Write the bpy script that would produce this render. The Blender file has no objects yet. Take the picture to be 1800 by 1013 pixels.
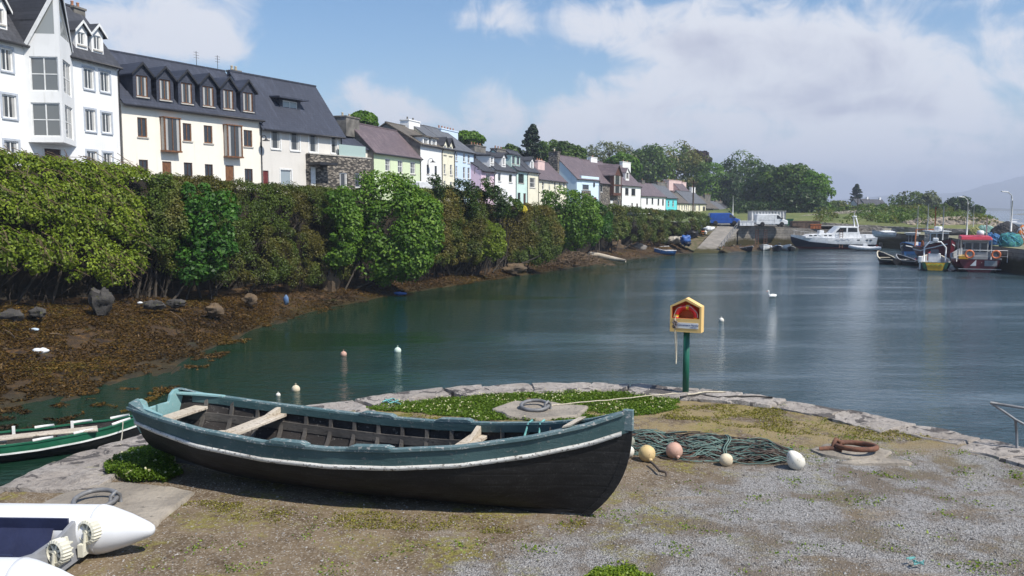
import bpy, math, random
import numpy as np
from mathutils import Vector, Matrix, noise as mnoise
R = math.radians
SC = bpy.context.scene
COL = SC.collection
# ---------------------------------------------------------------- camera
FPX, CX, CY, HZ, CAMZ = 1500.0, 900.0, 506.5, 367.0, 6.0
TH = math.atan((CY - HZ) / FPX)
CT, ST = math.cos(TH), math.sin(TH)
cam_d = bpy.data.cameras.new('camera'); cam = bpy.data.objects.new('camera', cam_d); COL.objects.link(cam)
cam_d.sensor_width = 36.0; cam_d.lens = 36.0 * FPX / 1800.0; cam_d.clip_end = 20000; cam_d.clip_start = 0.1
cam.location = (0, 0, CAMZ); cam.rotation_euler = (math.pi / 2 - TH, 0, 0)
SC.camera = cam
SC.view_settings.view_transform = 'Standard'; SC.view_settings.look = 'None'; SC.view_settings.exposure = 0.5
SC.cycles.use_denoising = True; SC.cycles.max_bounces = 8; SC.cycles.transparent_max_bounces = 12
SC.cycles.volume_bounces = 0
# ---------------------------------------------------------------- sun and sky
SUN_AZ, SUN_EL = R(125), R(51)
SUN = Vector((math.sin(SUN_AZ) * math.cos(SUN_EL), math.cos(SUN_AZ) * math.cos(SUN_EL), math.sin(SUN_EL)))
sl = bpy.data.lights.new('sun', 'SUN'); sl.energy = 4.3; sl.angle = R(0.5); sl.color = (1.0, 0.95, 0.86)
so = bpy.data.objects.new('sun', sl); COL.objects.link(so); so.rotation_euler = SUN.to_track_quat('Z', 'Y').to_euler()
so.location = (40, -20, 60)
def ray(px, py):
    x, y = (px - CX) / FPX, (CY - py) / FPX
    return Vector((x, CT + ST * y, -ST + CT * y))
def node(nt, typ, ins=None, **kw):
    n = nt.nodes.new(typ)
    for k, v in kw.items(): setattr(n, k, v)
    for k, v in (ins or {}).items():
        s = n.inputs[k]
        if isinstance(v, bpy.types.NodeSocket): nt.links.new(v, s)
        elif isinstance(v, bpy.types.Node): nt.links.new(v.outputs[0], s)
        else: s.default_value = v
    return n
def mth(nt, op, a, b=0.0, c=None, clamp=False):
    n = nt.nodes.new('ShaderNodeMath'); n.operation = op; n.use_clamp = clamp
    for i, v in enumerate([a, b] + ([c] if c is not None else [])):
        if isinstance(v, (bpy.types.NodeSocket,)): nt.links.new(v, n.inputs[i])
        elif isinstance(v, bpy.types.Node): nt.links.new(v.outputs[0], n.inputs[i])
        else: n.inputs[i].default_value = v
    return n.outputs[0]
def smooth(nt, v, lo, hi, a=0.0, b=1.0):
    return node(nt, 'ShaderNodeMapRange', {0: v, 1: lo, 2: hi, 3: a, 4: b}, interpolation_type='SMOOTHSTEP').outputs[0]
def rgb(h):
    h = h.lstrip('#'); c = [int(h[i:i + 2], 16) / 255 for i in (0, 2, 4)]
    return tuple(x / 12.92 if x <= .04045 else ((x + .055) / 1.055) ** 2.4 for x in c) + (1.0,)
def cc(c): return rgb(c) if isinstance(c, str) else (tuple(c) + (1.0,))[:4]
def mixc(nt, f, a, b, mode='MIX'):
    n = nt.nodes.new('ShaderNodeMix'); n.data_type = 'RGBA'; n.blend_type = mode
    for idx, v in ((0, f), (6, a), (7, b)):
        if isinstance(v, bpy.types.NodeSocket): nt.links.new(v, n.inputs[idx])
        elif isinstance(v, bpy.types.Node): nt.links.new(v.outputs[0], n.inputs[idx])
        elif idx == 0: n.inputs[0].default_value = v
        else: n.inputs[idx].default_value = cc(v)
    return n.outputs[2]
def make_world():
    w = bpy.data.worlds.new('World'); SC.world = w; w.use_nodes = True
    nt = w.node_tree; nt.nodes.clear()
    sky = node(nt, 'ShaderNodeTexSky', sky_type='NISHITA')
    sky.sun_disc = False; sky.sun_elevation = SUN_EL; sky.sun_rotation = SUN_AZ
    sky.air_density = 1.0; sky.dust_density = 0.6; sky.ozone_density = 1.6
    sat = node(nt, 'ShaderNodeHueSaturation', {'Saturation': 1.27, 'Value': 1.0, 'Color': sky})
    tc = node(nt, 'ShaderNodeTexCoord'); d = tc.outputs['Generated']
    sp = node(nt, 'ShaderNodeSeparateXYZ', {0: d})
    z = mth(nt, 'MAXIMUM', sp.outputs[2], 0.0)
    k = mth(nt, 'DIVIDE', 1.0, mth(nt, 'ADD', z, 0.16))
    pr = node(nt, 'ShaderNodeVectorMath', {0: d, 3: k}, operation='SCALE').outputs[0]
    pr = node(nt, 'ShaderNodeMapping', {0: pr, 1: (3.1, 1.7, 0.0), 3: (1.0, 0.8, 1.0)}).outputs[0]
    n1 = node(nt, 'ShaderNodeTexNoise', {'Vector': pr, 'Scale': 1.5, 'Detail': 8.0, 'Roughness': 0.5, 'Distortion': 0.35}).outputs[0]
    n2 = node(nt, 'ShaderNodeTexNoise', {'Vector': d, 'Scale': 17.0, 'Detail': 10.0, 'Roughness': 0.62, 'Distortion': 0.6}).outputs[0]
    dens = mth(nt, 'ADD', mth(nt, 'MULTIPLY', n1, 0.85), mth(nt, 'MULTIPLY', n2, 0.75)); dens = mth(nt, 'SUBTRACT', dens, 0.30)
    def blob(px, py, hw, amp, sq=1.0):
        v = ray(px, py).normalized()
        diff = node(nt, 'ShaderNodeVectorMath', {0: d, 1: v}, operation='SUBTRACT').outputs[0]
        diff = node(nt, 'ShaderNodeVectorMath', {0: diff, 1: (1.0, 1.0, sq)}, operation='MULTIPLY').outputs[0]
        ln = node(nt, 'ShaderNodeVectorMath', {0: diff}, operation='LENGTH').outputs[1]
        return smooth(nt, ln, 0.0, hw / FPX, amp, 0.0)
    # banks of cloud where the photograph's sky carries them (directions, in the sky itself)
    for b in ((1000, 30, 250, .30, 3.0), (1220, 70, 280, .30, 2.6), (1580, 70, 420, .30, 2.0), (1000, 190, 250, .24, 2.2), (850, 185, 100, .24, 1.2), (1350, 210, 420, .16, 2.2),
              (330, 40, 250, .32, 2.0), (640, 140, 120, .22, 1.6), (720, 190, 90, .16, 1.6), (1700, 260, 700, .14, 3.0), (40, 60, 300, .2, 1.5), (1480, 170, 200, .12, 2.5)):
        dens = mth(nt, 'ADD', dens, blob(*b))
    for b in ((620, 30, 210, -.30, 1.5), (1000, 112, 120, -.12, 3.5), (720, 110, 150, -.16, 1.6), (500, 90, 150, -.12, 1.4), (1090, 112, 130, -.16, 3.5), (1440, 150, 160, -.10, 3.0)):
        dens = mth(nt, 'ADD', dens, blob(*b))
    mask = smooth(nt, dens, 0.51, 0.78)
    # thick cloud reads greyer from below, thin edges white
    shade = smooth(nt, mth(nt, 'ADD', dens, mth(nt, 'MULTIPLY', mth(nt, 'SUBTRACT', n2, .5), -1.2)), 0.80, 1.14)
    ccol = mixc(nt, shade, (0.68, 0.69, 0.725), (0.42, 0.43, 0.52))
    lowhaze = smooth(nt, sp.outputs[2], 0.14, -0.01, 0.0, 0.82)
    bg1 = node(nt, 'ShaderNodeBackground', {0: sat.outputs[0], 1: 0.100})
    bg2 = node(nt, 'ShaderNodeBackground', {0: ccol, 1: 0.92})
    bg3 = node(nt, 'ShaderNodeBackground', {0: (0.335, 0.36, 0.50, 1), 1: 1.0})
    m0 = node(nt, 'ShaderNodeMixShader', {0: lowhaze, 1: bg1.outputs[0], 2: bg3.outputs[0]})
    m1 = node(nt, 'ShaderNodeMixShader', {0: mth(nt, 'MULTIPLY', mask, 0.93), 1: m0.outputs[0], 2: bg2.outputs[0]})
    out = node(nt, 'ShaderNodeOutputWorld', {0: m1.outputs[0]})
make_world()
# ---------------------------------------------------------------- projection helpers (photo pixels -> places)
CAMP = Vector((0, 0, CAMZ))
def G(px, py, z):                      # on a horizontal plane
    r = ray(px, py); return CAMP + r * ((z - CAMZ) / r.z)
def D(px, py, Y):                      # at a distance
    r = ray(px, py); return CAMP + r * (Y / r.y)
def VP(px, py, p, n):                  # on a vertical plane through p with normal n
    r = ray(px, py); return CAMP + r * ((Vector((p[0], p[1], 0)) - Vector((0, 0, 0))).dot(n) / r.dot(n))
def lerp(a, b, t): return a + (b - a) * t
def interp(x, tab):
    if x <= tab[0][0]: return tab[0][1]
    for (a, b), (c, d) in zip(tab, tab[1:]):
        if x <= c: return lerp(b, d, (x - a) / (c - a))
    return tab[-1][1]
# ---------------------------------------------------------------- mesh helpers
class MB:
    def __init__(s): s.v = []; s.f = []
    def add(s, vs, fs):
        o = len(s.v); s.v += [tuple(v) for v in vs]; s.f += [tuple(i + o for i in f) for f in fs]; return s
    def box(s, x0, y0, z0, x1, y1, z1):
        return s.add([(x0, y0, z0), (x1, y0, z0), (x1, y1, z0), (x0, y1, z0), (x0, y0, z1), (x1, y0, z1), (x1, y1, z1), (x0, y1, z1)],
                     [(0, 3, 2, 1), (4, 5, 6, 7), (0, 1, 5, 4), (1, 2, 6, 5), (2, 3, 7, 6), (3, 0, 4, 7)])
    def quad(s, a, b, c, d): return s.add([a, b, c, d], [(0, 1, 2, 3)])
    def poly(s, pts): return s.add(pts, [tuple(range(len(pts)))])
    def prism(s, pts, vec):            # planar polygon swept along vec
        n = len(pts); vec = Vector(vec); a = [Vector(p) for p in pts]; b = [p + vec for p in a]
        return s.add(a + b, [tuple(range(n - 1, -1, -1)), tuple(range(n, 2 * n))] + [(i, (i + 1) % n, n + (i + 1) % n, n + i) for i in range(n)])
    def grid(s, rows, close=False, flip=False):
        n = len(rows[0]); vs = [v for r in rows for v in r]; fs = []
        for i in range(len(rows) - 1):
            for j in range(n if close else n - 1):
                q = (i * n + j, i * n + (j + 1) % n, (i + 1) * n + (j + 1) % n, (i + 1) * n + j)
                fs.append(q[::-1] if flip else q)
        return s.add(vs, fs)
    def tube(s, pts, r, k=8, caps=True, closed=False, flat=1.0):
        pts = [Vector(p) for p in pts]; n = len(pts); rows = []; up = None
        for i, p in enumerate(pts):
            if closed: t = pts[(i + 1) % n] - pts[i - 1]
            else: t = pts[min(i + 1, n - 1)] - pts[max(i - 1, 0)]
            t = t.normalized() if t.length > 1e-9 else Vector((0, 0, 1))
            if up is None: up = Vector((0, 0, 1)) if abs(t.z) < .9 else Vector((1, 0, 0))
            a = t.cross(up); a = a.normalized() if a.length > 1e-6 else t.orthogonal().normalized()
            b = a.cross(t).normalized(); up = b
            rr = r[i] if isinstance(r, (list, tuple)) else r
            rows.append([p + (a * math.cos(2 * math.pi * j / k) + b * math.sin(2 * math.pi * j / k) * flat) * rr for j in range(k)])
        if closed: rows.append(rows[0])
        o = len(s.v); s.grid(rows, close=True)
        if caps and not closed:
            s.f.append(tuple(o + j for j in range(k))); m = o + (len(rows) - 1) * k; s.f.append(tuple(m + j for j in range(k - 1, -1, -1)))
        return s
    def lathe(s, prof, k=16, c=(0, 0, 0), axis='z'):   # prof of (r, h)
        rows = []
        for r, h in prof:
            row = []
            for j in range(k):
                a = 2 * math.pi * j / k; x, y = r * math.cos(a), r * math.sin(a)
                q = (x, y, h) if axis == 'z' else ((h, x, y) if axis == 'x' else (y, h, x))
                row.append((c[0] + q[0], c[1] + q[1], c[2] + q[2]))
            rows.append(row)
        o = len(s.v); s.grid(rows, close=True)
        s.f.append(tuple(o + j for j in range(k - 1, -1, -1))); m = o + (len(rows) - 1) * k; s.f.append(tuple(m + j for j in range(k)))
        return s
    def torus(s, c, R0, r, k=28, q=10, M=None):
        pts = [Vector((math.cos(2 * math.pi * i / k) * R0, math.sin(2 * math.pi * i / k) * R0, 0)) for i in range(k)]
        if M: pts = [M @ p for p in pts]
        return s.tube([p + Vector(c) for p in pts], r, q, closed=True)
    def blob(s, c, r, seed=0, amp=.18, fr=1.2, nu=18, nv=12, sc=(1, 1, 1)):
        rows = []
        for i in range(nv + 1):
            th = math.pi * i / nv; row = []
            for j in range(nu):
                ph = 2 * math.pi * j / nu; d = Vector((math.sin(th) * math.cos(ph), math.sin(th) * math.sin(ph), math.cos(th)))
                k = 1 + amp * mnoise.noise(d * fr + Vector((seed * 7.3, seed, 0))) + amp * .5 * mnoise.noise(d * fr * 2.7 + Vector((seed, 3, seed)))
                row.append((c[0] + d.x * r * k * sc[0], c[1] + d.y * r * k * sc[1], c[2] + d.z * r * k * sc[2]))
            rows.append(row)
        return s.grid(rows, close=True, flip=True)
def O(name, mb, mat, parent=None, smooth_=False, bevel=0, label=None, loc=None):
    me = bpy.data.meshes.new(name); me.from_pydata(mb.v, [], mb.f); me.update()
    if mat: me.materials.append(mat)
    o = bpy.data.objects.new(name, me); COL.objects.link(o)
    if smooth_: me.shade_smooth()
    if smooth_ == 'auto': me.set_sharp_from_angle(angle=R(38))
    if bevel:
        b = o.modifiers.new('b', 'BEVEL'); b.width = bevel; b.segments = 2; b.limit_method = 'ANGLE'; b.angle_limit = R(35)
    if parent is not None: o.parent = parent
    if label: o['label'] = label
    if loc is not None: o.location = loc
    return o
def T(name, label, cat, loc=(0, 0, 0), rz=0.0, group=None):
    o = bpy.data.objects.new(name, None); COL.objects.link(o); o.empty_display_size = .3
    o.location = loc; o.rotation_euler = (0, 0, rz); o['label'] = label; o['category'] = cat
    if group: o['group'] = group
    return o
def tag(o, label, cat, group=None):
    o['label'] = label; o['category'] = cat
    if group: o['group'] = group
    return o
def S(o): o['kind'] = 'structure'; return o
def stuff(o, label, cat): o['kind'] = 'stuff'; o['label'] = label; o['category'] = cat; return o
def fbm(p, o=4): return mnoise.fractal(Vector(p), 1.0, 2.0, o)
# ---------------------------------------------------------------- materials
def MAT(name): 
    m = bpy.data.materials.new(name); m.use_nodes = True; nt = m.node_tree; nt.nodes.clear()
    b = node(nt, 'ShaderNodeBsdfPrincipled'); out = node(nt, 'ShaderNodeOutputMaterial', {0: b.outputs[0]})
    return m, nt, b
def ss(nt, b, **kw):
    for k, v in kw.items():
        s = b.inputs[k.replace('_', ' ')]
        if isinstance(v, bpy.types.NodeSocket): nt.links.new(v, s)
        else: s.default_value = v
def coord(nt, kind='Object'):
    return node(nt, 'ShaderNodeTexCoord').outputs[kind]
def nz(nt, co, scale, detail=4, rough=.55, dist=0.0):
    return node(nt, 'ShaderNodeTexNoise', {'Vector': co, 'Scale': scale, 'Detail': detail, 'Roughness': rough, 'Distortion': dist}).outputs[0]
def bump(nt, h, strength=.3, dist=.02):
    return node(nt, 'ShaderNodeBump', {'Height': h, 'Strength': strength, 'Distance': dist}).outputs[0]
def simple(name, c1, c2=None, scale=6.0, rough=.6, bmp=.15, bdist=.01, metal=0.0, spec=.4, fine=0.0, lo=.35, hi=.65, c3=None):
    """two colours mixed by noise (wear), optional third in small chips"""
    m, nt, b = MAT(name); co = coord(nt)
    if c2 is None:
        a = cc(c1); c2 = tuple(x * .82 for x in a[:3])
    n1 = nz(nt, co, scale, 6, .6)
    col = mixc(nt, smooth(nt, n1, lo, hi), c1, c2)
    if c3 is not None:
        n3 = nz(nt, co, scale * 4.3, 5, .65); col = mixc(nt, smooth(nt, n3, .60, .66), col, c3)
    ss(nt, b, Base_Color=col, Roughness=rough, Metallic=metal, Specular_IOR_Level=spec)
    if bmp: ss(nt, b, Normal=bump(nt, nz(nt, co, scale * 5 if not fine else fine, 5, .6), bmp, bdist))
    return m
def glass_mat(name, c, rough=.04, curtain=None):
    m, nt, b = MAT(name)
    col = cc(c)
    if curtain:
        co = coord(nt, 'Generated'); x = node(nt, 'ShaderNodeSeparateXYZ', {0: co}).outputs[0]
        wv = nz(nt, node(nt, 'ShaderNodeMapping', {0: coord(nt), 3: (9, 9, .4)}).outputs[0], 1.0, 3)
        f = mth(nt, 'GREATER_THAN', mth(nt, 'ABSOLUTE', mth(nt, 'SUBTRACT', x, .5)), .27)
        col = mixc(nt, f, c, mixc(nt, wv, curtain, tuple(v * .5 for v in cc(curtain)[:3])))
    ss(nt, b, Base_Color=col, Roughness=rough, Specular_IOR_Level=.7)
    return m
def leaf_mat(name, cols, trans=.35, rough=.5, patch=None, pscale=.35):
    """per-leaf tint through a ramp; patch = second palette mixed in by a slow noise in place"""
    m, nt, b = MAT(name)
    at = node(nt, 'ShaderNodeAttribute', attribute_name='tint').outputs['Fac']
    def ramp(cs):
        r = node(nt, 'ShaderNodeValToRGB', {0: at}); e = r.color_ramp.elements
        while len(e) < len(cs): e.new(.5)
        for i, c in enumerate(cs): e[i].position = i / (len(cs) - 1); e[i].color = cc(c)
        return r.outputs[0]
    col = ramp(cols)
    if patch:
        col = mixc(nt, smooth(nt, nz(nt, coord(nt), pscale, 4, .6), .44, .6), col, ramp(patch))
    ss(nt, b, Base_Color=col, Roughness=rough, Specular_IOR_Level=.3)
    t = node(nt, 'ShaderNodeBsdfTranslucent', {0: mixc(nt, 1.0, col, (1.0, 1.0, .45), 'MULTIPLY')})
    mx = node(nt, 'ShaderNodeMixShader', {0: trans, 1: b.outputs[0], 2: t.outputs[0]})
    nt.links.new(mx.outputs[0], nt.nodes['Material Output'].inputs[0])
    return m
# ================================================================ SETTING
ZQ = 2.6
# ---- water
def make_water():
    m, nt, b = MAT('harbour_water')
    co = coord(nt)
    dist = node(nt, 'ShaderNodeVectorMath', {0: co}, operation='LENGTH').outputs[1]
    w1 = nz(nt, node(nt, 'ShaderNodeMapping', {0: co, 2: (0, 0, .5), 3: (1.0, 2.2, 1)}).outputs[0], 1.5, 5, .6, .4)
    w2 = nz(nt, node(nt, 'ShaderNodeMapping', {0: co, 2: (0, 0, -.25), 3: (1.0, 1.8, 1)}).outputs[0], 5.5, 3, .55, .3)
    h = mth(nt, 'ADD', w1, mth(nt, 'MULTIPLY', w2, .35))
    calm = smooth(nt, nz(nt, node(nt, 'ShaderNodeMapping', {0: co, 3: (.4, 1.7, 1)}).outputs[0], .085, 5, .62), .38, .58, .3, 1.9)
    bm = node(nt, 'ShaderNodeBump', {'Height': h, 'Strength': calm, 'Distance': .075}).outputs[0]
    sx = node(nt, 'ShaderNodeSeparateXYZ', {0: co})   # bluer away from shore: depth, plus sky reflection put into the base colour
    off = mth(nt, 'SUBTRACT', mth(nt, 'MULTIPLY', mth(nt, 'ADD', sx.outputs[0], 15.0), .93), mth(nt, 'MULTIPLY', mth(nt, 'SUBTRACT', sx.outputs[1], 25.0), .365))
    deep = smooth(nt, mth(nt, 'ADD', off, mth(nt, 'MULTIPLY', mth(nt, 'SUBTRACT', nz(nt, co, .06, 3), .5), 10.0)), 2.0, 24.0)
    ss(nt, b, Base_Color=mixc(nt, deep, (.006, .027, .014), (.035, .062, .074)), Roughness=.035, IOR=1.333, Normal=bm)
    mb = MB(); mb.quad((-900, -60, 0), (6000, -60, 0), (6000, 6400, 0), (-900, 6400, 0))
    S(O('water', mb, m))
make_water()
# ---- shore lines of the west bank: photo column, waterline row, bank foot (row, height), hedge top row, bank top setback, street height
WL = [(-420, 930), (-200, 815), (0, 722), (150, 690), (300, 645), (450, 578), (560, 545), (700, 517), (850, 494), (960, 478), (1050, 465), (1130, 454), (1200, 446), (1268, 441)]
BZ = [(-420, 1.6), (0, 1.5), (400, 1.0), (560, .7), (700, .45), (850, .5), (960, .6), (1050, .8), (1130, 1.0), (1210, 1.3), (1268, 1.6)]
BR = [(-420, 575), (0, 545), (200, 530), (400, 521), (560, 508), (700, 498), (850, 479), (960, 461), (1050, 448), (1130, 433), (1210, 424), (1268, 415)]
HT = [(-420, 225), (0, 271), (250, 299), (540, 328), (740, 336), (900, 346), (1000, 356), (1080, 362), (1160, 373), (1240, 387), (1268, 392)]
SZ = [(-420, 8.3), (0, 8.1), (200, 7.7), (400, 7.2), (560, 6.9), (700, 6.6), (850, 6.4), (960, 6.2), (1050, 5.5), (1130, 4.8), (1210, 3.7), (1268, 3.45)]
def base_pt(px): return G(px, interp(px, BR), interp(px, BZ))
def base_Y(px): return base_pt(px).y
COLS = list(range(-420, 1269, 12)) + [1268]
def ground_noise(p, a): return a * fbm((p[0] * .35, p[1] * .35, 3.1), 5)
def make_bank():
    m, nt, b = MAT('seaweed_shore'); co = coord(nt)
    n1 = nz(nt, co, .45, 6, .62, .6); n2 = nz(nt, co, 2.3, 6, .68); n3 = nz(nt, co, 9, 5, .7); n4 = nz(nt, co, .9, 5, .6)
    c = mixc(nt, smooth(nt, n1, .36, .62), (.022, .013, .008), (.070, .040, .015))
    c = mixc(nt, smooth(nt, n2, .50, .72), c, (.17, .085, .018))
    c = mixc(nt, smooth(nt, n4, .58, .74), c, (.06, .072, .014))
    c = mixc(nt, smooth(nt, n3, .52, .66), c, (.02, .014, .010))
    pz = node(nt, 'ShaderNodeSeparateXYZ', {0: co}).outputs[2]
    # wet weed close to the tide line is glossier and darker-stained
    wet = smooth(nt, pz, .02, .35, 1.0, 0.0)
    c = mixc(nt, mth(nt, 'MULTIPLY', wet, .55), c, (.038, .036, .016))
    h = mth(nt, 'ADD', n2, mth(nt, 'MULTIPLY', n3, .6))
    ss(nt, b, Base_Color=c, Roughness=mth(nt, 'SUBTRACT', .85, mth(nt, 'MULTIPLY', wet, .45)), Normal=bump(nt, h, .9, .14), Specular_IOR_Level=.35)
    rows = []
    for px in COLS:
        w = G(px, interp(px, WL), 0.0); bp = base_pt(px); zb = interp(px, BZ); row = []
        fl = Vector((bp.x - w.x, bp.y - w.y, 0))
        if fl.length < 3.0: w = bp - fl.normalized() * 3.0 if fl.length > .1 else w
        for k in range(-14, 40):
            v = k / 26.0
            x, y = lerp(w.x, bp.x, v), lerp(w.y, bp.y, v)
            z = zb * (v if v > 0 else v * 1.0) ** 1 + .22 * fbm((x * .28, y * .28, 1), 5) * min(1, abs(v) * 2 + .35) + .07 * fbm((x * 1.9, y * 1.9, 5), 4)
            if v < 0: z = v * .55 + .16 * fbm((x * .5, y * .5, 1), 5) + .06 * fbm((x * 1.6, y * 1.6, 5), 4)
            row.append((x, y, z))
        rows.append(row)
    mb = MB(); mb.grid(rows); S(O('foreshore', mb, m, smooth_=True))
    # bank behind the hedges
    me = simple('bank_earth', (.035, .026, .016), (.012, .010, .007), 1.2, .95, .8, .12, fine=4)
    rows = []
    for px in COLS:
        bp = base_pt(px); zs = interp(px, SZ); back = D(px, interp(px, HT), bp.y + 2.6)
        row = []
        for k in range(-2, 9):
            v = k / 8.0; zb = interp(px, BZ)
            sb = 2.2 * (1 - min(1, max(v, 0) * 2.2)); x, y = lerp(bp.x, back.x, v) - sb * .45, lerp(bp.y, back.y, v) + sb
            z = lerp(zb - .1, zs, max(v, 0) ** .55) - (.6 if k < 0 else 0)
            q = .5 * fbm((x * .6, y * .6, z * .6), 4)
            row.append((x + q * .6, y - q, z))
        rows.append(row)
    mb = MB(); mb.grid(rows); S(O('bank', mb, me, smooth_=True))
    mr = simple('street_asphalt', (.06, .06, .062), (.045, .045, .048), 2.0, .9, .3)
    rows = []
    for px in COLS:
        bp = base_pt(px); zs = interp(px, SZ); back = D(px, interp(px, HT), bp.y + 2.5)
        rows.append([(back.x, back.y, zs), (back.x - 14, back.y + 5, zs), (back.x - 40, back.y + 16, zs + 1.0), (back.x - 220, back.y + 90, zs + 6)])
    mb = MB(); mb.grid(rows); S(O('street', mb, mr))
make_bank()
# ---- quay the photographer looks over
QE = [(-260, 985), (-120, 915), (0, 866), (110, 812), (230, 768), (420, 735), (590, 713), (700, 694), (850, 680), (1000, 675), (1140, 681), (1240, 689), (1340, 700), (1450, 718), (1550, 738), (1680, 764), (1800, 790), (1960, 830), (2150, 885)]
QP = [G(x, y, ZQ) for x, y in QE]
def q_edge(X):
    return interp(X, [(p.x, p.y) for p in QP])
def quay_h(x, y):
    e = q_edge(x)
    return .035 * fbm((x * .45, y * .45, 0), 4) + .010 * fbm((x * 3, y * 3, 2), 3) - (.05 if e - y < .75 else 0) * max(0, min(1, (.75 - (e - y)) * 6 + 1))
GA = G(1290, 815, ZQ); GB = G(720, 1013, ZQ)
def make_quay():
    m, nt, b = MAT('quay_dirt_and_gravel'); co = coord(nt)
    sp = node(nt, 'ShaderNodeSeparateXYZ', {0: co}); X, Y = sp.outputs[0], sp.outputs[1]
    big = nz(nt, co, .55, 6, .6, .3); mid = nz(nt, co, 2.1, 6, .65); mid2 = nz(nt, node(nt, 'ShaderNodeMapping', {0: co, 1: (9, 4, 0)}).outputs[0], 1.6, 6, .66)
    # signed distance to the line where brown trodden earth gives way to grey chippings
    dv = (GB - GA); nl = Vector((-dv.y, dv.x)).normalized()
    sd = mth(nt, 'ADD', mth(nt, 'MULTIPLY', mth(nt, 'SUBTRACT', X, GA.x), nl.x), mth(nt, 'MULTIPLY', mth(nt, 'SUBTRACT', Y, GA.y), nl.y))
    sgn = 1.0 if ((G(1700, 950, ZQ).x - GA.x) * nl.x + (G(1700, 950, ZQ).y - GA.y) * nl.y) > 0 else -1.0
    sd = mth(nt, 'MULTIPLY', sd, sgn)
    gl = mth(nt, 'ADD', sd, mth(nt, 'MULTIPLY', mth(nt, 'SUBTRACT', big, .5), 3.0))
    gl = mth(nt, 'ADD', gl, mth(nt, 'MULTIPLY', mth(nt, 'SUBTRACT', mid, .5), 2.6))
    grav = smooth(nt, gl, -.55, .75)
    # back limit of the chippings: further out is bare earth
    yl = mth(nt, 'ADD', Y, mth(nt, 'MULTIPLY', mth(nt, 'SUBTRACT', mid2, .5), 3.0))
    grav = mth(nt, 'MULTIPLY', grav, smooth(nt, yl, 11.0, 12.6, 1.0, .12))
    track = smooth(nt, nz(nt, node(nt, 'ShaderNodeMapping', {0: co, 2: (0, 0, .35), 3: (.5, 2.0, 1)}).outputs[0], .9, 5, .6), .56, .68)
    grav = mth(nt, 'MULTIPLY', grav, mth(nt, 'SUBTRACT', 1.0, mth(nt, 'MULTIPLY', track, .65)))
    v1 = node(nt, 'ShaderNodeTexVoronoi', {'Vector': co, 'Scale': 62.0, 'Randomness': 1.0}); v2 = node(nt, 'ShaderNodeTexVoronoi', {'Vector': co, 'Scale': 130.0})
    g1 = node(nt, 'ShaderNodeSeparateColor', {0: v1.outputs['Color']}).outputs[0]; g2 = node(nt, 'ShaderNodeSeparateColor', {0: v2.outputs['Color']}).outputs[0]
    dirt = mixc(nt, smooth(nt, mid, .35, .65), (.095, .067, .041), (.195, .146, .092))
    dirt = mixc(nt, smooth(nt, nz(nt, co, 26, 5, .7), .45, .7), dirt, (.23, .185, .135))
    dirt = mixc(nt, smooth(nt, g1, .86, .95, 0, .8), dirt, (.34, .30, .25))
    grv = mixc(nt, g1, (.12, .115, .11), (.35, .34, .335))
    grv = mixc(nt, smooth(nt, g2, .7, .95, 0, .6), grv, (.43, .415, .395))
    grv = mixc(nt, smooth(nt, mid2, .44, .60, 0, .85), grv, (.15, .118, .085))
    c = mixc(nt, grav, dirt, grv)
    ms = mth(nt, 'MULTIPLY', smooth(nt, nz(nt, co, 1.15, 6, .62, .5), .50, .62), smooth(nt, nz(nt, co, 13, 5, .65), .40, .58))
    ms = mth(nt, 'MULTIPLY', ms, mth(nt, 'SUBTRACT', 1.0, mth(nt, 'MULTIPLY', smooth(nt, sd, .3, 2.2), .82)))
    c = mixc(nt, mth(nt, 'MULTIPLY', ms, .72), c, mixc(nt, g1, (.16, .14, .022), (.24, .22, .045)))
    # dry straw-coloured turf beyond the nets
    st = mth(nt, 'MULTIPLY', smooth(nt, Y, 11.2, 12.6), smooth(nt, mid, .42, .56))
    c = mixc(nt, mth(nt, 'MULTIPLY', st, .6), c, (.27, .21, .095))
    gr = mth(nt, 'MULTIPLY', smooth(nt, nz(nt, co, 1.9, 6, .7, .4), .55, .66), smooth(nt, Y, 11.0, 12.2))
    c = mixc(nt, mth(nt, 'MULTIPLY', gr, .7), c, (.16, .165, .035))
    h = mth(nt, 'ADD', mth(nt, 'MULTIPLY', v1.outputs['Distance'], mth(nt, 'ADD', .35, mth(nt, 'MULTIPLY', grav, .9))), mth(nt, 'MULTIPLY', nz(nt, co, 30, 5, .7), .8))
    ss(nt, b, Base_Color=c, Roughness=.92, Normal=bump(nt, h, .75, .022), Specular_IOR_Level=.2)
    xs = np.arange(-11, 13.01, .12); rows = []
    for x in xs:
        e = q_edge(x) - .05; row = []
        for k in range(0, 120):
            y = e - (k / 119.0) ** 1.15 * (e + 6)
            row.append((x, y, ZQ + quay_h(x, y)))
        rows.append(row)
    mb = MB(); mb.grid(rows, flip=True); S(O('quay_ground', mb, m, smooth_=True))
    mw = simple('quay_wall_stone', (.14, .125, .105), (.05, .05, .045), 1.5, .9, .8, .06, fine=6)
    rows = [[(p.x, p.y - .12, z) for z in (2.5, 1.6, .8, 0, -1.0)] for p in [Vector((x, q_edge(x), 0)) for x in xs]]
    mb = MB(); mb.grid(rows, flip=True); S(O('quay_wall', mb, mw))
make_quay()
M_STONE, nt, b = MAT('coping_stone'); co = coord(nt)
_n = nz(nt, co, 1.1, 6, .65); _f = nz(nt, co, 11, 6, .7); _s = nz(nt, co, 1.9, 5, .62, .8)
_c = mixc(nt, smooth(nt, _n, .35, .65), (.31, .275, .245), (.42, .38, .345))
_c = mixc(nt, smooth(nt, _f, .46, .66, 0, .6), _c, (.17, .15, .135))
_c = mixc(nt, smooth(nt, _s, .545, .575, 0, .85), _c, (.07, .064, .064))
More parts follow.
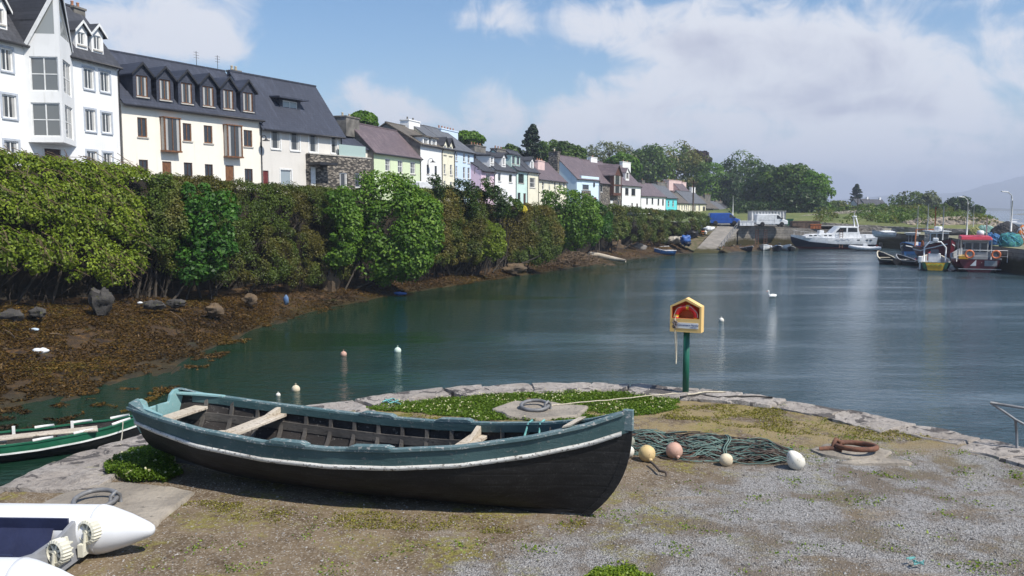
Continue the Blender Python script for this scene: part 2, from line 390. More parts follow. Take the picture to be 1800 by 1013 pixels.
_c = mixc(nt, smooth(nt, nz(nt, co, 3.1, 5), .66, .74, 0, .8), _c, (.30, .29, .14))
ss(nt, b, Base_Color=_c, Roughness=.9, Normal=bump(nt, mth(nt, 'ADD', _f, mth(nt, 'MULTIPLY', _n, 1.5)), 1.0, .06), Specular_IOR_Level=.2)
def slab(mb, outline, z0, z1, seed=0, sub=3, rough=.02):
    """an irregular stone: outline resampled, rounded shoulders, uneven top"""
    pts = []
    n = len(outline)
    for i in range(n):
        a, c = Vector(outline[i]), Vector(outline[(i + 1) % n])
        for k in range(8): 
            p = a.lerp(c, k / 8); q = .05 * mnoise.noise(Vector((p.x * 2.1, p.y * 2.1, seed))) + .03 * mnoise.noise(Vector((p.x * 7, p.y * 7, seed)))
            pts.append(Vector((p.x + q, p.y + q * .7)))
    ce = sum(pts, Vector((0, 0))) / len(pts)
    rows = []
    for k, (s, z) in enumerate(((1, z0), (1, z1 - .05), (.985, z1 - .018), (.955, z1), (.75, z1), (.5, z1), (.25, z1), (.02, z1))):
        rows.append([(ce.x + (p.x - ce.x) * s, ce.y + (p.y - ce.y) * s, z + (rough * fbm((p.x * s * 1.7 + seed, p.y * s * 1.7, s), 3) * 2 if k > 1 else 0)) for p in pts])
    mb.grid(rows, close=True)
STONE_LABELS = ['flat grey coping stone with a dark ring stain, beside the green boat', 'wide pale coping stone with a charcoal patch, nearest the green boat rope', 'long narrow coping stone just behind the stern of the rowing boat',
  'coping stone half hidden behind the rowing boat stern', 'coping stone behind the midship of the rowing boat by the water', 'pale coping stone with a round dark blotch, first one clear of the boat', 'short coping stone with blue rope scraps at the grass edge',
  'coping stone behind the thick clover at the start of the grass patch', 'coping stone with a dark oval stain behind the clover lawn', 'coping stone behind the mooring ring slab at the water', 'broad coping stone with a black hollow behind the grass', 'coping stone with a long black stain, just before the lifebuoy post',
  'coping stone directly behind the foot of the lifebuoy post', 'coping stone carrying the end of the black rope beside the lifebuoy post', 'second coping stone past the lifebuoy post, pale and cracked', 'coping stone with small dark pits by the yellow moss', 'coping stone with two dark stains behind the rusty ring',
  'rounded coping stone with brown hollow towards the ladder rail', 'clean rectangular coping stone, palest of the edge', 'long flat pale slab two stones before the ladder rail', 'pitted coping stone at the foot of the ladder rail', 'last coping stone, cut by the photo edge']
def make_coping():
    # walk along the edge laying stones of uneven length
    pts = QP[2:-1]; L = [0.0]
    for a, c in zip(pts, pts[1:]): L.append(L[-1] + (Vector((c.x - a.x, c.y - a.y))).length)
    def at(s):
        for i in range(len(L) - 1):
            if s <= L[i + 1]:
                t = (s - L[i]) / (L[i + 1] - L[i]); return Vector((lerp(pts[i].x, pts[i + 1].x, t), lerp(pts[i].y, pts[i + 1].y, t)))
        return Vector((pts[-1].x, pts[-1].y))
    rnd = random.Random(5); s = 0.0; i = 0
    while s < L[-1] - .6:
        ln = rnd.uniform(.75, 1.35); a, c = at(s + .015), at(min(s + ln - .015, L[-1])); s += ln
        d = (c - a).normalized(); n = Vector((d.y, -d.x)); w = rnd.uniform(.55, .85) if a.x > -3.6 else rnd.uniform(.8, 1.15)
        ol = [a - n * .06, c - n * .06, c + n * w + d * rnd.uniform(-.08, .02), a + n * (w + rnd.uniform(-.12, .1)) + d * rnd.uniform(-.02, .08)]
        mb = MB(); slab(mb, ol, ZQ - .35, ZQ + rnd.uniform(.015, .055), i)
        lb = STONE_LABELS[min(i, len(STONE_LABELS) - 1)]
        tag(O('coping_stone', mb, M_STONE, smooth_='auto'), lb, 'coping stone', 'coping stones along the quay edge'); i += 1
    return i
N_STONES = make_coping()
# ---- far pier, slipway, land beyond, breakwater
M_PIER, nt, b = MAT('pier_masonry'); co = coord(nt)
br = node(nt, 'ShaderNodeTexBrick', {'Vector': node(nt, 'ShaderNodeMapping', {0: co, 2: (R(90), 0, 0)}).outputs[0], 'Scale': 1.0, 'Mortar Size': .03, 'Brick Width': .9, 'Row Height': .38, 'Color1': (.22, .2, .175, 1), 'Color2': (.15, .14, .125, 1), 'Mortar': (.09, .085, .075, 1)})
pz = node(nt, 'ShaderNodeSeparateXYZ', {0: co}).outputs[2]
_n = nz(nt, co, 1.2, 6, .65)
c = mixc(nt, smooth(nt, _n, .4, .65, 0, .6), br.outputs[0], (.26, .24, .22))
tide = mth(nt, 'ADD', pz, mth(nt, 'MULTIPLY', mth(nt, 'SUBTRACT', nz(nt, co, .5, 5, .65), .5), 1.3))
c = mixc(nt, smooth(nt, tide, 1.15, 1.75, 1, 0), c, mixc(nt, _n, (.055, .042, .016), (.03, .03, .014)))
ss(nt, b, Base_Color=c, Roughness=.9, Normal=bump(nt, mth(nt, 'ADD', br.outputs[1], _n), .6, .05), Specular_IOR_Level=.2)
M_RUBBLE, nt, b = MAT('rubble_wall_stone'); co = coord(nt)
vo = node(nt, 'ShaderNodeTexVoronoi', {'Vector': node(nt, 'ShaderNodeMapping', {0: co, 3: (1, 1, 1.7)}).outputs[0], 'Scale': 2.6})
g = node(nt, 'ShaderNodeSeparateColor', {0: vo.outputs['Color']}).outputs[0]
c = mixc(nt, g, (.13, .115, .10), (.36, .33, .29)); c = mixc(nt, smooth(nt, nz(nt, co, .8, 5), .5, .7, 0, .6), c, (.10, .10, .055))
ss(nt, b, Base_Color=c, Roughness=.92, Normal=bump(nt, vo.outputs['Distance'], .8, .08), Specular_IOR_Level=.2)
M_CONC = simple('pier_concrete', (.30, .28, .25), (.20, .19, .175), .8, .92, .4, .03, fine=8)
M_SLIP, nt, b = MAT('slipway_concrete'); co = coord(nt)
pz = node(nt, 'ShaderNodeSeparateXYZ', {0: co}).outputs[2]
c = mixc(nt, smooth(nt, nz(nt, co, .9, 6, .65), .35, .65), (.29, .265, .235), (.20, .185, .165))
wv = node(nt, 'ShaderNodeTexWave', {'Vector': co, 'Scale': .55, 'Distortion': 1.2, 'Detail': 3.0}, bands_direction='Y').outputs[1]
c = mixc(nt, smooth(nt, wv, .8, .97, 0, .5), c, (.13, .12, .10))
c = mixc(nt, smooth(nt, mth(nt, 'ADD', pz, mth(nt, 'MULTIPLY', nz(nt, co, 1.1, 4), .9)), .7, 1.3, 1, 0), c, (.05, .045, .016))
ss(nt, b, Base_Color=c, Roughness=.92, Normal=bump(nt, nz(nt, co, 6, 5), .4, .05), Specular_IOR_Level=.2)
M_FIELD, nt, b = MAT('field_grass'); co = coord(nt)
c = mixc(nt, smooth(nt, nz(nt, co, .09, 6, .65), .38, .62), (.085, .12, .02), (.16, .17, .05)); c = mixc(nt, smooth(nt, nz(nt, co, .9, 6, .7), .5, .72), c, (.045, .07, .012))
ss(nt, b, Base_Color=c, Roughness=.95, Normal=bump(nt, nz(nt, co, 2, 6, .7), 1.0, .3))
def make_far_quay():
    top = [G(1262, 441, .25), G(1298, 397, 3.45), G(1378, 401, 3.05), G(1454, 405, 2.68), G(1540, 410, 2.26), G(1600, 413, 2.12), G(1656, 417, 2.17)]
    front = [(p.x, p.y, p.z) for p in top[1:]]
    PA, PB, PC = G(1656, 417, 2.2), G(1756, 436, 2.2), G(1800, 441, 2.2)
    fr = front + [(PB.x, PB.y, 2.2), (PC.x, PC.y, 2.2), (PC.x + 1.5, PC.y - 4, 2.2), (PC.x + 40, PC.y - 8, 2.2)]
    rows = []
    for a, c in zip(fr, fr[1:]):
        for k in range(8):
            x, y, z = (lerp(a[i], c[i], k / 8) for i in range(3))
            rows.append([(x, y, z + .12), (x, y - .0, z * .66), (x - .05, y - .12, z * .33), (x - .1, y - .35, -1)])
    mb = MB(); mb.grid(rows, flip=True); S(O('pier_wall', mb, M_PIER))
    # deck of the pier: coping edge and roughly level top
    rows = [[(x, y, z + .12), (x, y + .5, z + .12)] for x, y, z in front]
    mb = MB(); mb.grid([[(x, y, z + .12), (x + .6, y + 7, z + .1), (x + 1, y + 14, z + .1)] for x, y, z in front], flip=False)
    S(O('pier_deck', mb, M_CONC))
    mb = MB(); mb.poly([(front[-1][0], front[-1][1], 2.31), (PB.x, PB.y, 2.31), (PC.x, PC.y, 2.31), (PC.x + 1.5, PC.y - 4, 2.31), (110, PC.y - 8, 2.31), (110, 136, 2.31), (front[-1][0], 136, 2.31)])
    S(O('pier_top', mb, simple('pier_grass_deck', (.15, .16, .06), (.22, .20, .15), .5, .95, .5, .1, fine=3)))
    # slipway
    a, c, d, e = G(1220, 442, .2), G(1264, 442, .2), G(1299, 396, 3.5), G(1263, 396, 3.5)
    rows = [[tuple(a.lerp(c, u / 6).lerp(e.lerp(d, u / 6), v / 12) + Vector((0, 0, .04 * fbm((u, v, 0), 2)))) for u in range(7)] for v in range(13)]
    lo = a.lerp(c, .5); 
    mb = MB(); mb.grid([[(p[0] - (e.x - a.x) * .25, p[1] - (e.y - a.y) * .25, -.6) for p in rows[0]]] + rows); S(O('slipway', mb, M_SLIP))
    # retaining wall on the seaward side of the slipway
    mb = MB(); mb.grid([[tuple(c.lerp(d, t) + Vector((.02, 0, .05))), tuple(c.lerp(d, t) + Vector((.1, 0, -3.6 * t - .8)))] for t in (0, .25, .5, .75, 1)], flip=True)
    mb.grid([[(c.x + (d.x - c.x) * t, c.y + (d.y - c.y) * t, .25 + 3.3 * t), (c.x + (d.x - c.x) * t + .5, c.y + (d.y - c.y) * t, .25 + 3.3 * t)] for t in (0, .5, 1)])
    S(O('slip_wall', mb, M_PIER))
    # weedy rocks under the slip wall
    rows = []
    for i in range(17):
        t = i / 16; p = c.lerp(Vector((front[0][0] + 5, front[0][1], .3)), t)
        rows.append([(p.x + k * .3, p.y + .8 - k * .55, .75 - k * .22 + .25 * fbm((p.x, k * .5, 0), 4)) for k in range(7)])
    mb = MB(); mb.grid(rows, flip=True); S(O('weed_slope', mb, bpy.data.materials['seaweed_shore'], smooth_=True))
    # strip of made ground between bank and slip, and the parking ground behind the pier
    mb = MB(); mb.poly([(e.x - 30, e.y + 12, 3.5), (e.x, e.y, 3.5), (d.x, d.y, 3.5), (front[0][0], front[0][1], 3.5), (front[1][0], front[1][1], 3.3), (front[3][0], front[3][1] + 3, 3.3), (front[3][0] + 4, 175, 3.5), (20, 178, 3.5), (12, 172, 3.5)])
    S(O('parking_ground', mb, simple('parking_tarmac', (.12, .115, .105), (.17, .16, .14), .4, .95, .4, .03, fine=6)))
    # made ground with spilled earth between bank and slip
    rows = []
    for i in range(15):
        v = i / 14
        pl = base_pt(1180).lerp(Vector((e.x - 7, e.y + 3, 3.4)), v); pr = a.lerp(e, v)
        rows.append([(lerp(pl.x, pr.x, u / 8), lerp(pl.y, pr.y, u / 8), lerp(pl.z + .3, pr.z + .06, u / 8) + .25 * fbm((u * .5, v * 6, 4), 4)) for u in range(9)])
    mb = MB(); mb.grid(rows); S(O('slip_verge', mb, simple('verge_earth', (.14, .105, .065), (.06, .065, .02), 1.2, .95, .7, .1, fine=4), smooth_=True))
    # land behind
    rows = []
    zt = [(118, .8), (133, 1.2), (141, 3.2), (160, 3.7), (200, 4.6), (260, 6.0), (330, 6.3), (420, 3)]
    for x in range(-120, 101, 5):
        row = []
        for y in (122, 132, 140, 150, 165, 185, 210, 240, 270, 300, 340, 420):
            z = interp(y, zt) + .5 * fbm((x * .05, y * .05, 0), 3)
            sh = max(0, min(1, (x - (.56 * y + 2)) / 8.0))
            if y < 141 and x < 62: z = -3.0
            if x < 62 and y < 170: z = min(z, 3.35)
            row.append((x, y, z * (1 - sh) - 1.2 * sh))
        rows.append(row)
    mb = MB(); mb.grid(rows, flip=True); S(O('field', mb, M_FIELD, smooth_=True))
make_far_quay()
# ---- distant hills and low island (real distance, the haze fades them)
def ridge(name, Y, pts, depth, mat, base=-2):
    rows = []
    for (px, py) in pts:
        t = D(px, py, Y); 
        rows.append([(t.x, Y - depth, base), (t.x, Y - depth * .5, base + (t.z - base) * .62), (t.x, Y - depth * .2, base + (t.z - base) * .9), (t.x, Y, t.z), (t.x * 1.1, Y + depth, base)])
    mb = MB(); mb.grid(rows, flip=True); S(O(name, mb, mat, smooth_=True))
def dens(pts, n=6, amp=2.0, seed=0):
    out = []
    for a, c in zip(pts, pts[1:]):
        for k in range(n):
            x = lerp(a[0], c[0], k / n); out.append((x, lerp(a[1], c[1], k / n) + amp * fbm((x * .02, seed, 0), 4)))
    return out + [pts[-1]]
M_HILL = simple('heather_hill', (.07, .075, .045), (.045, .05, .04), .004, 1, 0)
ridge('mountain', 5200, dens([(1100, 362), (1300, 356), (1450, 352), (1545, 345), (1640, 341), (1690, 338), (1735, 326), (1770, 316), (1800, 310), (1900, 300), (2100, 318), (2500, 345)], 8, 3.0, 1), 1400, M_HILL)
ridge('far_hill', 2700, dens([(1500, 364), (1650, 362), (1725, 366), (1760, 369), (1800, 370), (2000, 362), (2300, 366)], 8, 1.2, 2), 500, M_HILL)
M_ISLE = simple('island_heath', (.10, .105, .055), (.15, .135, .085), .03, 1, .3, .3)
ridge('island', 900, dens([(1600, 386), (1690, 381), (1730, 377), (1760, 379), (1790, 376), (1850, 374), (2000, 379), (2200, 384)], 8, 1.0, 3), 160, M_ISLE)
def make_haze():
    m = bpy.data.materials.new('haze'); m.use_nodes = True; nt = m.node_tree; nt.nodes.clear()
    v = node(nt, 'ShaderNodeVolumePrincipled', {'Color': (.74, .82, 1.0, 1), 'Density': 0.00037, 'Anisotropy': 0.1})
    out = node(nt, 'ShaderNodeOutputMaterial'); nt.links.new(v.outputs[0], out.inputs['Volume'])
    mb = MB(); mb.box(-1500, -80, -3.5, 6500, 7000, 225)
    o = O('haze', mb, m); o['kind'] = 'stuff'; o['label'] = 'pale blue haze fading the far hills'; o['category'] = 'haze'
make_haze()
# ================================================================ HOUSES
def paint(name, c, dirt=.82):
    m, nt, b = MAT(name); co = coord(nt); c = cc(c)[:3]
    col = mixc(nt, smooth(nt, nz(nt, co, .7, 6, .65), .38, .75), c, tuple(v * dirt for v in c))
    st = nz(nt, node(nt, 'ShaderNodeMapping', {0: co, 3: (3.2, 3.2, .28)}).outputs[0], 1.0, 6, .7)      # rain streaks and weathering of the render
    col = mixc(nt, smooth(nt, st, .54, .74, 0, .55), col, tuple(v * f for v, f in zip(c, (.74, .735, .70))))
    pz = node(nt, 'ShaderNodeSeparateXYZ', {0: co}).outputs[2]; low = smooth(nt, mth(nt, 'ADD', pz, mth(nt, 'MULTIPLY', nz(nt, co, 1.5, 5), 1.2)), .5, 1.6, .35, 0.0)
    col = mixc(nt, low, col, tuple(v * f for v, f in zip(c, (.62, .62, .55))))
    ss(nt, b, Base_Color=col, Roughness=.85, Specular_IOR_Level=.25, Normal=bump(nt, nz(nt, co, 14, 5, .6), .3, .012)); return m
W_WHITE = paint('white_render', (.80, .80, .79), .92); W_CREAM = paint('cream_render', (.80, .755, .665), .95); W_GREY = paint('pale_grey_render', (.66, .63, .585), .92)
W_GREEN = paint('pale_green_render', (.61, .69, .47), .94); W_YELLOW = paint('primrose_render', (.80, .76, .60)); W_BLUE = paint('powder_blue_render', (.58, .70, .84), .94)
W_PINK = paint('pink_render', (.74, .56, .66)); W_MINT = paint('mint_render', (.60, .78, .71)); W_SKY = paint('sky_blue_render', (.62, .76, .86), .94)
W_TURQ = paint('turquoise_render', (.14, .66, .70)); W_ROSE = paint('rose_render', (.72, .53, .50)); W_OLD = simple('old_grey_render', (.20, .185, .165), (.10, .095, .085), 1.1, .95, .4, .02, fine=9)
W_BROWN = paint('brown_timber_cladding', (.10, .045, .032))
def slate(name, c1, c2, c3):
    m, nt, b = MAT(name); co = coord(nt)
    mp = node(nt, 'ShaderNodeSeparateXYZ', {0: co})
    v = node(nt, 'ShaderNodeCombineXYZ', {0: mp.outputs[0], 1: mth(nt, 'MULTIPLY', mp.outputs[2], 1.35), 2: 0.0}).outputs[0]
    br = node(nt, 'ShaderNodeTexBrick', {'Vector': v, 'Scale': 1.0, 'Mortar Size': .012, 'Brick Width': .32, 'Row Height': .26, 'Color1': cc(c1), 'Color2': cc(c2), 'Mortar': tuple(x * .45 for x in cc(c1)[:3]) + (1,), 'Bias': 0.0})
    c = mixc(nt, smooth(nt, nz(nt, co, .8, 6, .65), .45, .7, 0, .7), br.outputs[0], c3); c = mixc(nt, smooth(nt, nz(nt, node(nt, 'ShaderNodeMapping', {0: co, 3: (3.0, .5, .5)}).outputs[0], 1.0, 6, .7), .5, .72, 0, .55), c, tuple(min(1, x * 1.9) for x in cc(c2)[:3])); c = mixc(nt, smooth(nt, nz(nt, co, 5, 5, .7), .55, .75, 0, .5), c, tuple(x * .5 for x in cc(c1)[:3]))
    ss(nt, b, Base_Color=c, Roughness=.62, Normal=bump(nt, br.outputs[1], .5, -.02), Specular_IOR_Level=.4)
    return m
R_DARK = slate('dark_slate', (.045, .047, .055), (.060, .062, .072), (.035, .036, .043)); R_NAVY = slate('blue_black_slate', (.036, .042, .062), (.046, .052, .074), (.030, .034, .050))
R_PURP = slate('purple_slate', (.115, .085, .095), (.15, .115, .12), (.085, .068, .075)); R_GREY = slate('grey_slate', (.10, .105, .12), (.13, .135, .145), (.08, .082, .09)); R_OLD = slate('weathered_slate', (.10, .085, .07), (.14, .12, .095), (.075, .065, .05))
TR_WHITE = simple('white_gloss_trim', (.78, .78, .77), (.66, .66, .64), 4, .4, .05); TR_DARK = simple('black_fascia', (.03, .03, .034), (.02, .02, .022), 4, .5, .05)
TR_WOOD = simple('varnished_timber', (.20, .095, .042), (.13, .058, .028), 5, .45, .1); TR_GREY = simple('grey_surround', (.46, .50, .56), (.40, .43, .48), 3, .7, .1); TR_RED = simple('dark_red_door_paint', (.15, .03, .025), (.11, .02, .02), 3, .5, .1)
TR_BROWN = simple('dark_brown_joinery', (.075, .035, .024), (.05, .022, .016), 4, .5, .1); TR_STONE = simple('sill_stone', (.5, .47, .42), (.38, .36, .33), 4, .85, .2)
M_POT = simple('clay_chimney_pot', (.42, .20, .11), (.30, .14, .09), 6, .85, .2); M_POTC = simple('buff_chimney_pot', (.55, .46, .33), (.42, .35, .25), 6, .85, .2); M_LEAD = simple('lead_flashing', (.32, .33, .35), (.22, .23, .25), 4, .6, .1)
GL = glass_mat('window_glass', (.028, .034, .042)); GLC = glass_mat('curtained_glass', (.05, .055, .06), curtain=(.50, .49, .47)); GLB = glass_mat('pale_blind_glass', (.28, .33, .36))
M_DRY, nt, b = MAT('drystone_cladding'); co = coord(nt)
vo = node(nt, 'ShaderNodeTexVoronoi', {'Vector': node(nt, 'ShaderNodeMapping', {0: co, 3: (1.5, 1.5, 4.2)}).outputs[0], 'Scale': 1.7})
g = node(nt, 'ShaderNodeSeparateColor', {0: vo.outputs['Color']}).outputs[0]
c = mixc(nt, g, (.12, .105, .09), (.34, .30, .25)); c = mixc(nt, smooth(nt, vo.outputs['Distance'], .42, .6), c, (.06, .055, .05))
ss(nt, b, Base_Color=c, Roughness=.92, Normal=bump(nt, vo.outputs['Distance'], .8, -.05), Specular_IOR_Level=.2)
def vec2(dx): d = Vector((dx, 1.0)).normalized(); return d
SEG = {}
def seg(k, x, y, t): d = vec2(t); SEG[k] = (Vector((x, y, 0)), Vector((d.x, d.y, 0)), Vector((d.y, -d.x, 0)))
seg('A', -25.9, 56.9, .233); seg('B', -25.9, 56.9, .562); seg('C', -15.2, 76.0, .33); seg('D', 8.0, 146.0, .5)
class House:
    def __init__(h, name, label, cat, sg, pxL, pxR, zg, eave, ridge, w, wall, roof, off=0.0, trim=TR_WHITE, depth=None, group=None):
        P, d, n = SEG[sg]; h.P = P + n * off; h.d, h.n = d, n
        h.zg = zg; h.s0 = 0; h.s0 = h.L(pxL, 300)[0]; h.S = h.L(pxR, 300)[0]; h.w = w; h.wall, h.roof, h.trim = wall, roof, trim
        loc = h.P + d * h.s0; h.root = T(name, label, cat, (loc.x, loc.y, zg), math.atan2(d.y, d.x), group)
        h.ze = h.L(*eave)[1]; h.zr = h.L(ridge[0], ridge[1], w)[1]; h.dep = depth or 2 * w; h.ops = []; h.I = Matrix.Identity(4)
    def L(h, px, py, w=0.0):           # photo pixel on the plane w metres behind the front -> (along, height)
        q = VP(px, py, h.P - h.n * w, h.n); return ((q - h.P).dot(h.d) - h.s0, q.z - h.zg)
    def rect(h, r, w=0.0):
        x0, y0, x1, y1 = r; xm = (x0 + x1) / 2
        return (h.L(x0, y0, w)[0], h.L(xm, y1, w)[1], h.L(x1, y0, w)[0], h.L(xm, y0, w)[1])
    def win(h, r, frame=None, mull=(1, 0), glass=None, sill=True, surround=None, raw=False):
        q = h.rect(r) if not raw else r; h.ops.append(q); opening(h.root, h.I, q, frame or h.trim, mull, glass or GLC, sill, surround)
    def door(h, r, mat, ground=True, light=False, raw=False):
        q = h.rect(r) if not raw else r; q = (q[0], .02 if ground else q[1], q[2], q[3]); h.ops.append(q); doorway(h.root, h.I, q, mat, light)
    def build(h, gable_wall=None, ov=.22, verge=.12, fascia=True, roofless=False, back=True):
        S_, ze, zr, dp = h.S, h.ze, h.zr, h.dep
        mb = MB(); front(mb, 0, 0, S_, ze, h.ops)
        tg = None
        for x in (0, S_):
            pts = [(x, 0, 0), (x, dp, 0), (x, dp, ze), (x, h.w, zr - .05), (x, 0, ze)] if not roofless else [(x, 0, 0), (x, dp, 0), (x, dp, ze), (x, 0, ze)]
            if gable_wall and x == 0: tg = pts; continue
            mb.poly(pts if x > 0 else pts[::-1])
        mb.quad((S_, dp, 0), (0, dp, 0), (0, dp, ze), (S_, dp, ze))
        if roofless: mb.quad((0, 0, ze), (S_, 0, ze), (S_, dp, ze), (0, dp, ze))
        O('wall', mb, h.wall, h.root)
        if tg:
            g = MB(); g.prism(tg, (.06, 0, 0)); O('gable_wall', g, gable_wall, h.root)
        if roofless: return h.root
        mb = MB(); sl = (zr - ze) / h.w; sb = (zr - ze) / (dp - h.w); t = .13
        pts = [(-verge, -ov, ze - ov * sl + .02), (-verge, h.w, zr + .02), (-verge, dp + ov, ze - ov * sb + .02), (-verge, dp + ov, ze - ov * sb + t), (-verge, h.w, zr + t + .04), (-verge, -ov, ze - ov * sl + t)]
        mb.prism(pts, (S_ + 2 * verge, 0, 0)); h.ro = O('roof', mb, h.roof, h.root)
        mb = MB(); mb.box(-verge, h.w - .1, zr + t - .03, S_ + verge, h.w + .1, zr + t + .1); O('ridge_tiles', mb, h.roof, h.ro)
        if fascia:
            mb = MB(); mb.tube([(-.05, -ov - .06, ze - ov * sl + .04), (S_ + .05, -ov - .06, ze - ov * sl + .04)], .075, 8); O('gutter', mb, TR_DARK, h.root, True)
            mb = MB(); mb.tube([(S_ - .08, -ov - .03, ze - ov * sl), (S_ - .08, -.07, ze - .45), (S_ - .08, -.07, .1)], .045, 6); O('downpipe', mb, TR_DARK, h.root, True)
        return h.root
    def chimney(h, px0, px1, ytop, ybot, mat, pots=2, w=None, dp=.7, potmat=None, capm=None):
        w = h.w if w is None else w
        s0, z1 = h.L(px0, ytop, w); s1, z0 = h.L(px1, ybot, w); 
        if s1 - s0 < .45: s1 = s0 + .45
        mb = MB(); mb.box(s0, w - dp / 2, min(z0, h.zr) - 1.0, s1, w + dp / 2, z1); mb.box(s0 - .07, w - dp / 2 - .07, z1, s1 + .07, w + dp / 2 + .07, z1 + .14)
        ch = O('chimney', mb, mat, h.root, bevel=.012)
        for i in range(pots):
            x = lerp(s0, s1, (i + .5) / pots) if (s1 - s0) > dp * .8 else (s0 + s1) / 2; y = w if (s1 - s0) > dp * .8 else w - dp / 2 + dp * (i + .5) / pots
            pm = MB(); pm.lathe([(.11, z1 + .12), (.105, z1 + .2), (.085, z1 + .42), (.105, z1 + .45), (.10, z1 + .5), (.07, z1 + .5), (.07, z1 + .3)], 10, (x, y, 0)); O('chimney_pot', pm, potmat or M_POT, ch, True)
    def dormer(h, r, yap, y0=0.0, wall=None, roof=None, frame=None, side=.22, mull=(1, 0), glass=None, barge=None, flat=False, ov=.2):
        """gabled (or flat) dormer: r = window pixels, yap = apex row"""
        wall = wall or h.wall; roof = roof or h.roof; x0, z0, x1, z1 = h.rect(r, y0); zap = h.L((r[0] + r[2]) / 2, yap, y0)[1]
        a, c = x0 - side, x1 + side; sl = (h.zr - h.ze) / h.w; zroof = h.ze + y0 * sl; zb = min(zroof, z0) - .1
        back = max(.5, (zap - zroof) / sl + .1); he = z1 + .1
        mb = MB(); front(mb, a, zb, c, he, [(x0, z0, x1, z1)], y=y0, rev=.08)
        if not flat: mb.poly([(a, y0, he), (c, y0, he), ((a + c) / 2, y0, zap)])
        bk = max(.3, (he - zroof) / sl + .1)
        mb.quad((a, y0 + bk, zb), (a, y0, zb), (a, y0, he), (a, y0 + bk, he)); mb.quad((c, y0, zb), (c, y0 + bk, zb), (c, y0 + bk, he), (c, y0, he))
        dm = O('dormer', mb, wall, h.root)
        m = (a + c) / 2; t = .1
        if flat: mb = MB(); mb.prism([(a - ov, y0 - ov, he), (c + ov, y0 - ov, he), (c + ov, y0 - ov, he + .14), (a - ov, y0 - ov, he + .14)], (0, bk + ov + .5, .1)); O('dormer_roof', mb, roof, dm)
        else:
            q = (zap - he) / (m - a); lo = he - ov * q
            mb = MB(); mb.prism([(a - ov, y0 - ov, lo), (m, y0 - ov, zap), (c + ov, y0 - ov, lo), (c + ov, y0 - ov, lo + t), (m, y0 - ov, zap + t * 1.4), (a - ov, y0 - ov, lo + t)], (0, back + ov, 0)); O('dormer_roof', mb, roof, dm)
            if barge:
                mb = MB()
                for sx in (a - ov, c + ov): mb.prism([(sx, y0 - ov - .03, lo - .03), (m, y0 - ov - .03, zap - .03), (m, y0 - ov - .03, zap + .16), (sx, y0 - ov - .03, lo + .13)], (0, .028, 0))
                O('bargeboard', mb, barge, dm)
        opening(dm, h.I, (x0, z0, x1, z1), frame or h.trim, mull, glass or GLC, True, None, y=y0, sub=True)
        return dm
def front(mb, s0, z0, s1, z1, ops, y=0.0, rev=.14):
    """a wall face with real openings and their reveals"""
    xs = sorted({s0, s1, *[min(max(v, s0), s1) for o in ops for v in (o[0], o[2])]}); zs = sorted({z0, z1, *[min(max(v, z0), z1) for o in ops for v in (o[1], o[3])]})
    for a, c in zip(xs, xs[1:]):
        for e, f in zip(zs, zs[1:]):
            mx, mz = (a + c) / 2, (e + f) / 2
            if any(o[0] < mx < o[2] and o[1] < mz < o[3] for o in ops): continue
            mb.quad((a, y, e), (c, y, e), (c, y, f), (a, y, f))
    for o in ops:
        a, e, c, f = o; q = y + rev
        mb.quad((a, y, e), (a, q, e), (c, q, e), (c, y, e)); mb.quad((a, q, f), (a, y, f), (c, y, f), (c, q, f))
        mb.quad((a, y, e), (a, y, f), (a, q, f), (a, q, e)); mb.quad((c, y, f), (c, y, e), (c, q, e), (c, q, f))
def opening(root, M, q, frame, mull=(1, 0), glass=None, sill=True, surround=None, y=0.0, sub=False, rev=.12):
    x0, z0, x1, z1 = q; fw = min(.075, (x1 - x0) * .12); mb = MB(); a, c = y + rev - .065, y + rev + .005
    mb.box(x0, a, z0, x0 + fw, c, z1); mb.box(x1 - fw, a, z0, x1, c, z1); mb.box(x0 + fw, a, z0, x1 - fw, c, z0 + fw); mb.box(x0 + fw, a, z1 - fw, x1 - fw, c, z1)
    iw, ih = x1 - x0 - 2 * fw, z1 - z0 - 2 * fw
    for i in range(mull[0]):
        x = x0 + fw + iw * (i + 1) / (mull[0] + 1); mb.box(x - fw * .45, a + .006, z0 + fw, x + fw * .45, c - .004, z1 - fw)
    for i in range(mull[1]):
        z = z0 + fw + ih * (i + 1) / (mull[1] + 1); mb.box(x0 + fw, a + .012, z - fw * .35, x1 - fw, c - .008, z + fw * .35)
    w = O('window', mb, frame, root); w.matrix_local = M
    mb = MB(); mb.box(x0 + fw * .5, a + .03, z0 + fw * .5, x1 - fw * .5, a + .042, z1 - fw * .5); p = O('pane', mb, glass or GL, root if sub else w)
    if sub: p.matrix_local = M
    if sill:
        mb = MB(); mb.box(x0 - .08, y - .07, z0 - .09, x1 + .08, y + rev - .07, z0 - .004); s_ = O('sill', mb, TR_STONE if surround is None else surround, root if sub else w)
        if sub: s_.matrix_local = M
    if surround is not None:
        mb = MB(); e = .13; mb.box(x0 - e, y - .025, z0, x0 - .004, y + .02, z1); mb.box(x1 + .004, y - .025, z0, x1 + e, y + .02, z1); mb.box(x0 - e, y - .025, z1 + .004, x1 + e, y + .02, z1 + e); O('surround', mb, surround, w)
    return w
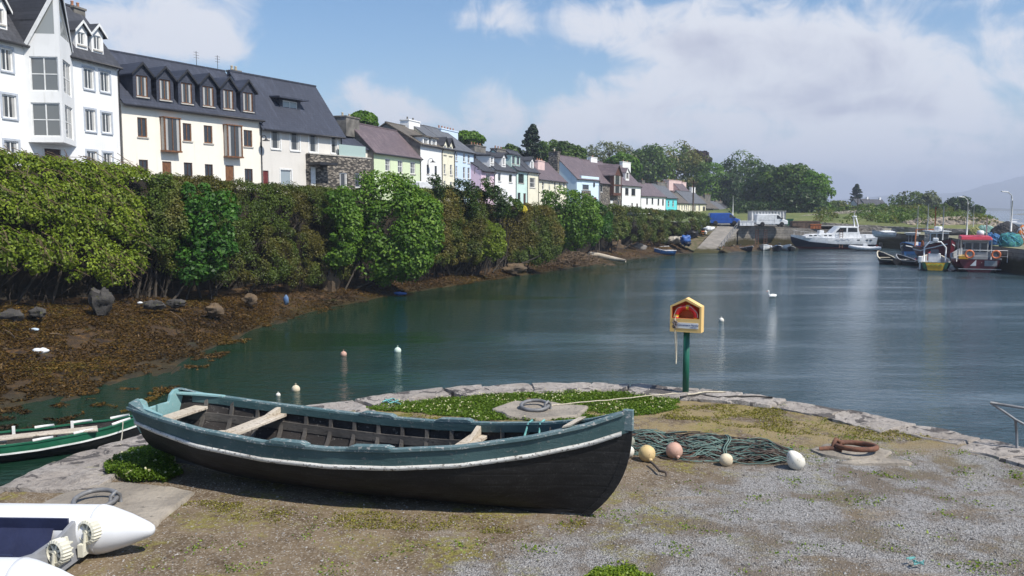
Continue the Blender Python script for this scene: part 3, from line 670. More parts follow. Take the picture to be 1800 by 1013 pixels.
def doorway(root, M, q, mat, light=False):
    x0, z0, x1, z1 = q; mb = MB(); mb.box(x0 + .02, .07, z0, x1 - .02, .12, z1 - .03)
    for i in (0, 1):
        for j in (0, 1):
            a = lerp(x0, x1, .16 + .37 * i); mb.box(a, .055, lerp(z0, z1, .1 + .45 * j), a + (x1 - x0) * .3, .0701, lerp(z0, z1, .45 + .45 * j))
    d = O('door', mb, mat, root); d.matrix_local = M
    mb = MB(); mb.lathe([(.03, 0), (.035, .02), (.02, .05)], 8, (x1 - .14, .04, (z0 + 1.0)), 'y'); O('handle', mb, M_LEAD, d)
def wall_lamp(name, sg, px, py, label, off=0.0, drop=.25, s=1.0):
    P, d, n = SEG[sg]; q = VP(px, py, P + n * off, n); r = T(name, label, 'wall lamp', q, math.atan2(d.y, d.x), 'swan neck lamps on the house fronts')
    mb = MB(); mb.tube([(0, -.02, -.5 * s), (0, -.05, .1 * s), (0, -.25 * s, .32 * s), (0, -.5 * s, .3 * s), (0, -.6 * s, .12 * s)], .028, 8); mb.box(-.07, -.03, -.6 * s, .07, -.004, -.2 * s); O('bracket', mb, TR_DARK, r, True)
    mb = MB(); mb.lathe([(.03, .14), (.05, .10), (.09, .06), (.12, 0), (.30, -.08), (.31, -.11), (.1, -.09)], 16, (0, -.6 * s, 0)); O('lamp_shade', mb, TR_DARK, r, True)
# ---- white three storey building with the glazed prow
h = House('apartment_house', 'tall white apartment house with a glazed triangular prow and steep slate gable', 'apartment house', 'A', -110, 215, 7.7, (205, 114), (135, 19), 2.8, W_WHITE, R_DARK)
for r in [(0, 85, 21, 125), (3, 167, 28, 208), (7, 248, 32, 270), (146, 120, 164, 157), (175, 126, 192, 162), (149, 193, 167, 231), (178, 199, 195, 234), (152, 266, 170, 292), (181, 269, 197, 294)]:
    h.win(r, TR_WHITE, (1, 0), GLC, True, TR_GREY)
for i, r in enumerate([(-60, 75, -40, 118), (-60, 160, -38, 202)]): h.win(r, TR_WHITE, (1, 0), GLC, True, TR_GREY)
# prow
sA, sB = h.L(45, 160)[0], h.L(130, 160)[0]
Aw = h.P + h.d * (h.s0 + sA); Cw = D(108, 160, Aw.y + .25); cl = Cw - (h.P + h.d * h.s0); cs, cy = cl.dot(h.d), -cl.dot(h.n)
h.door((78, 262, 107, 300), TR_BROWN); h.build(verge=.05)
def local_frame(p, q):
    v = Vector((q[0] - p[0], q[1] - p[1], 0)); a = math.atan2(v.y, v.x); return Matrix.Translation((p[0], p[1], 0)) @ Matrix.Rotation(a, 4, 'Z'), v.length
def onface(hh, M, px, py):             # pixel -> (along, height) on a face of the house
    W = Matrix.Translation(hh.root.location) @ Matrix.Rotation(hh.root.rotation_euler.z, 4, 'Z') @ M; n = (W.to_3x3() @ Vector((0, -1, 0))); p = W.translation
    q = VP(px, py, p, n); l = W.inverted() @ q; return l.x, l.z
M1, l1 = local_frame((sA, 0), (cs, cy)); M2, l2 = local_frame((cs, cy), (sB, 0))
zb = onface(h, M1, 60, 250)[1]; zap = onface(h, M1, 104, -30)[1]; zsh = h.ze + .1
def fr(M, r): a = onface(h, M, r[0], r[3]); c = onface(h, M, r[2], r[1]); return (a[0], a[1], c[0], c[1])
o1 = [fr(M1, (54, 100, 101, 160)), fr(M1, (57, 181, 105, 240))]; o2 = [(l2 * .2, o1[0][1], l2 * .8, o1[0][3]), (l2 * .2, o1[1][1], l2 * .8, o1[1][3])]
mb = MB(); front(mb, 0, zb, l1, zsh, o1)
mb.v = [tuple(M1 @ Vector(v)) for v in mb.v]
m2 = MB(); front(m2, 0, zb, l2, zsh, o2); m2.v = [tuple(M2 @ Vector(v)) for v in m2.v]
mb.add(m2.v, m2.f)
a3, c3, b3 = (sA, 0, zb), (cs, cy, zb), (sB, 0, zb); mb.poly([a3, b3, c3])
# gable triangles: left one glazed inside a white border
top = (cs, cy, zap)
Lb, Rb = (sA, 0, zsh), (sB, 0, zsh); Cb = (cs, cy, zsh)
def tri(A, B, C, k): g = [(a + b_ + c_) / 3 for a, b_, c_ in zip(A, B, C)]; return [tuple(lerp(p, q, k) for p, q in zip(g, P)) for P in (A, B, C)]
for (A, B, C) in ((Lb, Cb, top), (Cb, Rb, top)):
    I_ = tri(A, B, C, .62); mb.add([A, B, C] + I_, [(0, 1, 4, 3), (1, 2, 5, 4), (2, 0, 3, 5)])
pw = O('prow_wall', mb, W_WHITE, h.root)
for (A, B, C) in ((Lb, Cb, top), (Cb, Rb, top)):
    g = MB(); g.prism(tri(A, B, C, .63), (0, .04, 0)); O('gable_glazing', g, glass_mat('gable_glass', (.30, .31, .30), .08), h.root)
for M, os_ in ((M1, o1), (M2, o2)):
    for q in os_: w = opening(h.root, M, q, TR_WHITE, (1, 1), glass_mat('prow_glass', (.16, .165, .165), .06), False); w.name = 'prow_window'
bk = Vector((0, 5.0, 0))
for (A, sg_) in ((Lb, -1), (Rb, 1)):
    A2 = Vector(A) + (Vector(A) - Vector(top)) * .12; t2 = Vector(top) + Vector((0, -.25, .12)); mb = MB()
    if sg_ < 0: A2 = A2 + Vector((0, -.3, 0))
    mb.prism([tuple(A2), tuple(t2), (cs, 5, zap + .12), (A2.x, 5, A2.z)], (0, 0, .14)); O('prow_roof', mb, R_DARK, h.root)
    mb = MB(); mb.prism([tuple(A2 + Vector((0, -.04, -.18))), tuple(t2 + Vector((0, -.04, -.22))), tuple(t2 + Vector((0, -.04, .16))), tuple(A2 + Vector((0, -.04, .14)))], (.02 * sg_, .06, 0)); O('bargeboard', mb, TR_WHITE, h.root)
for r, ya in (((136, 57, 149, 79), 40), ((164, 63, 177, 88), 46)): h.dormer(r, ya, .3, W_WHITE, R_DARK, TR_WHITE, .2, barge=TR_WHITE)
h.dormer((-6, 15, 6, 42), -8, .3, W_WHITE, R_DARK, TR_WHITE, .2, barge=TR_WHITE)
h.chimney(122, 142, 14, 22, W_OLD, 2)
# ---- cream terrace with six slate dormers
h = House('terrace_house', 'long cream terrace with six slate dormers and varnished brown windows', 'terrace house', 'B', 218, 461, 7.15, (240, 181), (310, 114), 3.9, W_CREAM, R_NAVY, trim=TR_WOOD)
for r in [(241, 207, 258, 241), (321, 217, 336, 248), (358, 221, 373, 252), (428, 229, 443, 258)]: h.win(r, TR_WOOD, (1, 0), GL)
for r in [(282, 210, 309, 265), (393, 223, 418, 275)]: h.win(r, TR_WOOD, (1, 1), GLC)
for r in [(244, 281, 260, 304), (323, 286, 338, 311), (360, 289, 374, 314), (430, 297, 444, 320)]: h.win(r, TR_BROWN, (1, 0), GL)
for r, lm in [((285, 284, 301, 340), GLB), ((396, 291, 411, 345), GLB)]: h.door(r, TR_WOOD)
h.door((460 - 2, 300, 473 - 14, 340), TR_RED) if False else None
h.build(verge=.03, ov=.3)
for r in [(239, 133, 259, 170), (280, 140, 299, 176), (318, 146, 337, 182), (356, 152, 375, 187), (392, 158, 410, 192), (427, 163, 444, 196)]:
    h.dormer(r, r[1] - 20, .12, R_NAVY, R_NAVY, TR_WOOD, .26, barge=TR_DARK, ov=.16)
for r in [(282, 210, 309, 265), (393, 223, 418, 275)]:   # glazed juliet boxes under the tall windows
    q = h.rect(r); mb = MB()
    for x in (q[0] - .05, q[2]): mb.box(x, -.42, q[1], x + .05, -.36, q[3] + .05); mb.box(x, -.06, q[1], x + .05, -.004, q[3] + .05)
    mb.box(q[0] - .1, -.46, q[1] - .12, q[2] + .1, -.004, q[1] - .002); mb.box(q[0] - .1, -.46, q[3] + .052, q[2] + .1, -.004, q[3] + .13)
    for x in (q[0] + .02, (q[0] + q[2]) / 2 - .025, q[2] - .07): mb.box(x, -.42, q[1], x + .05, -.37, q[3] + .05)
    O('window_box', mb, TR_WOOD, h.root); mb = MB(); [mb.box(x + .015, -.36, q[1], x + .03, -.06, q[3] + .05) for x in (q[0] - .05, q[2])]; mb.box(q[0], -.385, q[1], q[2], -.38, q[3] + .05); O('box_glazing', mb, GLC, h.root)
mb = MB()
for s in (h.L(346, 130, h.w)[0], h.L(383, 130, h.w)[0]):
    z = h.zr; mb.tube([(s, h.w, z), (s, h.w, z + 1.3)], .02, 6)
    for k in range(3): mb.tube([(s - .25, h.w, z + .8 + k * .2), (s + .25, h.w, z + .8 + k * .2)], .012, 5)
O('aerial', mb, TR_DARK, h.root)
h.chimney(404, 418, 126, 131, W_OLD, 2, potmat=M_POTC)
# ---- grey modern house and stone annex
h = House('modern_house', 'pale grey house with a wide blue-black slate roof and one inset roof window', 'house', 'B', 461.5, 601, 6.9, (480, 221), (480, 142), 3.1, W_GREY, R_NAVY)
for r in [(476, 226, 492, 262), (510, 230, 526, 265), (543, 233, 558, 268), (582, 239, 592, 270)]: h.win(r, TR_WHITE, (0, 0), GLC, True, TR_WHITE)
h.win((493, 299, 512, 326), TR_WHITE, (0, 0), GLB, False, TR_WHITE); h.door((460.5 + 1.6, 300, 472, 340), TR_RED)
h.build(verge=.25, ov=.35)
q = h.rect((484, 174, 522, 201), 1.2); sl = (h.zr - h.ze) / h.w
mb = MB(); zt = q[3] + .15; zr_ = h.ze + 1.2 * sl
h.dormer((497, 178, 523, 201), 172, 1.15, R_NAVY, R_NAVY, TR_WHITE, .35, flat=True, glass=GLB, ov=.5)
an = House('stone_annex', 'low rubble stone annex with a glass balustrade terrace on its roof', 'annex', 'B', 545, 652, 6.75, (560, 272), (560, 240), 3.0, M_DRY, R_NAVY, off=.45)
an.win((597, 304, 610, 330), TR_WHITE, (0, 0), GLC, False); an.win((624, 305, 634, 330), TR_WHITE, (0, 0), GL, False)
an.door((546, 293, 556, 330), TR_WHITE); an.build(roofless=True)
z = an.ze; mb = MB(); mb.box(an.L(598, 280)[0], .1, z + .1, an.S - .6, .115, z + 1.05); O('glass_balustrade', mb, glass_mat('balustrade_glass', (.35, .45, .42), .03), an.root)
mb = MB(); mb.box(-.05, -.06, z, an.S + .05, .35, z + .09); O('parapet_coping', mb, TR_STONE, an.root)
mb = MB(); sx = an.L(553, 292)[0]; zz = an.L(560, 291)[1]; mb.box(-.1, -1.2, zz, an.L(575, 292)[0], -.004, zz + .22); O('canopy', mb, TR_DARK, an.root)
gb = House('gable_house', 'cream low wing with a sloping roof edge behind the roof terrace', 'house wing', 'B', 602, 655, 6.7, (640, 262), (606, 236), 2.2, W_CREAM, R_NAVY, off=-1.9)
gb.build(fascia=False)
wall_lamp('wall_lamp', 'B', 458, 246, 'black swan neck lamp between the cream terrace and the grey house')
# ---- pale green house
h = House('green_house', 'pale green house with purple slates and a grey gable carrying two buff pots', 'house', 'C', 657, 739, 6.35, (690, 271), (650, 224), 2.7, W_GREEN, R_PURP)
for r in [(677, 279, 686, 301), (699, 282, 708, 304), (721, 285, 730, 306)]: h.win(r, TR_WHITE, (1, 1), GLC)
h.win((710, 326, 718, 345), TR_WHITE, (1, 0), GL); h.build(W_OLD, verge=.1); h.chimney(596, 620, 206, 225, W_OLD, 2, potmat=M_POTC, dp=1.5)
# ---- white house with brown roof, primrose house, powder blue house
h = House('white_house', 'white house with a bare grey gable and brown weathered slates beside the green house', 'house', 'C', 739, 777, 6.3, (758, 257), (700, 222), 4.0, W_WHITE, R_OLD)
for r in [(750, 290, 754, 306), (764, 292, 768, 308)]: h.win(r, TR_DARK, (0, 0), GL)
for r in [(749, 319, 754, 335), (763, 322, 768, 335)]: h.win(r, TR_DARK, (0, 0), GL)
h.build(W_OLD)
for r in [(745, 243, 752, 253), (760, 246, 766, 256)]: h.dormer(r, r[1] - 3, .1, W_WHITE, R_OLD, TR_WHITE, .25, flat=True, barge=None)
h.chimney(711, 731, 212, 226, W_WHITE, 2, dp=1.1, potmat=W_OLD)
h = House('primrose_house', 'narrow primrose house with two dark hooded dormers', 'house', 'C', 777.3, 799, 6.3, (788, 262), (745, 224), 4.0, W_YELLOW, R_GREY)
for r in [(780, 289, 783.5, 306), (791, 290, 795, 308)]: h.win(r, TR_WHITE, (0, 1), GLC)
for r in [(780, 318, 783.5, 332), (791, 320, 795, 334)]: h.win(r, TR_WHITE, (0, 1), GLC)
h.build()
for r in [(780, 256, 784.5, 272), (790, 258, 794.5, 274)]: h.dormer(r, r[1] - 13, -.02, W_YELLOW, R_DARK, TR_WHITE, .3, barge=TR_DARK)
h = House('blue_house', 'tall powder blue house with a long chimney of many red pots', 'house', 'C', 799.3, 833, 6.3, (815, 266), (775, 230), 4.0, W_BLUE, R_GREY)
for r in [(814, 270, 818, 285), (822, 272, 826, 287), (801, 268, 804, 283)]: h.win(r, TR_WHITE, (0, 1), GLC)
for r in [(801, 292, 804, 312), (814, 294, 818, 314), (822, 295, 826, 315)]: h.win(r, TR_WHITE, (0, 1), GLC)
h.build(); h.chimney(769, 799, 227, 240, W_BLUE, 6, dp=1.0)
wall_lamp('wall_lamp', 'C', 752, 284, 'black swan neck lamp on the corner of the white house')
# ---- pink, white, mint, cream cottages
h = House('pink_house', 'low pink house with a dark slate roof and shop window', 'house', 'C', 846, 869, 6.3, (857, 301), (822, 270), 3.6, W_PINK, R_DARK, off=1.4)
h.win((854, 305, 862, 319), TR_WHITE, (1, 0), GLC); h.win((855, 325, 861, 338), TR_WHITE, (1, 0), GL); h.build(); h.chimney(826, 846, 256, 275, W_OLD, 4, dp=1.3)
h = House('white_cottage', 'white house with two slate roof dormers and flower boxes along its front', 'house', 'C', 869.3, 907, 6.2, (888, 300), (850, 268), 3.4, W_WHITE, R_DARK, off=1.4)
for r in [(875.5, 303, 880.5, 319), (894.5, 306, 900.5, 321)]: h.win(r, TR_WHITE, (0, 0), GL)
for r in [(882, 341, 885, 349), (889, 342, 892, 350), (896, 343, 900, 350)]: h.win(r, TR_WHITE, (0, 0), GL)
h.build()
h.dormer((862.5, 276, 867, 287), 270, .5, W_WHITE, R_DARK, TR_WHITE, .3, flat=True); h.dormer((883.5, 278, 887.5, 290), 270, .5, W_WHITE, R_DARK, TR_WHITE, .35)
h.chimney(868, 883, 262, 272, W_OLD, 3, dp=1.0)
h = House('mint_house', 'narrow mint green house with a wide box dormer', 'house', 'C', 907.3, 927, 6.2, (918, 300), (890, 268), 3.4, W_MINT, R_DARK, off=1.4)
h.win((911, 306, 921, 322), TR_DARK, (1, 1), GL); h.door((910, 339, 915, 352), TR_DARK); h.door((920, 340, 924.5, 353), TR_BROWN); h.build()
h.dormer((900, 274, 905, 288), 268, .6, W_MINT, R_DARK, TR_DARK, .25, flat=True, mull=(0, 0), glass=GL); h.dormer((908, 276, 913, 289), 270, .6, W_MINT, R_DARK, TR_DARK, .25, flat=True, mull=(0, 0), glass=GL)
h = House('cream_house', 'cream house with a pink edged gable dormer and one square window', 'house', 'C', 927.3, 946.5, 6.2, (937, 302), (915, 270), 3.4, W_YELLOW, R_DARK, off=1.4)
h.win((931, 313, 941, 330), TR_WHITE, (1, 1), GLC); h.build(); h.dormer((933.5, 284, 937, 296), 277, .5, W_WHITE, R_DARK, TR_WHITE, .35)
h.chimney(942, 954, 283, 290, W_ROSE, 3)
h = House('long_cottage', 'long low white cottage under purple slates beside the rubble stone chimney', 'cottage', 'C', 947, 996, 6.2, (970, 317), (955, 287), 3.4, W_YELLOW, R_PURP)
for r in [(953, 320, 956.5, 333), (974, 320, 977, 334), (983, 321, 986, 335), (990, 321, 993, 335)]: h.win(r, TR_WHITE, (0, 1), GLC)
h.build()
wall_lamp('wall_lamp', 'C', 965, 321, 'black swan neck lamp on the long low cottage')
wall_lamp('wall_lamp', 'C', 834, 297, 'black swan neck lamp on the pink house', 1.5)
# ---- sky blue house with stone chimney, stone house with brown oriel, white gable house
h = House('sky_blue_house', 'sky blue house with a flat white bay, round window and tall rubble chimney', 'house', 'D', 1014, 1053, 6.3, (1016, 314), (1000, 277), 4.3, W_SKY, R_PURP)
h.win((1024, 320, 1035, 333), TR_BROWN, (1, 0), GL); h.win((1026, 345, 1032, 357), TR_WHITE, (0, 0), GL, False); h.door((1043, 347, 1048.5, 361), TR_RED)
h.build(W_SKY)
q0, q1 = h.L(1022, 309), h.L(1052.5, 330); mb = MB(); mb.box(q0[0], -.03, h.ze - 1.0, q1[0], .9, q0[1]); O('parapet', mb, W_SKY, h.root)
q = h.rect((1022, 336, 1038, 361)); mb = MB(); front(mb, q[0], 0, q[2], q[3], [h.ops[1]], y=-.06, rev=.05); mb.box(q[0] - .02, -.06, q[3], q[2] + .02, -.004, q[3] + .1); O('stone_panel', mb, M_DRY, h.root)
cx_, cz_ = h.L(1044, 325); mb = MB(); mb.lathe([(.42, -.03), (.42, .0), (.5, 0.0), (.5, -.05), (.42, -.05)], 20, (cx_, 0, cz_), 'y'); rw = O('round_window', mb, TR_DARK, h.root); mb = MB(); mb.lathe([(.43, -.012), (.43, -.022)], 20, (cx_, 0, cz_), 'y'); O('pane', mb, GL, rw)
mb = MB(); zc = h.L(1000, 272, 4.3)[1]; mb.box(-.75, 3.4, 0, -.003, 5.2, zc); mb.box(-.82, 3.33, zc, .4, 5.27, zc + .14); mb.box(0, 3.4, h.zr - 1.6, .33, 5.2, zc); cb = O('chimney_breast', mb, M_DRY, h.root); mb = MB(); mb.lathe([(.15, zc + .12), (.12, zc + .6)], 10, (-.2, 4.3, 0)); O('chimney_pot', mb, M_POTC, cb, True)
h = House('stone_house', 'rubble stone house with a tall dark brown oriel window under its own gable', 'house', 'D', 1055, 1093, 6.2, (1062, 322), (1040, 284), 4.3, M_DRY, R_PURP)
h.win((1055.5, 325, 1059.5, 338), TR_WHITE, (0, 0), GL); h.door((1073, 352, 1078, 363), TR_WHITE); h.win((1086, 353, 1089, 364), TR_WHITE, (0, 0), GL); h.build(W_WHITE); h.chimney(1036, 1047, 277, 290, W_WHITE, 1)
q = h.rect((1072, 308, 1086, 344)); zap = h.L(1079, 291)[1]; mb = MB(); mid = (q[1] + q[3]) / 2
front(mb, q[0], q[1], q[2], q[3], [(q[0] + .3, q[1] + .5, q[2] - .3, mid - .15), (q[0] + .3, mid + .15, q[2] - .3, q[3] - .1)], y=-.8, rev=.06)
for x in (q[0], q[2]): mb.quad((x, -.8, q[1]), (x, 0, q[1]), (x, 0, q[3]), (x, -.8, q[3]))
mb.poly([(q[0], -.8, q[1]), (q[2], -.8, q[1]), (q[2], 0, q[1]), (q[0], 0, q[1])]); mx = (q[0] + q[2]) / 2
mb.poly([(q[0], -.8, q[3]), (q[2], -.8, q[3]), (mx, -.8, zap)]); orl = O('oriel', mb, W_BROWN, h.root)
for zz in ((q[1] + .5, mid - .15), (mid + .15, q[3] - .1)): 
    mb = MB(); mb.box(q[0] + .3, -.74, zz[0], q[2] - .3, -.73, zz[1]); O('pane', mb, GLC, orl)
mb = MB(); k = (zap - q[3]) / (mx - q[0]); mb.prism([(q[0] - .3, -1.1, q[3] - .3 * k), (mx, -1.1, zap), (q[2] + .3, -1.1, q[3] - .3 * k), (q[2] + .3, -1.1, q[3] - .3 * k + .14), (mx, -1.1, zap + .2), (q[0] - .3, -1.1, q[3] - .3 * k + .14)], (0, 4.6, 0)); O('oriel_roof', mb, R_PURP, orl)
h = House('white_gable_house', 'white house with a gabled roof dormer and a white chimney beside the stone house', 'house', 'D', 1094, 1127, 5.6, (1108, 326), (1085, 292), 4.3, W_WHITE, R_PURP)
for r in [(1099, 331, 1105, 343), (1110, 332, 1117, 344)]: h.win(r, TR_BROWN, (1, 0), GL)
h.door((1110, 357, 1112.5, 369), TR_BROWN); h.door((1118.5, 358, 1121.5, 369), TR_BROWN); h.build(); h.chimney(1092, 1106, 285, 295, W_WHITE, 2); h.dormer((1101, 304, 1105, 313), 296, .9, W_WHITE, R_PURP, TR_BROWN, .4, barge=TR_WHITE)
h = House('white_long_house', 'long white two storey house with dark framed sash windows', 'house', 'D', 1127.5, 1171, 4.8, (1150, 345), (1140, 324), 3.6, W_WHITE, R_PURP)
for x, y in [(1137.5, 348), (1147, 348), (1157.5, 349.5), (1165.5, 350)]: h.win((x - 1.4, y, x + 1.4, y + 11), TR_DARK, (0, 0), GL)
for x, y in [(1135.5, 365), (1143.5, 366), (1157, 369), (1166, 370)]: h.win((x - 1.3, y, x + 1.3, y + 7), TR_DARK, (0, 0), GL)
h.build(); h.chimney(1126, 1131, 318, 326, W_OLD, 1)
h = House('turquoise_house', 'narrow turquoise house with two small arched windows', 'house', 'D', 1171.4, 1191, 4.3, (1181, 348), (1168, 326), 3.6, W_TURQ, R_GREY)
for x in (1175.5, 1183.5): h.win((x - 1.4, 353, x + 1.4, 363), TR_WHITE, (0, 1), GLC)
h.build(); h.chimney(1153, 1170, 321, 331, W_OLD, 4)
h = House('low_cream_house', 'low cream house with four small windows between the turquoise and the grey roofed house', 'house', 'D', 1191.5, 1211, 4.0, (1201, 357), (1192, 341), 3.0, W_YELLOW, R_OLD)
for x in (1194, 1199, 1203.5, 1207): h.win((x - .9, 360, x + .9, 369), TR_WHITE, (0, 0), GLC)
h.build(); 
h = House('rose_gable_house', 'tall rose pink gabled house with broad pink chimneys', 'house', 'D', 1196, 1212, 4.3, (1205, 336), (1189, 319), 2.6, W_ROSE, R_PURP, off=-3.6)
h.build(); h.chimney(1171, 1193, 317, 330, W_ROSE, 3, dp=1.6); h.chimney(1197, 1204, 321, 332, W_ROSE, 1)
h = House('primrose_shop_house', 'pale yellow house with grey slates and a brown shopfront at its end', 'house', 'D', 1211.4, 1242, 3.6, (1226, 357.5), (1215, 338), 3.4, W_YELLOW, R_GREY)
for x, w_ in ((1215, 1), (1222, 1.5), (1229.5, 1.2)): h.win((x - w_, 361, x + w_, 371.5), TR_WHITE, (0, 0), GLC)
h.win((1235.5, 363, 1239.5, 374), TR_WOOD, (0, 0), GL); h.build(); h.chimney(1214, 1220, 330, 342, W_WHITE, 1)
h = House('stone_cottage', 'brown stone cottage with an old brown roof behind the telegraph pole', 'cottage', 'D', 1242.4, 1254, 3.4, (1248, 366), (1236, 346), 3.2, W_OLD, R_OLD)
h.build(); h.chimney(1237, 1247, 343, 350, W_OLD, 3)
h = House('small_white_cottage', 'tiny white cottage with two windows beside the brown stone cottage', 'cottage', 'D', 1254.3, 1264, 3.4, (1259, 367), (1250, 354), 3.2, W_WHITE, R_OLD)
for x in (1257, 1261): h.win((x - .8, 370, x + .8, 378), TR_WHITE, (0, 0), GL)
h.build()
h = House('grey_cottage', 'low grey cottage with a pale chimney above the blue van', 'cottage', 'D', 1264.3, 1278, 3.4, (1271, 369), (1262, 355), 3.2, W_OLD, R_GREY)
h.build(); h.chimney(1255, 1270, 354, 358, W_OLD, 2)
h = House('end_cottage', 'last white cottage of the row, against the dark trees', 'cottage', 'D', 1278.3, 1290, 3.4, (1284, 370), (1276, 358), 3.0, W_WHITE, R_DARK)
h.win((1281, 373, 1283, 379), TR_WHITE, (0, 0), GL); h.build()
# ================================================================ VEGETATION
def nrmz(a): return a / np.maximum(np.linalg.norm(a, axis=1, keepdims=True), 1e-9)
def leaf_mesh(name, pos, nrm, size, tint, mat, parent=None, aspect=.62):
    n = len(pos); rng = np.random.default_rng(n); nrm = nrmz(nrm)
    t1 = nrmz(np.cross(nrm, nrmz(rng.normal(size=(n, 3))))); t2 = np.cross(nrm, t1); s = size[:, None]
    a = pos - t1 * s * .5; b_ = pos + t2 * s * aspect * .5 + nrm * s * .12; c_ = pos + t1 * s * .5 - nrm * s * .10; d_ = pos - t2 * s * aspect * .5 + nrm * s * .12
    v = np.stack([a, b_, c_, d_], 1).reshape(-1, 3).astype(np.float32)
    me = bpy.data.meshes.new(name); me.vertices.add(4 * n); me.vertices.foreach_set('co', v.ravel())
    me.loops.add(4 * n); me.loops.foreach_set('vertex_index', np.arange(4 * n, dtype=np.int32))
    me.polygons.add(n); me.polygons.foreach_set('loop_start', np.arange(0, 4 * n, 4, dtype=np.int32)); me.polygons.foreach_set('loop_total', np.full(n, 4, dtype=np.int32))
    at = me.attributes.new('tint', 'FLOAT', 'FACE'); at.data.foreach_set('value', np.clip(tint, 0, 1).astype(np.float32))
    me.materials.append(mat); me.update(calc_edges=True)
    o = bpy.data.objects.new(name, me); COL.objects.link(o)
    if parent is not None: o.parent = parent
    return o
def clump_leaves(C, r, per, leaf, seed, out=None, upb=.45, flat=1.0):
    rng = np.random.default_rng(seed); M = len(C); idx = np.repeat(np.arange(M), per); n = len(idx)
    d = nrmz(rng.normal(size=(n, 3)))
    if out is not None:
        o = out[idx]; dt = (d * o).sum(1, keepdims=True); d = np.where(dt < -.25, d - 2 * dt * o, d)
    rr = r[idx] * (.45 + .6 * rng.random(n) ** .45)
    off = d * rr[:, None]; off[:, 2] *= flat
    pos = C[idx] + off; nrm = d + rng.normal(size=(n, 3)) * .45 + np.array([0, 0, upb])
    tint = .45 * rng.random(M)[idx] + .55 * rng.random(n)
    return pos, nrm, leaf * (.65 + .7 * rng.random(n)), tint
LEAF = dict(
    bright=leaf_mat('bright_leaves', ['#445716', '#738724', '#9dad3e'], .4), green=leaf_mat('sycamore_leaves', ['#355418', '#567a24', '#84a240'], .4), deep=leaf_mat('sapling_leaves', ['#234715', '#3a641f', '#5f8c33'], .4),
    olive=leaf_mat('olive_hedge_leaves', ['#2c3c12', '#47591e', '#68782e'], .3, patch=['#3a3a12', '#565220', '#706a2e'], pscale=.30), brown=leaf_mat('fuchsia_leaves', ['#45401a', '#605a22', '#7e763a'], .3, patch=['#36461a', '#506424', '#708434'], pscale=.30),
    dark=leaf_mat('dark_bush_leaves', ['#1c2e12', '#2f4719', '#48632a'], .3), conif=leaf_mat('conifer_needles', ['#152316', '#20341f', '#33492a'], .15), wood=leaf_mat('tree_leaves', ['#283c12', '#445e1f', '#667f30'], .3),
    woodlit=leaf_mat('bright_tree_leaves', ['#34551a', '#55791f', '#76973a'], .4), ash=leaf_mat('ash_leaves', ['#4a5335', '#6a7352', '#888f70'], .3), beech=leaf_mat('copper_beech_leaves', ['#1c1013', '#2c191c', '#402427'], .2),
    yellow=leaf_mat('yellow_blossom', ['#b8a828', '#d8c83c', '#e8dc60'], .3), mid=leaf_mat('mixed_scrub_leaves', ['#33471a', '#4f6824', '#6f8638'], .35, patch=['#4b4a20', '#68632e', '#858048'], pscale=.12))
M_BARK = simple('bark', (.05, .04, .03), (.03, .025, .02), 3, .9, .6, .03); M_TWIG = simple('bare_twig', (.17, .115, .07), (.10, .07, .045), 5, .85, .2); M_DTWIG = simple('dark_twig', (.030, .022, .016), (.016, .013, .010), 5, .9, .2)
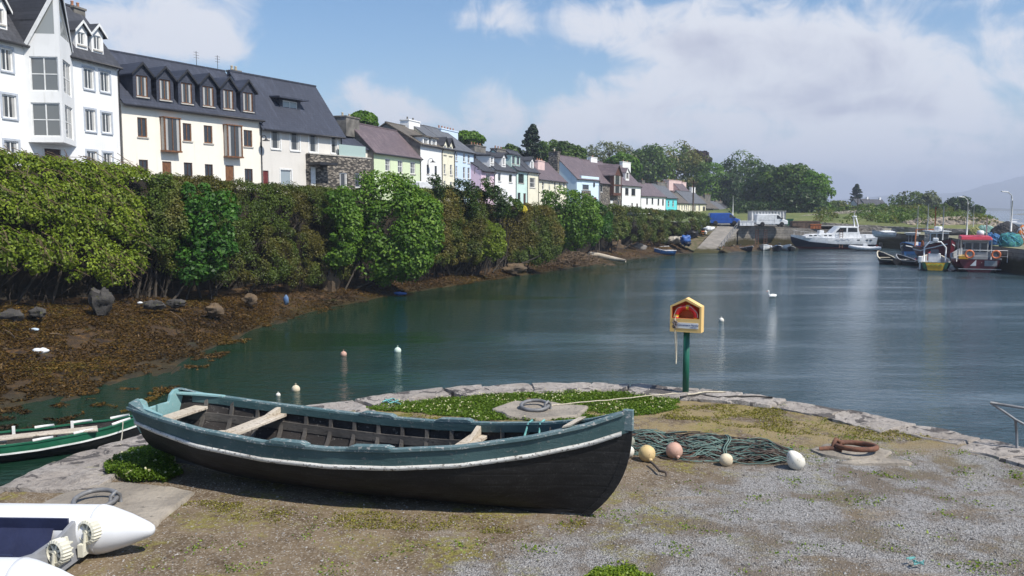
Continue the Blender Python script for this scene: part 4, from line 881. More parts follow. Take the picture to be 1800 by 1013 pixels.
def shrub(name, label, cx, cy, rx, ry, kind, dY=0.0, bulge=1.2, e=3.0, rc=.5, leaf=.22, slope=0.0, cover=1.0, lean=2.0, cat='shrub', seed=0, stems=5, twigs=0, group=None, per=60):
    rng = np.random.default_rng(abs(seed * 17 + int(cx))); Y0 = base_Y(cx) + dY; pm = Y0 / 1500; rx, ry = max(rx * .55, rx - rc * .6 / pm), max(ry * .5, ry - rc * .62 / pm)
    area = (2 * rx * pm) * (2 * ry * pm) * (.8 if e < 3 else .95); M = int(max(8, area / (rc * rc) * 1.25 * cover)); C = []; OUT = []
    while len(C) < M:
        a, b_ = rng.uniform(-1, 1, 2); q = abs(a) ** e + abs(b_) ** e
        if q > 1: continue
        dep = (1 - q) ** (.5 if e < 3 else .35); px = cx + a * rx; by = base_pt(px).y + dY if e > 3 else Y0
        hf = (1 - b_) / 2; py = cy + b_ * ry + slope * a * rx
        dn = (base_pt(px + 15) - base_pt(px - 15)); o = Vector((dn.y, -dn.x, 0)).normalized()
        p = D(px, py, by + lean * hf) ; jit = mnoise.noise(p * .7) * (.5 if e <= 3 else .3)
        if e > 3 and rng.random() < .22:      # clipped top of the hedge, running back over the bank
            p = D(px, cy - ry + slope * a * rx, by + lean) + o * rng.uniform(-.3, bulge * .9) - Vector((0, 0, rc * .5)); dep = .05; b_ = -1
        else: p = p + o * (bulge * dep + jit)
        C.append(p); OUT.append((Vector((o.x, o.y, .0)) * (.4 + dep) + Vector((0, 0, .5 - .3 * b_)) + Vector((0, 0, 0))).normalized())
    C = np.array([tuple(p) for p in C]); OUT = np.array([tuple(p) for p in OUT]); r = rc * (.7 + .7 * rng.random(M))
    g = base_pt(cx); root = T(name, label, cat, (g.x, g.y, g.z), 0, group)
    n = int(per * 1.9); leaf *= .66; pos, nr, sz, ti = clump_leaves(C, r, n, leaf, seed + 1, OUT, .45, .9)
    leaf_mesh('foliage', pos - np.array(root.location), nr, sz, ti, LEAF[kind], None).parent = root
    if stems:
        mb = MB()
        for i in range(stems):
            q = Vector(C[rng.integers(M)]); px = cx + rng.uniform(-.7, .7) * rx; b0 = base_pt(px); b0 = Vector((b0.x, max(b0.y + dY * .6, b0.y - 1), b0.z - .1))
            mid = b0.lerp(q, .5) + Vector((rng.normal() * .2, rng.normal() * .2, .2)); mb.tube([b0 - root.location, mid - root.location, q - root.location], [.07, .05, .02], 6)
        O('stem', mb, M_BARK, root, True) if stems < 2 else O('branches', mb, M_BARK, root, True)
    if twigs:
        mb = MB()
        for i in range(twigs):
            k = rng.integers(M); q = Vector(C[k]) + Vector(OUT[k]) * r[k] * rng.uniform(.6, 1.15); ln = rng.uniform(.5, 1.6); dr = Vector((rng.uniform(.2, 1), -.25 + rng.normal() * .25, -rng.uniform(.05, .6))).normalized()
            pts = [q - dr * ln * .5, q + Vector((0, 0, .05)), q + dr * ln * .5 + Vector((rng.normal() * .1, 0, -.05))]; mb.tube([p - root.location for p in pts], [.016, .012, .006], 4, caps=False)
        O('bare_twigs', mb, M_TWIG, root)['kind'] = 'stuff'
    return root
SG = 'shrubs and hedges on the harbour bank'
shrub('leafy_bush', 'big yellow-green leafy bush with bare brown twigs below the white apartment house', 60, 385, 195, 112, 'bright', e=4, rc=.5, leaf=.24, slope=.105, seed=1, bulge=1.5, twigs=420, group=SG, stems=8, cover=1.15)
shrub('leafy_bush', 'yellow-green bush running out of the photo below the apartment house', -260, 365, 150, 125, 'bright', e=4, rc=.55, leaf=.26, slope=.10, seed=2, group=SG)
shrub('hedge_bush', 'mid green bush between the twiggy yellow-green bush and the sycamore sapling', 262, 372, 62, 75, 'mid', e=3, rc=.45, leaf=.2, slope=.10, seed=3, bulge=.9, group=SG)
shrub('hedge', 'dark olive and brown clipped hedge below the cream terrace', 440, 410, 182, 92, 'olive', e=6, rc=.42, leaf=.16, slope=.08, seed=4, bulge=.9, group=SG, cover=1.1, per=85)
shrub('sapling', 'young sycamore with big fresh green leaves in front of the olive hedge', 345, 408, 72, 92, 'deep', dY=-1.2, e=2.2, rc=.42, leaf=.34, slope=.0, seed=5, bulge=.8, group=SG, lean=.8, cover=.75, per=42)
shrub('sycamore_bush', 'large round bright green sycamore rising above the hedge below the stone annex', 655, 402, 92, 98, 'green', dY=-2.0, e=2.3, rc=.7, leaf=.36, seed=6, bulge=3.0, group=SG, lean=1.0, cover=1.9, per=70)
shrub('sycamore_bush', 'smaller light green sycamore shoot leaning on the big one by the dark rock', 585, 400, 36, 72, 'green', dY=-1.6, e=2.4, rc=.45, leaf=.32, seed=7, bulge=1.2, group=SG, lean=1.0, cover=1.1)
shrub('hedge', 'brownish olive hedge beside the big sycamore', 770, 400, 86, 68, 'brown', e=4, rc=.45, leaf=.2, slope=.03, seed=8, bulge=1.4, group=SG, per=80, cover=1.5)
shrub('upright_bush', 'small dark pointed bush standing above the hedge before the white house', 758, 332, 17, 30, 'dark', dY=.8, e=2.0, rc=.4, leaf=.22, seed=9, bulge=.8, group=SG, lean=0)
shrub('round_bush', 'dark round bush on the hedge top below the powder blue house', 803, 350, 32, 34, 'dark', dY=.3, e=2.2, rc=.5, leaf=.26, seed=10, bulge=1.5, group=SG, lean=0)
shrub('round_bush', 'dark round bush below the pink house', 846, 351, 31, 36, 'dark', dY=.3, e=2.2, rc=.5, leaf=.26, seed=11, bulge=1.5, group=SG, lean=0)
shrub('round_bush', 'low green bush beside the yellow flowering shrub', 884, 366, 27, 20, 'wood', dY=.2, e=2.2, rc=.45, leaf=.26, seed=12, bulge=1.2, group=SG, lean=0)
shrub('flowering_shrub', 'small shrub covered in yellow blossom on the brown hedge', 909, 367, 9, 8, 'yellow', dY=-.9, e=2.0, rc=.3, leaf=.22, seed=13, bulge=.6, group=SG, lean=0, stems=2)
shrub('bright_bush', 'fresh green bush growing in the middle of the brown hedge', 836, 424, 38, 36, 'bright', dY=-1.2, e=2.6, rc=.45, leaf=.24, seed=14, bulge=1.3, group=SG, lean=.6)
shrub('hedge', 'dark bushy growth under the round bushes above the shore', 800, 408, 40, 50, 'olive', dY=-.4, e=3, rc=.5, leaf=.2, seed=15, bulge=1.3, group=SG, cover=1.7)
shrub('fuchsia_bush', 'wide rusty brown fuchsia bush above the brushwood pile', 905, 412, 66, 56, 'brown', dY=-1.0, e=3.0, rc=.5, leaf=.2, slope=.06, seed=16, bulge=1.8, group=SG, per=85, cover=1.9)
shrub('sycamore_bush', 'tall fresh green bush below the sky blue house', 982, 388, 52, 56, 'green', dY=-1.5, e=2.4, rc=.75, leaf=.36, seed=17, bulge=2.6, group=SG, lean=.5, cover=1.8, per=75)
shrub('round_bush', 'dark green bush nestling against the tall fresh green bush', 1030, 393, 34, 40, 'deep', dY=-.6, e=2.4, rc=.6, leaf=.34, seed=18, bulge=1.8, group=SG)
shrub('hedge', 'light green ivy-like hedge over the stone outcrop', 1066, 393, 30, 33, 'mid', e=3, rc=.5, leaf=.28, seed=19, bulge=1.1, group=SG)
shrub('hedge', 'dark olive clipped hedge below the white long house', 1122, 396, 48, 31, 'olive', e=5, rc=.5, leaf=.24, slope=.10, seed=20, bulge=1.4, group=SG, per=80)
shrub('hedge', 'clipped hedge end with lighter tips beside the upturned black boat', 1200, 395, 44, 24, 'olive', e=4, rc=.5, leaf=.26, slope=.10, seed=21, bulge=1.4, group=SG, per=80)
# the dark root tangle hanging under the bushes along the shore
mb = MB(); rnd = random.Random(3)
for i in range(300):
    px = rnd.choice([rnd.uniform(480, 960), rnd.uniform(640, 930), rnd.uniform(-20, 560)]); b0 = base_pt(px); z1 = b0.z + rnd.uniform(.5, 1.9); o = Vector((rnd.uniform(-.3, .5), -rnd.uniform(.1, 1.3), 0))
    p0 = Vector((b0.x, b0.y + .4, z1)) ; p2 = Vector((b0.x, b0.y - rnd.uniform(-.2, .9), b0.z + rnd.uniform(0, .5))) + o * .5
    mb.tube([p0, p0.lerp(p2, .5) + Vector((rnd.uniform(-.3, .3), -.25, rnd.uniform(-.1, .3))), p2], [.03, .02, .012], 4, caps=False)
stuff(O('root_tangle', mb, M_DTWIG), 'tangle of bare dark roots and stems under the hedges', 'roots')
# ---- trees
def tree(name, label, cx, cy, rx, ry, Y, kind, lobes=9, rc=None, leaf=.8, per=66, seed=0, ybase=None, group='trees', trunk=True, sparse=1.0, flat=.8, depth=1.0):
    rng = np.random.default_rng(seed * 31 + int(cx)); pm = Y / 1500; rx, ry = rx * 1.12, ry * 1.12; c = D(cx, cy, Y); RX, RZ = rx * pm, ry * pm
    rc = rc or max(.5, .30 * min(RX, RZ))
    M = int(26 * lobes / 9 * sparse * (RX / max(RZ, .1)) ** .5) * 4; d = nrmz(rng.normal(size=(M, 3))); rad = .35 + .65 * rng.random(M) ** .4
    C = np.array(c) + d * rad[:, None] * np.array([RX - rc * .7, RX * depth * .8, RZ - rc * .6]); 
    C[:, 2] += np.array([mnoise.noise(Vector(p) * (1.2 / RX)) for p in C]) * RZ * .25
    r = rc * (.6 + .8 * rng.random(M)); zb = (G(cx, ybase, 0).z if False else c.z - RZ - 2.0)
    gz = 3.5 if ybase is None else D(cx, ybase, Y).z; root = T(name, label, 'tree', (c.x, c.y, gz), 0, group); L0 = np.array(root.location)
    pos, nr, sz, ti = clump_leaves(C, r, per, leaf, seed + 5, d, .5, flat)
    leaf_mesh('crown', pos - L0, nr, sz, ti, LEAF[kind]).parent = root
    if trunk:
        mb = MB(); base = Vector((0, 0, -.3)); top = Vector(c) - Vector(L0); tr = max(.12, RX * .07)
        mid = base.lerp(top, .5) + Vector((rng.normal() * RX * .06, 0, 0)); mb.tube([base, mid, top, top + Vector((0, 0, RZ * .4))], [tr, tr * .75, tr * .4, tr * .12], 8)
        for i in range(9):
            q = Vector(C[rng.integers(M)]) - Vector(L0); s_ = base.lerp(top, rng.uniform(.45, .95)); mb.tube([s_, s_.lerp(q, .5) + Vector((0, 0, .1 * RZ)), q], [tr * .35, tr * .22, tr * .06], 6)
        O('trunk', mb, M_BARK, root, True)
    return root
def conifer(label, cx, ytop, ybase, rx, Y, seed=0, group='trees', lean=0.0):
    rng = np.random.default_rng(seed); b0 = D(cx, ybase, Y); H = D(cx, ytop, Y).z - b0.z; RX = rx * Y / 1500; root = T('conifer_tree', label, 'tree', tuple(b0), 0, group); C = []; r = []; mb = MB()
    mb.tube([(0, 0, -.3), (lean * .5, 0, H * .5), (lean, 0, H)], [RX * .09, RX * .06, .03], 7)
    for i in range(120):
        t = rng.random() ** .8; w = RX * (1 - t) ** .75 * rng.uniform(.5, 1.12); a = rng.uniform(0, 6.28)
        tip = Vector((math.cos(a) * w + lean * t, math.sin(a) * w, H * (.12 + .86 * t) + .10 * w)); s_ = Vector((lean * t, 0, H * (.12 + .86 * t) - .1 * w)); mb.tube([s_, tip], [.06, .02], 4, caps=False)
        for k in (.45, .72, 1.0): C.append(s_.lerp(tip, k)); r.append(RX * .13 * (1.2 - .5 * k) + .12)
    O('trunk', mb, M_BARK, root, True); C = np.array([tuple(p) for p in C]); r = np.array(r)
    pos, nr, sz, ti = clump_leaves(C, r, 22, RX * .13, seed + 2, None, .3, .55); leaf_mesh('crown', pos, nr, sz, ti, LEAF['conif'], root) 
    return root
TG = 'trees behind the houses'
tree('broadleaf_tree', 'tree crown showing over the purple roof of the green house', 638, 214, 24, 14, 118, 'woodlit', leaf=.5, seed=1, ybase=340, group=TG)
tree('broadleaf_tree', 'rounded tree beside the red chimney pots of the powder blue house', 823, 248, 28, 18, 150, 'woodlit', leaf=.55, seed=2, ybase=350, group=TG)
conifer('ragged dark conifer standing tallest behind the cottages', 928, 219, 300, 30, 165, 3, TG, 1.0)
tree('broadleaf_tree', 'dark tree low at the foot of the ragged conifer', 896, 273, 20, 14, 165, 'wood', leaf=.6, seed=4, ybase=340, group=TG)
tree('broadleaf_tree', 'broad green tree between the conifer and the rubble chimney', 978, 275, 48, 24, 180, 'wood', leaf=.6, seed=5, ybase=345, group=TG, lobes=12)
tree('ash_tree', 'greyish thin-leaved ash behind the white chimney', 1072, 272, 42, 20, 215, 'ash', leaf=.5, per=26, seed=6, ybase=350, group=TG, sparse=.8)
tree('broadleaf_tree', 'green tree under the greyish ash', 1095, 292, 28, 22, 208, 'woodlit', leaf=.7, seed=7, ybase=360, group=TG)
tree('broadleaf_tree', 'dark green tree behind the white gable house', 1140, 302, 42, 44, 262, 'wood', leaf=.8, seed=8, ybase=375, group=TG)
tree('broadleaf_tree', 'large rounded olive tree over the turquoise house', 1182, 302, 60, 48, 276, 'mid', leaf=.8, seed=9, ybase=378, group=TG, lobes=12)
tree('copper_beech', 'dark purple copper beech between the olive and the bright green tree', 1224, 285, 24, 18, 295, 'beech', leaf=.8, seed=10, ybase=378, group=TG)
tree('broadleaf_tree', 'bright fresh green tree behind the telegraph pole', 1248, 330, 38, 42, 274, 'woodlit', leaf=.8, seed=11, ybase=385, group=TG)
tree('broadleaf_tree', 'tall dark green tree over the end of the cottage row', 1308, 330, 52, 52, 284, 'wood', leaf=.85, seed=12, ybase=390, group=TG, lobes=12)
tree('broadleaf_tree', 'darker tree dipping low over the blue van', 1282, 352, 30, 40, 272, 'dark', leaf=.85, seed=13, ybase=390, group=TG)
tree('broadleaf_tree', 'dense dark tree behind the white shed', 1352, 340, 40, 46, 240, 'dark', leaf=.85, seed=14, ybase=390, group=TG, lobes=11)
tree('broadleaf_tree', 'wide green tree with a high rounded top behind the white shed', 1385, 332, 46, 42, 228, 'wood', leaf=.85, seed=15, ybase=390, group=TG, lobes=12)
tree('broadleaf_tree', 'last big tree of the wood, lit light green along its outer side', 1428, 340, 32, 34, 222, 'woodlit', leaf=.8, seed=16, ybase=390, group=TG)  # whole crown takes the brighter palette, sunlight put into the leaf colour
tree('broadleaf_tree', 'low tree skirt below the last big tree of the wood', 1415, 362, 34, 26, 216, 'dark', leaf=.8, seed=17, ybase=390, group=TG)
conifer('small dark conifer alone on the skyline past the wood', 1505, 324, 361, 15, 300, 18, TG)
EG = 'scrub and trees beyond the far pier'
for i, a in enumerate([
    ('low olive scrub at the end of the wood', 1466, 367, 26, 12, 250, 'mid'), ('yellow-green scrub on the field bank', 1490, 372, 30, 9, 236, 'mid'), ('rough bush below the small skyline conifer', 1524, 373, 26, 14, 240, 'mid'), ('dark green bush before the far dark roofs', 1552, 373, 24, 14, 225, 'wood'),
    ('round windswept tree, largest beyond the pier', 1600, 357, 34, 19, 250, 'mid'), ('thin grey-green tree beside the round windswept tree', 1634, 357, 17, 17, 245, 'ash'), ('green bush under the round windswept tree', 1580, 382, 30, 13, 205, 'wood'), ('light green bush at the foot of the rock breakwater', 1588, 388, 14, 9, 190, 'woodlit'), ('pale bush in the field behind the parapet', 1535, 385, 24, 9, 195, 'woodlit'),
    ('leafy bush beside the breakwater rocks', 1615, 375, 22, 14, 215, 'mid'), ('dark rounded tree behind the breakwater', 1684, 362, 19, 17, 240, 'dark'), ('brownish scrub beside the dark rounded tree', 1655, 371, 14, 12, 236, 'mid'), ('little tree at the tip of the breakwater', 1719, 371, 10, 8, 236, 'wood'), ('dark scrub along the parapet wall', 1560, 391, 20, 6, 175, 'wood')]):
    tree('scrub_tree' if a[4] < 14 else 'broadleaf_tree', a[0], *a[1:6], a[6], leaf=.6, per=34, seed=30 + i, ybase=a[2] + a[4] + 4, group=EG, lobes=6, rc=.28 * min(a[3], a[4]) * a[5] / 1500 + .4)

# ---- bladderwrack and weed lying over the foreshore
def seaweed():
    rng = np.random.default_rng(77); pos = []; siz = []
    for _ in range(95000):
        px = rng.uniform(-60, 1215) if rng.random() < .55 else rng.uniform(-60, 480); v = rng.uniform(-.34, 1.0); w = G(px, interp(px, WL), 0.0); bp = base_pt(px); fl = Vector((bp.x - w.x, bp.y - w.y, 0))
        if fl.length < 3.0: w = bp - fl.normalized() * 3.0
        x, y = lerp(w.x, bp.x, v), lerp(w.y, bp.y, v); c = mnoise.noise(Vector((x * .42, y * .42, 8))) + .6 * mnoise.noise(Vector((x * 1.7, y * 1.7, 2)))
        if c < -.42 or (v < .03 and c < .16): continue
        zb = interp(px, BZ); z = zb * v + .22 * fbm((x * .28, y * .28, 1), 5) * min(1, abs(v) * 2 + .35) + .07 * fbm((x * 1.9, y * 1.9, 5), 4) if v > 0 else 0.0
        pos.append((x, y, max(z, .012) + .03 + .05 * rng.random() * min(1, max(0, v) * 6))); siz.append(.06 + .13 * rng.random() ** 1.5)
    pos = np.array(pos); n = len(pos); slow = np.array([.5 + .9 * mnoise.noise(Vector((p[0] * .25, p[1] * .25, 4))) for p in pos])
    m = leaf_mat('seaweed_fronds', ['#17110a', '#2d210e', '#463616', '#64491a', '#4b4516', '#795a20'], .15, .55)
    stuff(leaf_mesh('seaweed', pos, rng.normal(size=(n, 3)) * .33 + np.array([0, 0, 1]), np.array(siz), slow * .6 + .4 * rng.random(n), m, None, .38), 'brown and golden seaweed covering the shore under the hedges', 'seaweed')
seaweed()

def thicket():
    rng = np.random.default_rng(5); C = []; r = []
    for _ in range(520):
        px = rng.uniform(1440, 1742) if rng.random() < .7 else rng.uniform(1440, 1600); Y = rng.uniform(178, 262); top = interp(px, [(1440, 372), (1480, 366), (1560, 364), (1600, 362), (1650, 368), (1700, 374), (1742, 384)]); y = top + rng.random() ** .7 * (390 - top)
        if y > 374 and 1445 < px < 1530 and rng.random() < .75: continue
        C.append(tuple(D(px, y, Y - (y - 366) * 1.6))); r.append(rng.uniform(.7, 1.7))
    C = np.array(C); pos, nr, sz, ti = clump_leaves(C, np.array(r), 42, .42, 3, None, .5, .7)
    stuff(leaf_mesh('thicket', pos, nr, sz, ti, LEAF['mid'], None), 'tangled green scrub thicket beyond the far pier', 'thicket')
thicket()

def shade_clumps():  # dark clumps added for low crowns, tree shade put into their colour
    rng = np.random.default_rng(6); C = []; r = []
    for _ in range(330):
        px = rng.uniform(1288, 1452); y = rng.uniform(358, 391); C.append(tuple(D(px, y, rng.uniform(212, 236)))); r.append(rng.uniform(.9, 2.0))
    pos, nr, sz, ti = clump_leaves(np.array(C), np.array(r), 40, .6, 3, None, .3, .8)
    stuff(leaf_mesh('shade_clumps', pos, nr, sz, ti, LEAF['dark'], None), 'dark leaf clumps added as low crowns and shade at the foot of the wood', 'shade_clumps')
shade_clumps()
# ================================================================ FOREGROUND
class Hull:
    """boat lines: local x from stern to bow, y to port, z up"""
    def __init__(s, L, beam, sheer, keel, stem=.35, vee=.85, full=2.6): s.L, s.beam, s.sheer, s.keel, s.stem, s.vee, s.full = L, beam, sheer, keel, stem, vee, full
    def p(s, u, t, side=1, inset=0.0):
        b_, zs, zk = interp(u, s.beam), interp(u, s.sheer), interp(u, s.keel); b_ = max(b_ - inset, 0.004); w = max(0, min(1, (u - .72) / .28)); w = w * w * (3 - 2 * w); q = max(0, min(1, (.18 - u) / .18))
        f = (1 - (1 - t) ** s.full) ** .55 if t > 0 else 0; f = lerp(f, max(t, 0) ** s.vee, w * .9); f = lerp(f, max(t, 0) ** .7, q * .75)
        x = u * s.L - s.stem * (1 - t) ** 3.0 * w - inset * w * 1.5
        return Vector((x, side * b_ * f, zk + inset * (1 - t) + (zs - zk) * t))
    def tz(s, u, below):               # t at a height below the sheer
        return 1 - below / max(.05, interp(u, s.sheer) - interp(u, s.keel))
    def shell(s, mb, t0, t1, side, nu=40, nt=8, off=0.0, u0=0.0, u1=1.0):
        rows = []
        for i in range(nu + 1):
            u = lerp(u0, u1, i / nu); a = t0(u) if callable(t0) else t0; c = t1(u) if callable(t1) else t1
            rows.append([s.p(u, lerp(a, c, j / nt), side, -off) for j in range(nt + 1)])
        mb.grid(rows, flip=(side < 0)); return mb
    def rail(s, mb, side, t=1.0, r=.03, wid=1.3, n=44, u0=0.0, u1=1.0, dz=0.0, inset=0.0, h=None):
        pts = [s.p(lerp(u0, u1, i / n), t(lerp(u0, u1, i / n)) if callable(t) else t, side, inset) + Vector((0, 0, dz)) for i in range(n + 1)]
        hw = r * wid; hh = h or r; rows = []
        for i, p in enumerate(pts):
            tg = (pts[min(i + 1, n)] - pts[max(i - 1, 0)]).normalized(); sd = Vector((tg.y, -tg.x, 0)).normalized()
            rows.append([p + sd * hw + Vector((0, 0, -hh)), p + sd * hw + Vector((0, 0, hh)), p - sd * hw + Vector((0, 0, hh)), p - sd * hw + Vector((0, 0, -hh))])
        mb.grid(rows, close=True); o = len(mb.v); mb.add(rows[0] + rows[-1], [(0, 1, 2, 3), (7, 6, 5, 4)]); return mb
def worn(name, base, edge, under, rough=.6, sc=1.0, chip=.56):
    """paint with chips and chalky wear"""
    m, nt, b = MAT(name); co = coord(nt); n1 = nz(nt, co, 2.2 * sc, 6, .65); n2 = nz(nt, co, 22 * sc, 6, .72); n3 = nz(nt, node(nt, 'ShaderNodeMapping', {0: co, 3: (1.0, 6, 6)}).outputs[0], 5 * sc, 5, .7)
    c = mixc(nt, smooth(nt, n1, .35, .68), base, edge); c = mixc(nt, smooth(nt, mth(nt, 'ADD', mth(nt, 'MULTIPLY', n2, .6), mth(nt, 'MULTIPLY', n3, .4)), chip, chip + .05), c, under)
    ss(nt, b, Base_Color=c, Roughness=rough, Normal=bump(nt, mth(nt, 'ADD', n2, n3), .5, .012), Specular_IOR_Level=.35); return m
M_TEAL = worn('worn_teal_paint', (.040, .082, .086), (.058, .108, .112), (.13, .145, .14), .55); M_TEALW = worn('chalky_teal_gunwale', (.075, .135, .145), (.13, .19, .20), (.42, .42, .40), .6, chip=.535); M_TEALP = worn('pale_teal_paint', (.19, .34, .345), (.23, .38, .385), (.38, .41, .37), .55)
M_STRIPE = worn('worn_white_stripe', (.66, .65, .61), (.50, .48, .44), (.14, .125, .11), .6, 1.4, chip=.53); M_OLDWOOD = worn('silvered_wood', (.44, .38, .30), (.54, .48, .40), (.25, .20, .15), .8, chip=.53); M_INSIDE = worn('dark_boat_inside', (.022, .019, .018), (.042, .037, .035), (.13, .12, .11), .85); M_FRAMEW = worn('weathered_frame_wood', (.075, .068, .062), (.13, .12, .108), (.04, .036, .033), .85)
m, nt, b = MAT('tarred_black_hull'); co = coord(nt); pl = node(nt, 'ShaderNodeTexWave', {'Vector': co, 'Scale': 2.3, 'Distortion': .6, 'Detail': 2.0, 'Detail Scale': 1.0}, bands_direction='Z').outputs[1]
n1 = nz(nt, node(nt, 'ShaderNodeMapping', {0: co, 3: (1.2, 4, 5)}).outputs[0], 3, 6, .7); n2 = nz(nt, co, 42, 5, .75)
c = mixc(nt, smooth(nt, n1, .4, .7), (.009, .0088, .009), (.018, .0175, .018)); c = mixc(nt, mth(nt, 'MULTIPLY', smooth(nt, n2, .52, .72), smooth(nt, n1, .4, .6)), c, (.055, .053, .052)); c = mixc(nt, smooth(nt, pl, .965, .995, 0, .18), c, (.006, .006, .006))
ss(nt, b, Base_Color=c, Roughness=.62, Normal=bump(nt, mth(nt, 'ADD', mth(nt, 'MULTIPLY', smooth(nt, pl, .9, 1.0), -.15), mth(nt, 'MULTIPLY', n2, .5)), .6, .015), Specular_IOR_Level=.35); M_TAR = m
def rowing_boat():
    st, bw = Vector((-4.70, 11.10, 0)), Vector((1.27, 9.05, 0)); ax = bw - st; Lh = ax.length
    h = Hull(Lh, [(0, .47), (.08, .62), (.2, .735), (.35, .80), (.48, .765), (.6, .68), (.72, .55), (.84, .335), (.93, .145), (.98, .05), (1, .02)], [(0, .85), (.08, .81), (.2, .74), (.35, .69), (.48, .68), (.6, .71), (.72, .78), (.84, .90), (.93, 1.03), (1, 1.19)], [(0, .20), (.1, .10), (.25, .02), (.5, -.02), (.8, -.02), (.93, -.01), (1, .0)], .46, full=2.8)
    r = T('rowing_boat', 'black wooden rowing boat with worn teal gunwale and white stripe, ashore on the quay', 'rowing boat', (st.x, st.y, ZQ + .02), math.atan2(ax.y, ax.x))
    Mi = (Matrix.Translation(r.location) @ Matrix.Rotation(r.rotation_euler.z, 4, 'Z')).inverted(); loc = lambda px, py, z: Mi @ G(px, py, ZQ + z)
    tb = lambda u: h.tz(u, .212); tw = lambda u: h.tz(u, .17)
    mb = MB()
    for s in (1, -1): h.shell(mb, 0.0, tb, s, 60, 12)
    O('hull', mb, M_TAR, r, True)
    mb = MB()
    for s in (1, -1): h.shell(mb, 0.02, .985, s, 50, 12, off=-.028)
    mb.f = [f[::-1] for f in mb.f]; O('inner_planking', mb, M_INSIDE, r, True)
    for s in (1, -1):
        mb = MB(); h.shell(mb, tb, .995, s, 60, 4, off=.004); O('sheer_strake', mb, M_TEAL, r, True)
        mb = MB(); h.rail(mb, s, lambda u: h.tz(u, .192), .024, .45, 60, 0, .985, 0, -.014); O('white_stripe', mb, M_STRIPE, r, True)
        mb = MB(); h.rail(mb, s, 1.0, .02, 2.1, 60, -.004, .992, .006, .012); O('gunwale', mb, M_TEALW, r, 'auto', .006)
        mb = MB(); h.rail(mb, s, lambda u: h.tz(u, .27), .022, .5, 50, .03, .93, 0, .05, .055); O('stringer', mb, M_FRAMEW, r)
        mb = MB(); h.rail(mb, s, .985, .02, .6, 50, .03, .95, -.03, .055, .045); O('inwale', mb, M_TEAL, r)
    for k in range(15):
        u = .06 + k * .057; mb = MB()
        rows = []
        for s, j in [(1, j) for j in range(12, 0, -1)] + [(-1, j) for j in range(0, 13)]:
            t = .96 * j / 12; p = h.p(u, t, s, .030); q = h.p(u, t, s, .062); d = Vector((.024, 0, 0)); rows.append([p - d, p + d, q + d, q - d])
        mb.grid(rows, close=True)
        O('rib', mb, M_FRAMEW, r)
    mb = MB()                          # bottom boards
    for k in range(7):
        y = -.36 + k * .12; x0, x1 = .7 + abs(k - 3) * .15, 4.7 - abs(k - 3) * .25; mb.prism([(x0, y - .052, .15), (x0, y + .052, .15), (x1, y + .052, .15), (x1, y - .052, .15)], (0, 0, .02))
    O('floorboards', mb, M_FRAMEW, r)
    mb = MB(); mb.box(.3, -.03, .05, 5.4, .03, .14); O('keelson', mb, M_FRAMEW, r)
    # thwarts, each with a knee against the far side
    for (a, c, zt, wd, knee) in (((283, 735), (382, 712), .70, .21, 0), ((395, 760), (500, 732), .635, .23, 1), ((800, 785), (862, 765), .64, .22, 1)):
        p, q = loc(*a, zt), loc(*c, zt); x = (p.x + q.x) / 2; u = x / Lh; yb = h.p(u, h.tz(u, .15), 1, .05).y
        mb = MB(); mb.prism([(x - wd / 2, -yb, zt - .035), (x + wd / 2, -yb, zt - .035), (x + wd / 2, yb, zt - .035), (x - wd / 2, yb, zt - .035)], (0, 0, .04)); O('thwart', mb, M_OLDWOOD, r, bevel=.006)
        if knee:
            for s in (1, -1):
                mb = MB(); zs = interp(u, h.sheer); mb.prism([(x - .03, s * (yb - .42), zt + .006), (x - .03, s * (yb - .02), zt + .006), (x - .03, s * (yb + .05), zs - .01), (x - .03, s * (yb - .03), zs - .01), (x - .03, s * (yb - .2), zt + .06)], (.06, 0, 0)); O('knee', mb, M_OLDWOOD, r, bevel=.005)
    # transom with raised quarters, and stern knees
    zb, yb = .90, .44; mb = MB()
    prof = [(0, .20), (.16, .33), (.32, .50), (.42, .67), (.465, .85), (.45, .91), (.38, .945), (.29, .94), (.22, .89), (.19, .80), (0, .80)]
    pts = [(0, y, z) for y, z in prof] + [(0, -y, z) for y, z in prof[::-1][1:-1]]; mb.prism(pts, (.045, 0, 0)); O('transom', mb, M_TEALP, r, bevel=.008)
    for s in (1, -1):
        mb = MB(); mb.prism([(.05, s * .32, .87), (.05, s * .455, .87), (.62, s * .615, .815), (.60, s * .57, .813), (.22, s * .42, .85)], (0, 0, .03)); O('quarter_knee', mb, M_TEALP, r, bevel=.005)
        mb = MB(); mb.prism([(.0, s * .47, .83), (.0, s * .46, .925), (.0, s * .32, .955), (.3, s * .53, .86), (.5, s * .61, .815)], (0, s * .03, 0)); O('quarter_block', mb, M_TEALW, r, bevel=.006)
    mb = MB(); mb.box(.048, -.07, .48, .075, .05, .815); O('rudder_chock', mb, M_TEALP, r)
    # stem post and breasthook
    mb = MB(); rows = []
    for j in range(13):
        t = j / 12; p = h.p(1.0, t, 1); w = .026; rows.append([(p.x - .06, -w, p.z), (p.x + .035, -w * .8, p.z), (p.x + .035, w * .8, p.z), (p.x - .06, w, p.z)])
    mb.grid(rows, close=True); mb.poly(rows[-1]); O('stem_post', mb, M_TAR, r)
    p = h.p(1, 1); mb = MB(); mb.box(p.x - .07, -.034, p.z - .20, p.x + .042, .034, p.z + .03); O('stem_cap', mb, M_TEALW, r, bevel=.008)
    u = .93; p = h.p(u, 1); mb = MB(); mb.prism([(p.x - .26, -.235, p.z - .02), (p.x - .16, -.19, p.z + .0), (p.x - .10, .19, p.z - .0), (p.x - .2, .235, p.z - .02)], (.02, 0, .03)); O('breasthook', mb, M_OLDWOOD, r, bevel=.005)
